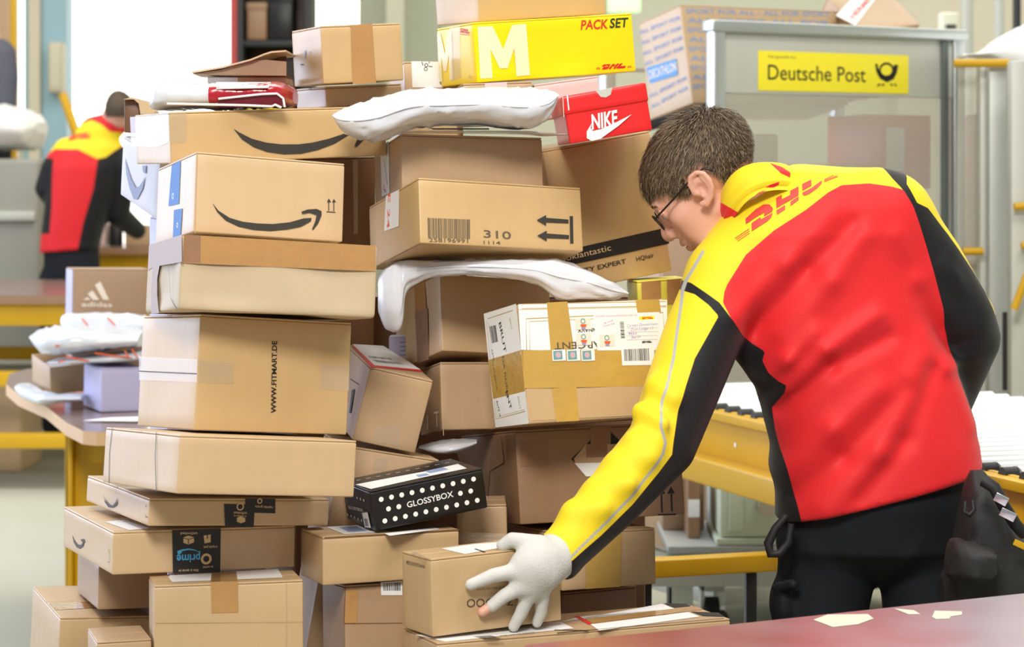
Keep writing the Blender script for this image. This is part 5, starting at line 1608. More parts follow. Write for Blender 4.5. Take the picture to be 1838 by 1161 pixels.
MB().prism([(-1.269,6.49,0.9288), (-1.256,6.49,0.9396), (-1.246,6.49,0.9288)], (0, -1, 0), 0.003, 'ink_orange').build('printed_mark', o)
S9 = [st((-1.297,6.62,0.8835), (-1.297,6.62,0.8772), .08), st((-1.228,6.62,0.8914), (-1.228,6.62,0.8788), .13), st((-1.133,6.62,0.9024), (-1.133,6.62,0.8803), .13), st((-1.032,6.62,0.9119), (-1.032,6.62,0.8851), .12)]
o = pillow(S9, 'poly_grey', seed=23, wr=0.002, n=40, e=0.5).build('poly_mailer')
tag(o, 'flat grey mailer with orange stripes under the crumpled white one', 'mailer', 'mailers on the left table')
m = MB()
for p, q in (((-1.257,6.48,0.8863), (-1.239,6.48,0.8909)), ((-1.238,6.49,0.901), (-1.173,6.49,0.8886)), ((-1.157,6.49,0.9102), (-1.055,6.49,0.8979)), ((-1.074,6.49,0.918), (-1.063,6.49,0.8963)), ((-1.054,6.49,0.9211), (-1.038,6.49,0.8979))):
    m.bar(p, q, 0.004, 0.004, 'ink_orange')
m.build('printed_lines', o)
S10 = [st((-1.457,6.9,0.7886), (-1.457,6.9,0.7754), .05), st((-1.417,6.85,0.7896), (-1.417,6.85,0.757), .10), st((-1.326,6.6,0.7923), (-1.326,6.6,0.764), .06), st((-1.267,6.58,0.7878), (-1.267,6.58,0.769), .05), st((-1.205,6.58,0.7878), (-1.205,6.58,0.7706), .04)]
o = pillow(S10, 'poly_white', seed=24, wr=0.005, n=36).build('poly_mailer')
tag(o, 'thin shiny mailer at the rounded corner of the left table', 'mailer', 'mailers on the left table')
m = MB().prism([(-1.14, 6.22, 0.7505), (-1.08, 6.30, 0.7505), (-0.98, 6.33, 0.7505), (-0.90, 6.26, 0.7505), (-1.0, 6.2, 0.7505)], (0, 0, 1), 0.001, 'ink_white')
tag(m.build('torn_sticker'), 'white paper scrap on the left table in front of the lilac box', 'sticker')

# white sheet on the grey container and white sack on the right cage
S11 = [st((-3.123,13.4,1.795), (-3.123,13.4,1.597), .34), st((-2.996,13.4,1.823), (-2.996,13.4,1.591), .38), st((-2.836,13.4,1.814), (-2.836,13.4,1.578), .38), st((-2.741,13.4,1.779), (-2.741,13.4,1.578), .34), st((-2.69,13.4,1.737), (-2.69,13.4,1.667), .2)]
o = pillow(S11, 'sheet_white', seed=31, wr=0.02, n=40, wave=2).build('white_sheet')
tag(o, 'white sheet heaped on the grey mail container at far left', 'sheet')
S12 = [st((1.399,7.3,1.782), (1.399,7.3,1.774), .05), st((1.482,7.4,1.796), (1.482,7.4,1.78), .12), st((1.563,7.45,1.848), (1.563,7.45,1.699), .3), st((1.634,7.45,1.887), (1.634,7.45,1.593), .34), st((1.705,7.45,1.901), (1.705,7.45,1.575), .34)]
o = pillow(S12, 'sheet_white', seed=32, wr=0.01, n=40, wave=4).build('white_sack')
tag(o, 'white fabric sack heaped in the cage at the right edge', 'sack')

# ------------------------------------------------------------------ people: implicit bodies turned into one skin


def smax(a, b, k):
    h = np.clip(0.5 - 0.5 * (b - a) / k, 0, 1)
    return (b * (1 - h) + a * h + k * h * (1 - h)).astype(np.float32)


class Field:
    def __init__(self, xs, ys, zs):
        self.ax = [np.asarray(a, np.float32) for a in (xs, ys, zs)]
        self.F = np.full([len(a) for a in self.ax], 0.5, np.float32)

    def sub(self, lo, hi):
        sl, g = [], []
        for i in range(3):
            a = self.ax[i]
            i0 = max(int(np.searchsorted(a, lo[i])) - 1, 0)
            i1 = min(int(np.searchsorted(a, hi[i])) + 1, len(a))
            sl.append(slice(i0, max(i1, i0 + 1)))
        x, y, z = (self.ax[i][sl[i]] for i in range(3))
        return tuple(sl), x[:, None, None], y[None, :, None], z[None, None, :]

    def put(self, sl, d, k, op='add'):
        a = self.F[sl]
        if op == 'cut':
            d = -d
            if k > 0:
                h = np.clip(0.5 - 0.5 * (d - a) / k, 0, 1)
                self.F[sl] = d * (1 - h) + a * h + k * h * (1 - h)
            else:
                self.F[sl] = np.maximum(a, d)
            return
        if k > 0:
            h = np.clip(0.5 + 0.5 * (a - d) / k, 0, 1)
            self.F[sl] = a * (1 - h) + d * h - k * h * (1 - h)
        else:
            self.F[sl] = np.minimum(a, d)

    def cone(self, a, b, ra, rb, k=0.02, op='add'):
        a, b = np.array(a, np.float32), np.array(b, np.float32)
        m = max(ra, rb) + max(k * 1.5, 0.012)
        sl, x, y, z = self.sub(np.minimum(a, b) - m, np.maximum(a, b) + m)
        ab = b - a
        L = float(ab @ ab) + 1e-12
        t = np.clip(((x - a[0]) * ab[0] + (y - a[1]) * ab[1] + (z - a[2]) * ab[2]) / L, 0, 1)
        d = np.sqrt((x - a[0] - t * ab[0]) ** 2 + (y - a[1] - t * ab[1]) ** 2 + (z - a[2] - t * ab[2]) ** 2) - (ra + t * (rb - ra))
        self.put(sl, d, k, op)

    def chain(self, pts, rs, k=0.02):
        P = np.array([list(p) for p in pts], np.float32)
        m = max(rs) + max(k * 1.5, 0.012)
        sl, x, y, z = self.sub(P.min(0) - m, P.max(0) + m)
        best = None
        for i in range(len(P) - 1):
            a, ab = P[i], P[i + 1] - P[i]
            L = float(ab @ ab) + 1e-12
            t = np.clip(((x - a[0]) * ab[0] + (y - a[1]) * ab[1] + (z - a[2]) * ab[2]) / L, 0, 1)
            d = np.sqrt((x - a[0] - t * ab[0]) ** 2 + (y - a[1] - t * ab[1]) ** 2 + (z - a[2] - t * ab[2]) ** 2) - (rs[i] + t * (rs[i + 1] - rs[i]))
            best = d if best is None else np.minimum(best, d)
        self.put(sl, best, k)

    def ell(self, c, r, k=0.02, op='add', B=None):
        """ellipsoid with radii r along the axes B (rows)"""
        c = np.array(c, np.float32)
        m = max(r) + max(k * 1.5, 0.012)
        sl, x, y, z = self.sub(c - m, c + m)
        q = [x - c[0], y - c[1], z - c[2]]
        if B is not None:
            q = [q[0] * B[i][0] + q[1] * B[i][1] + q[2] * B[i][2] for i in range(3)]
        k0 = np.sqrt(sum((q[i] / r[i]) ** 2 for i in range(3)))
        k1 = np.sqrt(sum((q[i] / r[i] ** 2) ** 2 for i in range(3))) + 1e-6
        self.put(sl, k0 * (k0 - 1) / k1, k, op)

    def column(self, zs, cx, hw, cy, hd, k=0.03, n=2.5):
        """upright trunk of superellipse sections given at the heights zs (rising)"""
        zs, cx, hw, cy, hd = (np.array(v, np.float32) for v in (zs, cx, hw, cy, hd))
        lo = [float((cx - hw).min()) - .05, float((cy - hd).min()) - .05, float(zs[0]) - .05]
        hi = [float((cx + hw).max()) + .05, float((cy + hd).max()) + .05, float(zs[-1]) + .05]
        sl, x, y, z = self.sub(lo, hi)
        zz = z.ravel()
        f = lambda v: np.interp(zz, zs, v).astype(np.float32)[None, None, :]
        a, b = f(hw), f(hd)
        r = (np.abs((x - f(cx)) / a) ** n + np.abs((y - f(cy)) / b) ** n) ** (1 / n)
        d = (r - 1) * np.minimum(a, b)
        e = np.maximum(zs[0] - z, z - zs[-1])
        d = np.where(e > -0.02, np.maximum(d, 0) * 0 + np.maximum(d, e), d)
        self.put(sl, d.astype(np.float32), k)

    def plane_cut(self, p, nrm, k=0.0):
        """keep what lies behind the plane"""
        x, y, z = self.ax[0][:, None, None], self.ax[1][None, :, None], self.ax[2][None, None, :]
        d = (x - p[0]) * nrm[0] + (y - p[1]) * nrm[1] + (z - p[2]) * nrm[2]
        self.F = np.maximum(self.F, d.astype(np.float32))

    def ridge(self, pts, w, amp):
        """fold of the cloth along a line seen from behind (x, z); positive amp raises it"""
        P = np.array(pts, np.float32)
        for i in range(len(P) - 1):
            a, b = P[i], P[i + 1]
            lo = [min(a[0], b[0]) - 3 * w, -99, min(a[2], b[2]) - 3 * w]
            hi = [max(a[0], b[0]) + 3 * w, 99, max(a[2], b[2]) + 3 * w]
            sl, x, y, z = self.sub(lo, hi)
            dx, dz = b[0] - a[0], b[2] - a[2]
            L = dx * dx + dz * dz + 1e-9
            tt = ((x - a[0]) * dx + (z - a[2]) * dz) / L
            t = np.clip(tt, 0, 1)
            d2 = (x - a[0] - t * dx) ** 2 + (z - a[2] - t * dz) ** 2
            fade = 1.0 if len(P) > 2 else (0.35 + 0.65 * np.sin(np.clip(tt, 0, 1) * PI))
            self.F[sl] -= (amp * np.exp(-d2 / (w * w)) * fade).astype(np.float32)

    def mesh(self, iso=0.0):
        F = self.F - iso
        s = F < 0
        n = np.zeros([d - 1 for d in F.shape], np.int8)
        offs = [(i, j, k) for i in (0, 1) for j in (0, 1) for k in (0, 1)]
        for i, j, k in offs:
            n += s[i:i + n.shape[0], j:j + n.shape[1], k:k + n.shape[2]]
        ci = np.argwhere((n > 0) & (n < 8))
        idx = np.full(n.shape, -1, np.int32)
        idx[ci[:, 0], ci[:, 1], ci[:, 2]] = np.arange(len(ci))
        acc = np.zeros((len(ci), 3))
        cnt = np.zeros(len(ci))
        for o in offs:
            for ax in range(3):
                if o[ax]:
                    continue
                q = list(o)
                q[ax] = 1
                c0, c1 = ci + o, ci + q
                f0, f1 = F[c0[:, 0], c0[:, 1], c0[:, 2]], F[c1[:, 0], c1[:, 1], c1[:, 2]]
                m = (f0 < 0) != (f1 < 0)
                t = np.where(m, f0 / np.where(m, f0 - f1, 1), 0)
                for a in range(3):
                    v0, v1 = self.ax[a][c0[:, a]], self.ax[a][c1[:, a]]
                    acc[:, a] += np.where(m, v0 + (v1 - v0) * t, 0)
                cnt += m
        v = acc / cnt[:, None]
        faces = []
        for ax in range(3):
            b, c = (ax + 1) % 3, (ax + 2) % 3
            lo = [slice(None)] * 3
            hi = [slice(None)] * 3
            lo[ax], hi[ax] = slice(0, -1), slice(1, None)
            e = np.argwhere(s[tuple(lo)] != s[tuple(hi)])
            e = e[(e[:, b] > 0) & (e[:, c] > 0) & (e[:, b] < F.shape[b] - 1) & (e[:, c] < F.shape[c] - 1)]
            q = []
            for db, dc in ((-1, -1), (0, -1), (0, 0), (-1, 0)):
                t = e.copy()
                t[:, b] += db
                t[:, c] += dc
                q.append(idx[t[:, 0], t[:, 1], t[:, 2]])
            q = np.stack(q, 1)
            ins = s[e[:, 0], e[:, 1], e[:, 2]]
            q[~ins] = q[~ins][:, ::-1]
            faces.append(q[(q >= 0).all(1)])
        return v, np.concatenate(faces)


def relax(v, f, it=1, w=0.5):
    for _ in range(it):
        acc = np.zeros_like(v)
        c = np.zeros(len(v))
        for i in range(4):
            a, b = f[:, i], f[:, (i + 1) % 4]
            np.add.at(acc, a, v[b])
            np.add.at(acc, b, v[a])
            np.add.at(c, a, 1)
            np.add.at(c, b, 1)
        m = acc / np.maximum(c, 1)[:, None]
        v = v * (1 - w) + m * w
    return v


def skin(name, v, f, m, parent, attrs=None):
    me = bpy.data.meshes.new(name)
    me.from_pydata(v.tolist(), [], f.tolist())
    me.materials.append(MATS[m] if isinstance(m, str) else m)
    me.polygons.foreach_set('use_smooth', [True] * len(me.polygons))
    for k, a in (attrs or {}).items():
        at_ = me.attributes.new(k, 'FLOAT', 'POINT')
        at_.data.foreach_set('value', np.asarray(a, np.float32))
    me.update()
    o = bpy.data.objects.new(name, me)
    COL.objects.link(o)
    o.parent = parent
    return o


def subdiv(v, f):
    n = len(v)
    ed = {}
    nv = list(v)
    out = []

    def mid(a, b):
        k = (min(a, b), max(a, b))
        if k not in ed:
            ed[k] = len(nv)
            nv.append((v[a] + v[b]) / 2)
        return ed[k]
    for q in f:
        m = [mid(q[i], q[(i + 1) % 4]) for i in range(4)]
        c = len(nv)
        nv.append(sum(v[i] for i in q) / 4)
        for i in range(4):
            out.append((q[i], m[i], c, m[i - 1]))
    return np.array(nv), np.array(out)


def seg_dist(v, pts):
    d = np.full(len(v), 9.0)
    for a, b in zip(pts[:-1], pts[1:]):
        ax, az, bx, bz = a[0], a[2], b[0], b[2]
        L = (bx - ax) ** 2 + (bz - az) ** 2 + 1e-12
        t = np.clip(((v[:, 0] - ax) * (bx - ax) + (v[:, 2] - az) * (bz - az)) / L, 0, 1)
        d = np.minimum(d, np.hypot(v[:, 0] - ax - t * (bx - ax), v[:, 2] - az - t * (bz - az)))
    return d


def panel(v, pts):
    """signed distance of the vertices to a cloth panel outlined by pts (seen from behind): positive inside"""
    P = list(pts) + [pts[0]]
    d = seg_dist(v, P)
    ins = np.zeros(len(v), bool)
    for a, b in zip(P[:-1], P[1:]):
        c = (a[2] > v[:, 2]) != (b[2] > v[:, 2])
        xx = a[0] + (v[:, 2] - a[2]) / (b[2] - a[2] + 1e-12) * (b[0] - a[0])
        ins ^= c & (v[:, 0] < xx)
    return np.where(ins, d, -d)


def panel_mat(name, base, layers, rough=0.62):
    m = mat(name, base, rough=rough, spec=0.35, bump=0.12, bscale=260, sheen=0.08)
    nt = m.node_tree
    b = nt.nodes['Principled BSDF']
    prev = None
    for k, col in layers:
        a = nt.nodes.new('ShaderNodeAttribute')
        a.attribute_name = k
        r = nt.nodes.new('ShaderNodeMapRange')
        r.inputs['From Min'].default_value = -0.0006
        r.inputs['From Max'].default_value = 0.0006
        nt.links.new(a.outputs['Fac'], r.inputs['Value'])
        x = nt.nodes.new('ShaderNodeMix')
        x.data_type = 'RGBA'
        if prev is None:
            x.inputs[6].default_value = lin(base)
        else:
            nt.links.new(prev, x.inputs[6])
        x.inputs[7].default_value = lin(col)
        nt.links.new(r.outputs['Result'], x.inputs[0])
        prev = x.outputs[2]
    nt.links.new(prev, b.inputs['Base Color'])
    return m


RED, YEL, BLK = (222, 34, 40), (238, 212, 32), (15, 15, 18)
panel_mat('jacket_cloth', RED, [('yellow', YEL), ('black', BLK), ('stripe', YEL), ('piping', (178, 180, 176)), ('collar_red', RED)])
panel_mat('far_jacket_cloth', RED, [('yellow', YEL), ('black', BLK)])
mat('trouser_cloth', (20, 24, 30), rough=0.75, spec=0.3, vary=0.1, bump=0.1, bscale=120)
mat('skin', (226, 172, 150), rough=0.5, vary=0.05, vscale=30, bump=0.04, bscale=150)
MATS['skin'].node_tree.nodes['Principled BSDF'].inputs['Subsurface Weight'].default_value = 0.15
MATS['skin'].node_tree.nodes['Principled BSDF'].inputs['Subsurface Radius'].default_value = (0.012, 0.004, 0.002)
mat('hair_base', (74, 60, 45), rough=0.7, vary=0.3, vscale=60)
mat('hair_dark', (88, 72, 54), rough=0.5)
mat('hair_mid', (116, 98, 74), rough=0.5)
mat('hair_light', (152, 132, 104), rough=0.5)
mat('eyebrow', (120, 90, 70), rough=0.7)
mat('lip', (190, 110, 105), rough=0.45)
mat('eye_white', (178, 160, 152), rough=0.2)
mat('iris', (70, 60, 50), rough=0.2)
mat('spectacle', (28, 24, 26), rough=0.3, metal=0.3)
mat('lens', (235, 240, 245), rough=0.03, alpha=0.18)
mat('glove_knit', (206, 206, 202), rough=0.8, spec=0.25, vary=0.07, vscale=40, bump=0.25, bscale=300)
mat('glove_worn', (168, 176, 170), rough=0.7, vary=0.15, vscale=60)
mat('bag_cloth', (34, 34, 34), rough=0.7, vary=0.12, bump=0.15, bscale=160)
mat('grey_shirt', (92, 94, 110), rough=0.8, vary=0.08)


def span(*parts):
    """axis with its own step in each stretch: (start, stop, step)"""
    out = []
    for a, b, s in parts:
        n = max(int(round((b - a) / s)), 1)
        out += [a + (b - a) * i / n for i in range(n)]
    out.append(parts[-1][1])
    return out


# ------------------------------------------------------------------ the worker at the pile
man = empty('person', (0.62, 4.05, 0.0))
tag(man, 'bending worker in red, yellow and black jacket with glasses, gloved hand on a box', 'person')
MI = Matrix.Translation((-0.62, -4.05, 0.0))


def own(o):
    o.matrix_parent_inverse = MI
    return o


O = np.array((0.3316,4.06,1.382))
hf_ = np.array([-0.74, 0.20, -0.67])
hf_ /= np.linalg.norm(hf_)
hu_ = np.array([-0.67, 0.0, 0.74])
hu_ -= hf_ * (hf_ @ hu_)
hu_ /= np.linalg.norm(hu_)
hs_ = np.cross(hu_, hf_)
HB = np.array([hf_, hu_, hs_])


HK = 1.015


def hd(F, U, S=0.0):
    return O + (hf_ * F + hu_ * U + hs_ * S) * HK


# body: head, neck, trunk, arms, legs and the bare fingertip in one skin
B = Field(span((-0.13, -0.075, 0.01), (-0.075, 0.085, 0.0035), (0.085, 0.185, 0.01), (0.185, 0.46, 0.0026), (0.46, 0.92, 0.012)),
          span((3.48, 3.56, 0.01), (3.56, 3.74, 0.0035), (3.74, 3.86, 0.01), (3.86, 3.94, 0.008), (3.94, 4.20, 0.0026), (4.20, 4.36, 0.012)),
          span((0.0, 0.66, 0.012), (0.66, 0.86, 0.0035), (0.86, 1.22, 0.01), (1.22, 1.53, 0.0026), (1.53, 1.56, 0.01)))
B.ell(hd(-0.014, 0.040), (0.097, 0.068, 0.074), 0.02, B=HB)
B.ell(hd(-0.030, 0.020), (0.078, 0.070, 0.072), 0.02, B=HB)
B.ell(hd(0.034, 0.044), (0.045, 0.046, 0.060), 0.02, B=HB)
B.ell(hd(0.038, -0.022), (0.050, 0.062, 0.060), 0.025, B=HB)
for s in (-1, 1):
    B.cone(hd(0.006, -0.046, 0.042 * s), hd(0.060, -0.086, 0.020 * s), 0.020, 0.018, 0.025)
    B.ell(hd(0.058, -0.014, 0.040 * s), (0.020, 0.018, 0.022), 0.022, B=HB)
    B.ell(hd(0.052, -0.052, 0.036 * s), (0.024, 0.026, 0.020), 0.022, B=HB)
B.ell(hd(0.070, -0.090), (0.018, 0.015, 0.020), 0.018, B=HB)
B.cone(hd(0.080, 0.022, -0.03), hd(0.080, 0.022, 0.03), 0.010, 0.010, 0.016)
for s in (-1, 1):
    B.ell(hd(0.090, 0.004, 0.033 * s), (0.014, 0.011, 0.018), 0.010, 'cut', HB)
    B.ell(hd(0.074, 0.003, 0.032 * s), (0.0125, 0.0115, 0.0125), 0.004, B=HB)
    B.cone(hd(0.083, 0.010, 0.046 * s), hd(0.087, 0.0125, 0.026 * s), 0.0032, 0.0036, 0.004)
B.cone(hd(0.084, 0.012), hd(0.100, -0.020), 0.0085, 0.0115, 0.012)
B.ell(hd(0.104, -0.028), (0.0125, 0.0125, 0.0125), 0.008, B=HB)
for s in (-1, 1):
    B.ell(hd(0.094, -0.031, 0.0125 * s), (0.0125, 0.0095, 0.0085), 0.006, B=HB)
    B.ell(hd(0.100, -0.040, 0.0075 * s), (0.005, 0.004, 0.0036), 0.003, 'cut', HB)
B.ell(hd(0.082, -0.052), (0.013, 0.016, 0.026), 0.012, B=HB)
B.cone(hd(0.088, -0.057, -0.018), hd(0.094, -0.055), 0.0045, 0.0065, 0.005)
B.cone(hd(0.088, -0.057, 0.018), hd(0.094, -0.055), 0.0045, 0.0065, 0.005)
B.cone(hd(0.084, -0.066, -0.016), hd(0.090, -0.068), 0.005, 0.0075, 0.005)
B.cone(hd(0.084, -0.066, 0.016), hd(0.090, -0.068), 0.005, 0.0075, 0.005)
for s in (-1, 1):
    B.ell(hd(0.092, -0.0615, 0.006 * s), (0.008, 0.0014, 0.014), 0.0015, 'cut', HB)
# ears: rim, bowl, lobe
for s in (-1, 1):
    e = lambda F, U, S: hd(-0.002 + 0.88 * (F * 0.93 + 0.006 - U * 0.37), 0.88 * (U * 0.93 + F * 0.37), (0.0745 + 0.8 * S) * s)
    rim = [e(0.010, -0.004, 0.002), e(0.012, 0.014, 0.005), e(0.006, 0.029, 0.008), e(-0.008, 0.034, 0.011), e(-0.021, 0.028, 0.013), e(-0.027, 0.012, 0.014), e(-0.026, -0.004, 0.012), e(-0.018, -0.019, 0.008), e(-0.006, -0.029, 0.005), e(0.003, -0.027, 0.002)]
    B.chain(rim, [0.0042] * 7 + [0.005, 0.0062, 0.005], 0.004)
    B.ell(e(-0.008, 0.004, 0.000), (0.016, 0.026, 0.007), 0.006, B=HB)
    inner = [e(-0.014, 0.022, 0.009), e(-0.020, 0.008, 0.010), e(-0.018, -0.006, 0.009), e(-0.008, -0.014, 0.006)]
    B.chain(inner, [0.0034] * 4, 0.004)
    B.ell(e(-0.006, 0.000, 0.012), (0.009, 0.012, 0.010), 0.004, 'cut', HB)
    B.ell(e(0.002, -0.006, 0.004), (0.004, 0.005, 0.004), 0.004, B=HB)
B.chain([hd(-0.022, -0.036), (0.4201,4.075,1.365), (0.4564,4.07,1.302)], [0.041, 0.046, 0.054], 0.02)
# trunk and limbs under the clothes
B.chain([(0.459,4.05,1.312), (0.5326,4.06,1.196), (0.6085,4.05,1.004), (0.6387,4.04,0.8894)], [0.07, 0.12, 0.11, 0.10], 0.05)
B.chain([(0.4819,4.04,1.313), (0.3525,3.99,1.228), (0.2774,3.87,1.039), (0.2426,3.83,0.9514), (0.1527,3.75,0.8666), (0.0797,3.68,0.7973)], [0.06, 0.05, 0.045, 0.04, 0.034, 0.026], 0.03)
B.chain([(0.5012,4.04,1.313), (0.6518,4.02,1.318), (0.7724,4.04,1.139), (0.7581,4.13,0.9916), (0.681,4.2,0.91)], [0.06, 0.05, 0.044, 0.036, 0.03], 0.03)
for pts in ([(0.5492,4.04,0.8029), (0.5377,4.04,0.5912), (0.525, 4.03, 0.46), (0.515, 4.07, 0.09)], [(0.7205,4.04,0.8029), (0.7224,4.04,0.5912), (0.735, 4.05, 0.46), (0.745, 4.09, 0.09)]):
    B.chain(pts, [0.068, 0.060, 0.05, 0.04], 0.02)
    B.cone((pts[3][0], pts[3][1] - 0.02, 0.045), (pts[3][0] - 0.02, pts[3][1] + 0.14, 0.035), 0.035, 0.026, 0.03)
# hand under the glove, middle fingertip bare
B.cone((0.0797,3.68,0.7973), (0.0312,3.635,0.7742), 0.024, 0.022, 0.02)
B.chain([(0.0138,3.63,0.7578), (-0.0121,3.622,0.7428), (-0.0328,3.62,0.7267), (-0.0456,3.616,0.7189)], [0.010, 0.0085, 0.0080, 0.0078], 0.008)
v, f = B.mesh()
body = own(skin('body', v, f, 'skin', man))
del B

# eyes, brows
m = MB()
for s in (-1, 1):
    c = hd(0.0755, 0.003, 0.032 * s)
    vs, fs = [], []
    for i in range(7):
        for k in range(12):
            a, t = (i / 6) * PI / 2, 2 * PI * k / 12
            vs.append(c + (hf_ * math.cos(a) + (hu_ * math.cos(t) + hs_ * math.sin(t)) * math.sin(a)) * 0.0119)
    for i in range(6):
        for k in range(12):
            fs.append((i * 12 + k, (i + 1) * 12 + k, (i + 1) * 12 + (k + 1) % 12, i * 12 + (k + 1) % 12))
    m.add(vs, [q for q in fs if min(q) >= 24], 'eye_white', True)
    m.add(vs, [q for q in fs if min(q) < 24], 'iris', True)
own(m.build('eyes', man))

# hair: cap following the skull plus short strands
rng = np.random.default_rng(5)


def skull(d):
    """skull surface point in head axes for a direction d from the middle of the skull"""
    c = np.array([-0.016, 0.034, 0.0])
    r = np.array([0.100, 0.0745, 0.0765])
    t = 1 / np.sqrt(((d / r) ** 2).sum(-1))
    return c + d * t[..., None]


def hairy(p):
    F, U, S = p[..., 0], p[..., 1], np.abs(p[..., 2])
    side = np.clip((S - 0.02) / 0.045, 0, 1)
    lim = 0.092 - 0.046 * side - 0.12 * np.clip(0.062 - U, 0, 1)
    top = (F < lim) & (U > 0.040)
    mid = (U <= 0.040) & (U > 0.004) & (F < 0.008 + 0.030 * np.clip((U - 0.004) / 0.036, 0, 1) + 0.016) & ~((F > -0.034) & (F < 0.014) & (U < 0.036) & (S > 0.05))
    nape = (U <= 0.004) & (U > -0.075 - 0.2 * (F + 0.03)) & (F < -0.034 - 0.25 * np.clip(-U - 0.02, 0, 1))
    return top | mid | nape


N = 46
ga = np.linspace(-1, 1, 2 * N + 1)
th = np.linspace(0.02, PI - 0.02, 64)
ph = np.linspace(0, 2 * PI, 97)[:-1]
T, Pp = np.meshgrid(th, ph, indexing='ij')
dirs = np.stack([np.sin(T) * np.cos(Pp), np.cos(T), np.sin(T) * np.sin(Pp)], -1)
sp = skull(dirs)
ok = hairy(sp)
cen = np.array([-0.016, 0.034, 0.0])
lift = np.where(ok, 0.0055, -0.006)
shell = sp + (sp - cen) / np.linalg.norm(sp - cen, axis=-1, keepdims=True) * lift[..., None]
W = O + (shell * HK) @ HB
fs = []
for i in range(63):
    for k in range(96):
        q = (i * 96 + k, i * 96 + (k + 1) % 96, (i + 1) * 96 + (k + 1) % 96, (i + 1) * 96 + k)
        if any(ok.ravel()[j] for j in q):
            fs.append(q)
hm = MB().add([tuple(p) for p in W.reshape(-1, 3)], fs, 'hair_base', True)
cnt = 0
while cnt < 15000:
    d = rng.normal(size=(4000, 3))
    d /= np.linalg.norm(d, axis=1, keepdims=True)
    p = skull(d)
    p = p[hairy(p)]
    nrm = (p - cen) / np.linalg.norm(p - cen, axis=1, keepdims=True)
    whorl = np.array([-0.085, 0.085, 0.0])
    flow = p - whorl
    flow -= nrm * (flow * nrm).sum(1, keepdims=True)
    flow /= np.linalg.norm(flow, axis=1, keepdims=True) + 1e-6
    flow += rng.normal(size=p.shape) * 0.16
    topness = np.clip((p[:, 1] - 0.01) / 0.08, 0, 1)
    L = (0.007 + 0.012 * topness) * rng.uniform(0.7, 1.25, len(p))
    front = np.clip((p[:, 0] - 0.03) / 0.04, 0, 1) * topness
    L = L * (1 + 0.5 * front)
    lean = 0.45 + 0.25 * rng.random(len(p))
    a = p + nrm * 0.003
    b = p + nrm * (0.0052 + L * 0.16)[:, None] + flow * (L * 0.5)[:, None]
    c = p + nrm * (0.0058 + L * 0.16)[:, None] + flow * (L * 1.05)[:, None] - np.array([0, 0.25, 0]) * (L * (0.2 + 0.5 * front))[:, None]
    w = np.cross(flow, nrm)
    w += rng.normal(size=w.shape) * 0.4
    w /= np.linalg.norm(w, axis=1, keepdims=True)
    col = rng.choice(3, len(p), p=[0.45, 0.38, 0.17])
    for i in range(len(p)):
        q = [a[i] - w[i] * 0.0006, a[i] + w[i] * 0.0006, b[i] + w[i] * 0.0005, b[i] - w[i] * 0.0005, c[i] + w[i] * 0.00012, c[i] - w[i] * 0.00012]
        hm.add([tuple(O + (x * HK) @ HB) for x in q], ((0, 1, 2, 3), (3, 2, 4, 5)), ('hair_dark', 'hair_mid', 'hair_light')[col[i]])
    cnt += len(p)
for s in (-1, 1):
    for k in range(150):
        u = rng.random()
        q0 = np.array([0.0905 - 0.012 * u ** 2, 0.0235 + 0.004 * math.sin(u * 3) + rng.normal() * 0.0016, (0.014 + 0.034 * u) * s])
        q1 = q0 + np.array([0.001, 0.001 - 0.002 * u, 0.006 * s])
        wv = np.array([0, 0.0005, 0])
        hm.add([tuple(O + (x * HK) @ HB) for x in (q0 - wv, q0 + wv, q1 + wv * 0.3, q1 - wv * 0.3)], ((0, 1, 2, 3),), 'eyebrow')
own(hm.build('hair', man))

# spectacles
g = empty('glasses', (0.62, 4.05, 0.0))
g.parent = man
g.matrix_parent_inverse = MI
m = MB()
for s in (-1, 1):
    ring = []
    for k in range(33):
        t = 2 * PI * k / 32
        cx_, sx_ = math.cos(t), math.sin(t)
        S_ = 0.0335 * s + 0.0235 * math.copysign(abs(cx_) ** 0.75, cx_)
        ring.append(tuple(hd(0.1005 - 1.6 * S_ * S_, 0.001 + 0.0155 * math.copysign(abs(sx_) ** 0.75, sx_), S_)))
    m.tube(ring, 0.0012, 'spectacle', 8, False)
    m.tube([tuple(hd(0.0958, 0.009, 0.057 * s)), tuple(hd(0.090, 0.012, 0.0665 * s)), tuple(hd(0.04, 0.017, 0.0755 * s)), tuple(hd(-0.010, 0.024, 0.0815 * s)), tuple(hd(-0.028, 0.022, 0.083 * s)), tuple(hd(-0.038, 0.010, 0.081 * s))], [0.0016, 0.0018, 0.0016, 0.0016, 0.0018, 0.0016], 'spectacle', 8)
m.tube([tuple(hd(0.1003, 0.006, -0.0105)), tuple(hd(0.104, 0.009, 0)), tuple(hd(0.1003, 0.006, 0.0105))], 0.0013, 'spectacle', 8)
f_ = m.build('frame', g)
f_.matrix_parent_inverse = MI
for s in (-1, 1):
    vs = []
    for k in range(32):
        t = 2 * PI * k / 32
        cx_, sx_ = math.cos(t), math.sin(t)
        S_ = 0.0335 * s + 0.0228 * math.copysign(abs(cx_) ** 0.75, cx_)
        vs.append(tuple(hd(0.1005 - 1.6 * S_ * S_, 0.001 + 0.0149 * math.copysign(abs(sx_) ** 0.75, sx_), S_)))
    l_ = MB().add(vs, [tuple(range(32))], 'lens', True).build('lens', g)
    l_.matrix_parent_inverse = MI

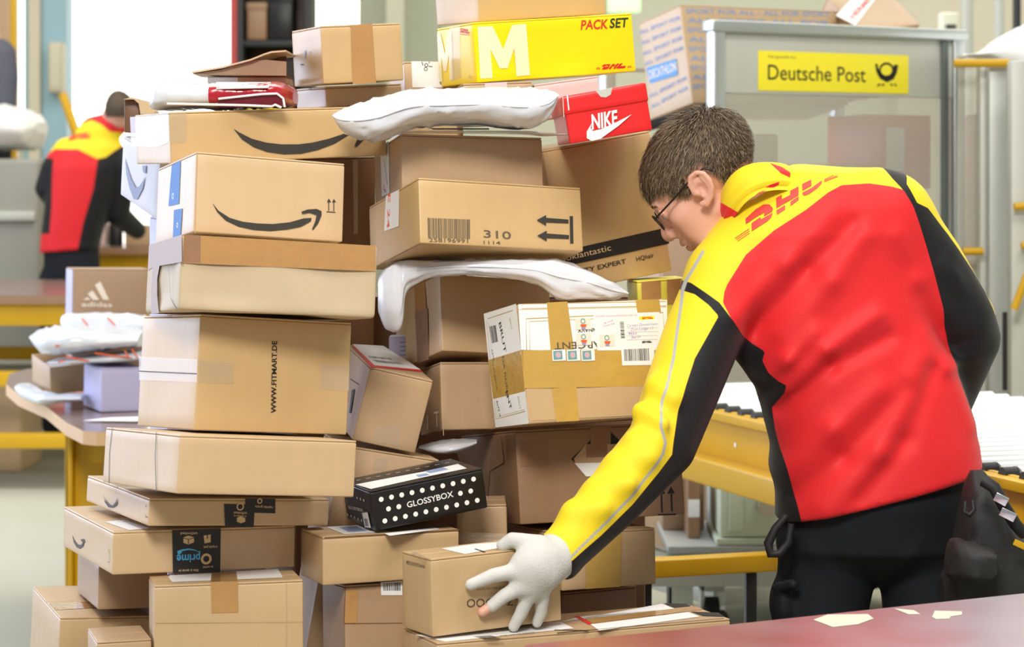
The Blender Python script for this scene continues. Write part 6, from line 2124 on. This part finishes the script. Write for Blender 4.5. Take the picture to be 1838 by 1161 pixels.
# jacket
J = Field(span((0.02, 0.90, 0.0042)), span((3.56, 4.32, 0.0046)), span((0.66, 1.46, 0.0042)))
rows = [(0.6371,4,0.7562), (0.6343,4,0.8371), (0.6248,4,0.9324), (0.599,4,1.028), (0.5552,4,1.123), (0.5257,4,1.218), (0.5229,4,1.294), (0.5324,4,1.34), (0.5457,4,1.372), (0.5362,4,1.391)]
J.column([r[2] for r in rows], [r[0] for r in rows], [0.182, 0.180, 0.178, 0.177, 0.187, 0.190, 0.176, 0.157, 0.115, 0.076],
         [4.03, 4.03, 4.04, 4.05, 4.06, 4.06, 4.05, 4.05, 4.04, 4.03], [0.140, 0.140, 0.142, 0.147, 0.152, 0.148, 0.134, 0.118, 0.092, 0.062], 0.03)
J.cone((0.4855,4.03,1.316), (0.3681,3.985,1.216), 0.072, 0.069, 0.05)
J.cone((0.5047,4.03,1.326), (0.6422,4.02,1.326), 0.076, 0.073, 0.05)
J.chain([(0.3672,3.985,1.214), (0.321,3.93,1.127), (0.2796,3.875,1.034), (0.2453,3.83,0.9551), (0.1547,3.755,0.8677), (0.0728,3.685,0.7939)], [0.070, 0.066, 0.062, 0.0575, 0.0485, 0.0385], 0.022)
J.cone((0.0737,3.686,0.7946), (0.0621,3.676,0.7848), 0.0400, 0.0395, 0.006)
J.chain([(0.6461,4.02,1.325), (0.7121,4.02,1.242), (0.7724,4.04,1.147), (0.7869,4.06,1.113), (0.76,4.14,0.9877), (0.6826,4.21,0.9089)], [0.072, 0.064, 0.061, 0.060, 0.050, 0.040], 0.02)
J.cone((0.379,3.99,1.144), (0.4438,4,1.085), 0.040, 0.045, 0.03)
# sleeve creases at the elbow, forearm and cuff
for a, b, r in (((0.209,3.8,1.011), (0.2429,3.765,0.9945), 0.0140), ((0.1728,3.76,0.9288), (0.2194,3.745,0.9431), 0.0165), ((0.1359,3.73,0.8915), (0.1849,3.715,0.9041), 0.0150), ((0.0969,3.7,0.8629), (0.1414,3.69,0.8687), 0.0145), ((0.2344,3.83,1.052), (0.2633,3.8,1.034), 0.012), ((0.1984,3.77,0.9671), (0.2295,3.765,0.9632), 0.013)):
    J.cone(a, b, r, r * 0.6, 0.032)
# folds of the back
for pts, w_, am in (([(0.4581,4,1.037), (0.5248,4,1.104), (0.6105,4,1.161)], .016, .009), ([(0.4543,4,0.999), (0.5343,4,1.075), (0.6295,4,1.123)], .014, -.008), ([(0.4343,4,1.058), (0.4581,4,1.085), (0.5057,4,1.132)], .018, .012),
                    ([(0.4581,4,0.8943), (0.5343,4,0.9705), (0.6105,4,1.037)], .020, .007), ([(0.4771,4,0.8562), (0.5533,4,0.9229), (0.6581,4,1.037)], .016, -.006), ([(0.5248,4,0.8371), (0.6105,4,0.9324), (0.6867,4,1.085)], .022, .007),
                    ([(0.5819,4,0.8562), (0.6581,4,0.9514), (0.7057,4,1.066)], .016, -.005), ([(0.3724,4,1.161), (0.4581,4,1.247), (0.5343,4,1.332)], .018, .006), ([(0.4057,4,1.132), (0.4962,4,1.237), (0.5724,4,1.313)], .016, -.008),
                    ([(0.4581,4,1.123), (0.5343,4,1.218), (0.5914,4,1.294)], .020, .006), ([(0.7343,4,1.161), (0.6867,4,1.218), (0.6486,4,1.294)], .018, .005), ([(0.7438,4,1.085), (0.6962,4,1.161)], .014, -.005), ([(0.7819,4,0.9705), (0.7343,4,1.075), (0.6962,4,1.123)], .018, .005),
                    ([(0.7343,4,1.247), (0.7676,4,1.199)], .012, .006), ([(0.7438,4,1.104), (0.7914,4,1.123)], .010, -.006), ([(0.7343,4,1.066), (0.801,4,1.085)], .012, .006)):
    J.ridge(pts, w_, am)
hem_a, hem_b = np.array((0.4533,4,0.801)), np.array((0.8124,4,0.8924))
hn = np.array([hem_b[2] - hem_a[2], 0, -(hem_b[0] - hem_a[0])])
hn /= np.linalg.norm(hn)
# the hem: only the trunk is cut, the left sleeve hangs past it
sl, x, y, z = J.sub((0.425, 3.7, 0.66), (0.90, 4.32, 1.0))
J.F[sl] = smax(J.F[sl], ((x - hem_a[0]) * hn[0] + (z - hem_a[2]) * hn[2]).astype(np.float32), 0.009)
# neck opening and cuff opening
J.cone((0.3934,4.02,1.423), (0.4408,4.06,1.337), 0.066, 0.066, 0.0, 'cut')
cuff_n = np.array((0.0621,3.676,0.7848)) - np.array((0.1547,3.755,0.8677))
cuff_n /= np.linalg.norm(cuff_n)
cp = np.array((0.0684,3.682,0.7953)) + cuff_n * 0.010
x, y, z = J.ax[0][:, None, None], J.ax[1][None, :, None], J.ax[2][None, None, :]
sl, x, y, z = J.sub((0.0, 3.5, 0.66), (0.19, 3.75, 0.95))
J.F[sl] = smax(J.F[sl], ((x - cp[0]) * cuff_n[0] + (y - cp[1]) * cuff_n[1] + (z - cp[2]) * cuff_n[2]).astype(np.float32), 0.006)
v, f = J.mesh()
v = relax(v, f, 2)
del J
yellow = panel(v, [(0.3705,4,1.142),(0.3505,4,1.183),(0.3533,4,1.199),(0.3581,4,1.211),(0.3914,4,1.261),(0.439,4,1.302),(0.4924,4,1.336),(0.5324,4,1.366),(0.5562,4,1.378),(0.6038,4,1.381),(0.64,4,1.376),(0.6657,4,1.369),(0.6867,4,1.375),(0.6486,4,1.428),(0.4581,4,1.437),(0.3248,4,1.428),(0.2295,4,1.294),(0.1774,3.9,1.166),(0.1109,3.85,1.004),(-0.0167,3.7,0.8955),(0.0009,3.68,0.7842),(0.0732,3.66,0.777),(0.1408,3.72,0.8264),(0.1916,3.76,0.8697),(0.2337,3.79,0.9153),(0.2579,3.8,0.9439),(0.2603,3.81,0.9627),(0.2697,3.84,1.014),(0.3002,3.88,1.094),(0.3443,3.94,1.162)])
black = np.maximum(panel(v, [(0.2676,3.93,1.221),(0.3004,3.93,1.214),(0.3238,3.93,1.198),(0.3443,3.94,1.183),(0.3705,4,1.148),(0.3857,4,1.127),(0.4048,4,1.111),(0.4257,4,1.098),(0.4219,4,1.082),(0.4314,4,1.062),(0.4467,4,1.049),(0.46,4,1.042),(0.4581,4,1.028),(0.4429,4,0.999),(0.4467,4,0.9667),(0.4552,4,0.9324),(0.4657,4,0.8943),(0.4771,4,0.8562),(0.4895,4,0.799),(0.4962,4,0.7419),(0.3914,4,0.7419),(0.3914,4,0.9324),(0.3629,4,0.9705),(0.2995,3.8,0.8643),(0.1884,3.75,0.7729),(0.0973,3.68,0.7229),(0.0732,3.66,0.777),(0.1408,3.72,0.8264),(0.1916,3.76,0.8697),(0.2337,3.79,0.9153),(0.2579,3.8,0.9439),(0.2603,3.81,0.9627),(0.2697,3.84,1.014),(0.3002,3.88,1.094),(0.3424,3.94,1.161),(0.3266,3.93,1.179),(0.305,3.93,1.196),(0.2676,3.93,1.206)]),
                   panel(v, [(0.6295,4,1.418),(0.6467,4,1.388),(0.6638,4,1.366),(0.6771,4,1.342),(0.6876,4,1.313),(0.7,4,1.275),(0.7143,4,1.228),(0.7314,4,1.169),(0.7362,4,1.137),(0.7533,4,1.08),(0.7695,4,1.026),(0.7886,4,0.9752),(0.801,4,0.9276),(0.8057,4,0.8848),(0.8086,4,0.8371),(0.8962,4,0.8371),(0.8962,4,1.218),(0.7629,4,1.38),(0.6676,4,1.437)]))
black = np.maximum(black, panel(v, [(0.0314,3.66,0.8484),(0.0497,3.66,0.838),(0.0514,3.66,0.8171),(0.0357,3.66,0.8188)]))
stripe = panel(v, [(0.6695,4,1.38),(0.6848,4,1.348),(0.7057,4,1.339),(0.72,4,1.322),(0.7438,4,1.293),(0.7676,4,1.26),(0.7914,4,1.229),(0.8124,4,1.198),(0.8305,4,1.155),(0.8771,4,1.161),(0.7629,4,1.371),(0.6867,4,1.428)])
pip = [(0.3228,3.93,1.266),(0.3069,3.93,1.24),(0.2929,3.93,1.216),(0.2873,3.93,1.202),(0.2739,3.9,1.139),(0.2654,3.87,1.094),(0.2548,3.85,1.059),(0.2435,3.83,1.029),(0.2389,3.8,0.991),(0.2464,3.79,0.9649),(0.2421,3.78,0.9462),(0.2253,3.77,0.924),(0.1879,3.74,0.8813),(0.1378,3.71,0.8367),(0.0793,3.66,0.7874),(0.0704,3.65,0.7786)]
piping = 0.0024 - seg_dist(v, pip)
jk = own(skin('jacket', v, f, 'jacket_cloth', man, {'yellow': yellow, 'black': black, 'stripe': stripe, 'piping': piping, 'collar_red': np.full(len(v), -1.0)}))
JB = BVHTree.FromPolygons(v.tolist(), f.tolist())


def onto(tree, shapes, m, off=0.0012, y0=2.5, levels=2):
    """flat shapes (x, z) laid on the cloth from behind the wearer"""
    mb = MB()
    for pts in shapes:
        tri = [[Vector((pts[i][0], pts[i][1])) for i in t] for t in tess(pts)]
        for _ in range(levels):
            nxt = []
            for a, b, c in tri:
                ab, bc, ca = (a + b) / 2, (b + c) / 2, (c + a) / 2
                nxt += [[a, ab, ca], [ab, b, bc], [ca, bc, c], [ab, bc, ca]]
            tri = nxt
        vs, fs = [], []
        for t in tri:
            q = []
            for p in t:
                hit = tree.ray_cast(Vector((p.x, y0, p.y)), Vector((0, 1, 0)))
                if hit[0] is None:
                    break
                n = hit[1] if hit[1].y < 0 else -hit[1]
                q.append(tuple(hit[0] + n * off))
            if len(q) == 3:
                k = len(vs)
                vs += q
                n = (Vector(q[1]) - Vector(q[0])).cross(Vector(q[2]) - Vector(q[0]))
                fs.append((k, k + 1, k + 2) if n.y < 0 else (k, k + 2, k + 1))
        mb.add(vs, fs, m)
    return mb


mat('print_red', (216, 62, 50), rough=0.5)
lg = onto(JB, [[(0.3941,1.3205),(0.4112,1.3361),(0.425,1.3448),(0.4342,1.3448),(0.4394,1.3389),(0.4381,1.3334),(0.4241,1.3251),(0.425,1.3315),(0.4122,1.3242),(0.3943,1.3119)],[(0.4033,1.3132),(0.4177,1.3233),(0.4195,1.3201),(0.4388,1.3312),(0.436,1.3242),(0.4287,1.3168),(0.4158,1.3086),(0.403,1.3003)],[(0.4458,1.3554),(0.4553,1.3613),(0.455,1.3536),(0.4688,1.3609),(0.4695,1.3679),(0.4835,1.3753),(0.4825,1.3606),(0.4449,1.3389)],[(0.4449,1.3352),(0.4594,1.344),(0.459,1.3371),(0.4452,1.3282)],[(0.4684,1.3496),(0.4824,1.3591),(0.482,1.3527),(0.4682,1.3429)],[(0.4897,1.379),(0.5055,1.3867),(0.505,1.3766),(0.4893,1.3683)],[(0.489,1.365),(0.505,1.3729),(0.5233,1.3852),(0.523,1.3812),(0.5151,1.3729),(0.5004,1.3631),(0.4921,1.36),(0.489,1.3619)],[(0.3757,1.2878),(0.3996,1.304),(0.399,1.3047),(0.3751,1.2886)],[(0.3777,1.2858),(0.3995,1.3005),(0.399,1.3012),(0.3772,1.2865)],[(0.3797,1.2834),(0.3996,1.297),(0.399,1.2977),(0.3792,1.2841)],[(0.5281,1.3866),(0.5447,1.394),(0.5443,1.3948),(0.5277,1.3875)],[(0.5277,1.3846),(0.5501,1.393),(0.5498,1.3939),(0.5274,1.3854)],[(0.5272,1.3826),(0.552,1.3918),(0.5517,1.3926),(0.5268,1.3834)]], 'print_red').build('printed_logo', jk)
# stand-up collar
m = []
CB0 = np.array((0.4198,4.035,1.372))
ca = np.array([-0.32, 0.52, 0.79])
ca /= np.linalg.norm(ca)
cs = np.array([0, -1.0, 0])
cs -= ca * (ca @ cs)
cs /= np.linalg.norm(cs)
cu = np.cross(cs, ca)
vs, fs = [], []
prof = [(-0.054, 0.0640), (-0.050, 0.0730), (-0.044, 0.0772), (-0.038, 0.0775), (-0.026, 0.0765), (-0.012, 0.0735), (0.000, 0.0705), (0.003, 0.0685), (0.000, 0.0665), (-0.02, 0.067), (-0.06, 0.072)]
NC = 72
for (h, r) in prof:
    for k in range(NC):
        t = 2 * PI * k / NC
        hh = h + 0.003 * math.sin(3 * t + 1)
        rr = r * (1 + 0.018 * math.sin(4 * t + h * 90)) - (0.004 * math.exp(-((h + 0.036) / 0.005) ** 2) if h > -0.06 else 0)
        p = CB0 + ca * hh + cs * math.cos(t) * rr * (1.12 if math.cos(t) > 0 else 0.95) + cu * math.sin(t) * rr
        vs.append(p)
for i in range(len(prof) - 1):
    for k in range(NC):
        fs.append((i * NC + k, i * NC + (k + 1) % NC, (i + 1) * NC + (k + 1) % NC, (i + 1) * NC + k))
vs = np.array(vs)
fs = np.array(fs)
vs, fs = subdiv(vs, fs)
vs, fs = subdiv(vs, fs)
red1 = panel(vs, [(0.3129,3.97,1.295),(0.3318,3.97,1.344),(0.3516,3.97,1.351),(0.3724,3.97,1.338),(0.3809,3.97,1.333),(0.3932,3.97,1.321),(0.3601,3.97,1.257),(0.3129,3.97,1.238)])
red2 = panel(vs, [(0.4065,3.97,1.358),(0.4187,3.97,1.37),(0.4358,3.97,1.379),(0.4509,3.97,1.384),(0.4499,3.97,1.378),(0.4376,3.97,1.372),(0.4225,3.97,1.365)])
red3 = panel(vs, [(0.4371,4,1.416),(0.4581,4,1.409),(0.4867,4,1.391),(0.4771,4,1.388),(0.4543,4,1.398)])
own(skin('collar', vs, np.array(fs), 'jacket_cloth', man, {'yellow': np.full(len(vs), 1.0), 'black': np.full(len(vs), -1.0), 'stripe': np.full(len(vs), -1.0), 'piping': np.full(len(vs), -1.0), 'collar_red': np.maximum(np.maximum(red1, red2), red3)}))

# trousers and shoes
T_ = Field(span((0.40, 0.88, 0.006)), span((3.86, 4.26, 0.006)), span((0.03, 0.98, 0.007)))
rows = [(0.6257,4,0.699), (0.6267,4,0.7229), (0.6276,4,0.7562), (0.6295,4,0.8371), (0.6295,4,0.9133)]
T_.column([r[2] for r in rows], [r[0] for r in rows], [0.05, 0.120, 0.164, 0.166, 0.155], [4.04, 4.04, 4.04, 4.03, 4.03], [0.03, 0.085, 0.122, 0.125, 0.12], 0.02, 2.2)
for pts, rs in (([(0.5473,4.04,0.75), (0.5339,4.04,0.6393), (0.5319,4.04,0.5807), (0.520, 4.03, 0.46), (0.515, 4.06, 0.08)], [0.087, 0.079, 0.076, 0.072, 0.066]),
                ([(0.7205,4.04,0.75), (0.7205,4.04,0.6393), (0.7224,4.04,0.5807), (0.735, 4.05, 0.46), (0.745, 4.08, 0.08)], [0.087, 0.080, 0.077, 0.072, 0.066])):
    T_.chain(pts, rs, 0.022)
T_.ell((0.4642,4.02,0.6602), (0.022, 0.05, 0.045), 0.012)
T_.cone((0.4513,3.99,0.6903), (0.4749,3.95,0.7047), 0.010, 0.010, 0.008)
T_.ridge([(0.4867,4,0.78), (0.5533,4,0.7038)], .014, .004)
T_.ridge([(0.6867,4,0.78), (0.639,4,0.7133)], .012, .004)
T_.plane_cut((0, 0, 0.055), (0, 0, -1))
v, f = T_.mesh()
tr = own(skin('trousers', relax(v, f, 1), f, 'trouser_cloth', man))
MB().tube([(0.4613,3.93,0.8232), (0.4426,3.93,0.8017), (0.4304,3.93,0.7765), (0.4342,3.93,0.7587), (0.4501,3.93,0.7587), (0.4651,3.93,0.7793), (0.4688,3.93,0.8092)], [0.006, 0.007, 0.008, 0.008, 0.008, 0.007, 0.006], 'strap_black', 8).build('strap_loop', tr).matrix_parent_inverse = Matrix.Identity(4)
for x0, y0 in ((0.515, 4.06), (0.745, 4.08)):
    S_ = Field(span((x0 - 0.09, x0 + 0.09, 0.006)), span((y0 - 0.12, y0 + 0.26, 0.006)), span((-0.012, 0.16, 0.006)))
    S_.cone((x0, y0 - 0.03, 0.05), (x0 - 0.01, y0 + 0.14, 0.035), 0.047, 0.040, 0.03)
    S_.cone((x0, y0 - 0.01, 0.05), (x0, y0 - 0.01, 0.10), 0.052, 0.052, 0.02)
    S_.plane_cut((0, 0, 0.0), (0, 0, -1))
    v, f = S_.mesh()
    own(skin('shoe', v, f, 'rubber', man))

# glove
G = Field(span((-0.085, 0.105, 0.0022)), span((3.50, 3.76, 0.0022)), span((0.67, 0.88, 0.0022)))
G.cone((0.0746,3.685,0.7992), (0.0585,3.668,0.7896), 0.034, 0.034, 0.006)
G.chain([(0.0621,3.672,0.7916), (0.0372,3.636,0.7826)], [0.031, 0.026], 0.02)
G.chain([(0.0425,3.642,0.7973), (0.0164,3.631,0.7834)], [0.024, 0.020], 0.02)
G.chain([(0.0486,3.642,0.7686), (0.0338,3.643,0.7486)], [0.022, 0.018], 0.02)
G.chain([(0.0268,3.635,0.7897), (0.0182,3.634,0.7587)], [0.022, 0.019], 0.02)
G.chain([(0.04,3.65,0.8152), (0.0165,3.648,0.8223), (0,3.653,0.8242), (-0.0148,3.656,0.8151)], [0.018, 0.0135, 0.0120, 0.0098], 0.010)
G.chain([(0.0164,3.631,0.7817), (0.0009,3.623,0.7797), (-0.0292,3.612,0.7755), (-0.0635,3.604,0.763)], [0.0155, 0.0125, 0.0112, 0.0088], 0.008)
G.chain([(0.0164,3.631,0.7576), (0.006,3.624,0.7519), (-0.0129,3.62,0.7422), (-0.031,3.619,0.7277)], [0.0150, 0.0122, 0.0108, 0.0098], 0.008)
G.chain([(0.0286,3.64,0.7456), (0.0242,3.636,0.7376), (0.0139,3.638,0.7122), (0.0026,3.64,0.6919)], [0.0145, 0.0118, 0.0102, 0.0086], 0.007)
G.chain([(0.046,3.647,0.7444), (0.0469,3.65,0.7318), (0.0453,3.655,0.7108), (0.0392,3.66,0.6942)], [0.0140, 0.0112, 0.0096, 0.0082], 0.007)
v, f = G.mesh()
gl = own(skin('glove', relax(v, f, 1), f, 'glove_knit', man))

# black bag hanging at the hip
o = pillow([st((0.7095,3.865,0.7312), (0.7095,3.865,0.6622), .03), st((0.7279,3.855,0.7788), (0.7279,3.855,0.6549), .055), st((0.7517,3.855,0.8935), (0.7517,3.855,0.6457), .065), st((0.7719,3.855,0.9027), (0.7719,3.855,0.6411), .068), st((0.7939,3.855,0.8715), (0.7939,3.855,0.6365), .068),
            st((0.816,3.855,0.8201), (0.816,3.855,0.6365), .068), st((0.8453,3.855,0.788), (0.8453,3.855,0.6365), .068), st((0.8821,3.855,0.7742), (0.8821,3.855,0.6365), .068), st((0.9004,3.855,0.765), (0.9004,3.855,0.6457), .06)], 'bag_cloth', seed=41, wr=0.006, n=60, e=0.6, wave=8).build('hip_bag')
tag(o, 'black cloth bag with buckles hanging at the worker\'s right hip', 'bag')
pillow([st((0.6983,3.765,0.7749), (0.6983,3.765,0.7525), .02), st((0.709,3.755,0.8096), (0.709,3.755,0.747), .05), st((0.7365,3.745,0.8049), (0.7365,3.745,0.7425), .06), st((0.7653,3.755,0.7944), (0.7653,3.755,0.7497), .05), st((0.7763,3.765,0.7866), (0.7763,3.765,0.7659), .02)], 'bag_cloth', seed=42, wr=0.004, n=40, e=0.6, wave=8).build('pocket', o)
m = MB()
m.tube([(0.7544,3.745,0.9056), (0.7701,3.735,0.8953), (0.7835,3.735,0.8687), (0.803,3.735,0.8375), (0.8194,3.745,0.82)], 0.010, 'strap_black', 10)
m.build('strap', o)
for a, b in (((0.7679,3.72,0.884), (0.7863,3.715,0.8741)), ((0.7768,3.72,0.8601), (0.7987,3.715,0.8493))):
    MB().bar(a, b, 0.006, 0.014, 'chrome').build('buckle', o)
MB().tube([(0.7258,3.745,0.8717), (0.7231,3.74,0.8564), (0.7311,3.74,0.8502), (0.7382,3.74,0.8591), (0.7374,3.745,0.8735)], 0.004, 'strap_black', 8).build('clip', o)
MB().bar((0.8034,3.745,0.8075), (0.8301,3.745,0.7951), 0.005, 0.010, 'yellow_paint').build('yellow_edge', o)

# ------------------------------------------------------------------ the worker in the distance
far = empty('person', (-2.35, 12.6, 0))
tag(far, 'distant worker seen from behind in red, yellow and black jacket at the left', 'person')
FI = Matrix.Translation((2.35, -12.6, 0))


def ownf(o):
    o.matrix_parent_inverse = FI
    return o


Q = Field(span((-2.75, -1.90, 0.011)), span((12.3, 13.0, 0.012)), span((0.0, 1.92, 0.011)))
Q.ell((-2.121,12.62,1.771), (0.072, 0.095, 0.105), 0.02)
Q.ell((-2.104,12.68,1.736), (0.05, 0.06, 0.08), 0.03)
Q.cone((-2.16,12.62,1.726), (-2.236,12.62,1.605), 0.06, 0.07, 0.03)
Q.chain([(-2.266,12.62,1.545), (-2.311,12.62,1.32), (-2.371,12.62,1.019)], [0.07, 0.09, 0.09], 0.05)
Q.chain([(-2.16,12.62,1.56), (-2.094,12.62,1.47), (-2.122,12.66,1.214), (-2.045,12.8,1.121)], [0.06, 0.05, 0.045, 0.03], 0.03)
Q.chain([(-2.401,12.62,1.56), (-2.467,12.62,1.47), (-2.521,12.62,1.35), (-2.486,12.75,1.259)], [0.06, 0.05, 0.045, 0.03], 0.03)
for px, xx in ((108, -2.44), (150, -2.32)):
    Q.chain([(-2.377,12.62,1.05), (xx, 12.62, 0.85), (xx - 0.02, 12.62, 0.45), (xx - 0.03, 12.64, 0.06)], [0.09, 0.075, 0.055, 0.04], 0.03)
v, f = Q.mesh()
ownf(skin('body', v, f, 'skin', far))
Q = Field(span((-2.75, -1.90, 0.010)), span((12.3, 13.0, 0.011)), span((0.90, 1.80, 0.010)))
rows = [(-2.391,12.6,0.96), (-2.379,12.6,1.08), (-2.355,12.6,1.2), (-2.322,12.6,1.35), (-2.301,12.6,1.47), (-2.277,12.6,1.575), (-2.241,12.6,1.662)]
Q.column([r[2] for r in rows], [r[0] for r in rows], [0.155, 0.16, 0.17, 0.185, 0.19, 0.165, 0.10], [12.62] * 7, [0.13, 0.13, 0.135, 0.14, 0.14, 0.12, 0.08], 0.04)
Q.cone((-2.251,12.62,1.662), (-2.136,12.62,1.704), 0.085, 0.07, 0.04)
Q.chain([(-2.175,12.62,1.554), (-2.094,12.62,1.47), (-2.131,12.66,1.214), (-2.051,12.8,1.127)], [0.075, 0.07, 0.064, 0.05], 0.03)
Q.chain([(-2.401,12.62,1.554), (-2.473,12.62,1.464), (-2.515,12.62,1.356), (-2.48,12.78,1.252)], [0.075, 0.066, 0.058, 0.05], 0.03)
Q.plane_cut((-2.391,12.6,1.02), (0.08, 0, -1))
Q.ell((-2.118,12.62,1.759), (0.066, 0.09, 0.10), 0, 'cut')
v, f = Q.mesh()
fy = panel(v, [(-2.497,12.5,1.544),(-2.452,12.5,1.567),(-2.318,12.5,1.565),(-2.214,12.5,1.514),(-2.17,12.5,1.523),(-2.101,12.5,1.582),(-2.092,12.5,1.654),(-2.155,12.5,1.66),(-2.205,12.5,1.701),(-2.259,12.5,1.722),(-2.408,12.5,1.672)])
fb = np.maximum(panel(v, [(-2.211,12.5,1.511),(-2.235,12.5,1.35),(-2.289,12.5,1.172),(-2.324,12.5,1.008),(-1.842,12.5,0.874),(-1.842,12.5,1.529),(-2.021,12.5,1.603),(-2.098,12.5,1.582),(-2.17,12.5,1.523)]), panel(v, [(-2.557,12.5,1.529),(-2.458,12.5,1.514),(-2.461,12.5,1.41),(-2.461,12.5,1.261),(-2.473,12.5,1.112),(-2.616,12.5,1.112)]))
fj = ownf(skin('jacket', relax(v, f, 1), f, 'far_jacket_cloth', far, {'yellow': fy, 'black': fb}))
FT = BVHTree.FromPolygons(v.tolist(), f.tolist())
qq = [(-2.384,12.5,1.609),(-2.253,12.5,1.627),(-2.247,12.5,1.66),(-2.378,12.5,1.642)]
onto(FT, [[(bilerp([(p[0], p[2]) for p in qq], a, b).x, bilerp([(p[0], p[2]) for p in qq], a, b).y) for a, b in s] for s in MARK], 'print_red', 0.004, 11.0, 1).build('printed_logo', fj).matrix_parent_inverse = Matrix.Identity(4)
Q = Field(span((-2.66, -2.1, 0.012)), span((12.4, 12.9, 0.012)), span((0.04, 1.1, 0.012)))
rows = [(-2.373,12.6,0.87), (-2.379,12.6,1.05)]
Q.column([r[2] for r in rows], [r[0] for r in rows], [0.15, 0.145], [12.63] * 2, [0.125, 0.12], 0.03)
for xx in (-2.46, -2.31):
    Q.chain([(xx, 12.63, 0.85), (xx, 12.63, 0.45), (xx - 0.01, 12.64, 0.08)], [0.095, 0.078, 0.07], 0.03)
v, f = Q.mesh()
ownf(skin('trousers', v, f, 'trouser_cloth', far))
for xx in (-2.47, -2.32):
    ownf(MB().tube([(xx, 12.58, 0.045), (xx, 12.66, 0.05), (xx - 0.01, 12.82, 0.035), (xx - 0.01, 12.86, 0.03)], [0.03, 0.05, 0.042, 0.02], 'rubber', 12).build('shoe', far))
# cropped hair
vs, fs = [], []
c = np.array((-2.123,12.61,1.779))
for i in range(13):
    for k in range(24):
        a, t = (i / 12) * 1.95, 2 * PI * k / 24
        wob = 1 + 0.02 * hsh(i, k)
        d = np.array([math.sin(a) * math.cos(t) * 0.080 + 0.012 * math.sin(a), math.sin(a) * math.sin(t) * 0.102 - 0.02 * math.sin(a), math.cos(a) * 0.106])
        vs.append(c + d * wob)
for i in range(12):
    for k in range(24):
        fs.append((i * 24 + k, (i + 1) * 24 + k, (i + 1) * 24 + (k + 1) % 24, i * 24 + (k + 1) % 24))
ownf(MB().add([tuple(p) for p in vs], fs, 'hair_base', True).build('hair', far))

# ------------------------------------------------------------------ third figure, cut off by the left edge
third = empty('person', (-3.05, 14.15, 0))
tag(third, 'person in a grey top cut off by the left edge, far away', 'person')
TI = Matrix.Translation((3.05, -14.15, 0))
Q = Field(span((-3.6, -2.85, 0.014)), span((13.9, 14.5, 0.014)), span((0.0, 2.35, 0.014)))
Q.chain([(-3.137,14.15,2.189), (-3.143,14.15,1.852), (-3.15,14.15,1.649)], [0.08, 0.10, 0.10], 0.04)
Q.ell((-3.17,14.15,2.397), (0.075, 0.09, 0.11), 0.02)
Q.cone((-3.163,14.15,2.323), (-3.143,14.15,2.189), 0.05, 0.06, 0.03)
Q.chain([(-3.083,14.15,2.155), (-3.062,14.15,2.02), (-3.094,14.2,1.853)], [0.05, 0.045, 0.035], 0.03)
for xx in (-3.26, -3.10):
    Q.chain([(-3.15,14.15,1.649), (xx, 14.15, 0.9), (xx, 14.15, 0.05)], [0.09, 0.08, 0.05], 0.03)
v, f = Q.mesh()
o = skin('body', v, f, 'skin', third)
o.matrix_parent_inverse = TI
Q = Field(span((-3.6, -2.85, 0.013)), span((13.9, 14.5, 0.013)), span((1.3, 2.4, 0.013)))
Q.chain([(-3.123,14.15,2.155), (-3.123,14.15,1.885), (-3.137,14.15,1.649)], [0.11, 0.125, 0.12], 0.05)
Q.chain([(-3.076,14.15,2.162), (-3.049,14.15,2.02), (-3.08,14.2,1.847)], [0.075, 0.065, 0.055], 0.03)
v, f = Q.mesh()
o = skin('shirt', v, f, 'grey_shirt', third)
o.matrix_parent_inverse = TI
Q = Field(span((-3.6, -2.85, 0.014)), span((13.9, 14.5, 0.014)), span((0.03, 1.6, 0.014)))
for xx in (-3.26, -3.10):
    Q.chain([(-3.143,14.15,1.666), (xx, 14.15, 0.9), (xx, 14.15, 0.08)], [0.11, 0.10, 0.07], 0.03)
v, f = Q.mesh()
o = skin('trousers', v, f, 'trouser_cloth', third)
o.matrix_parent_inverse = TI
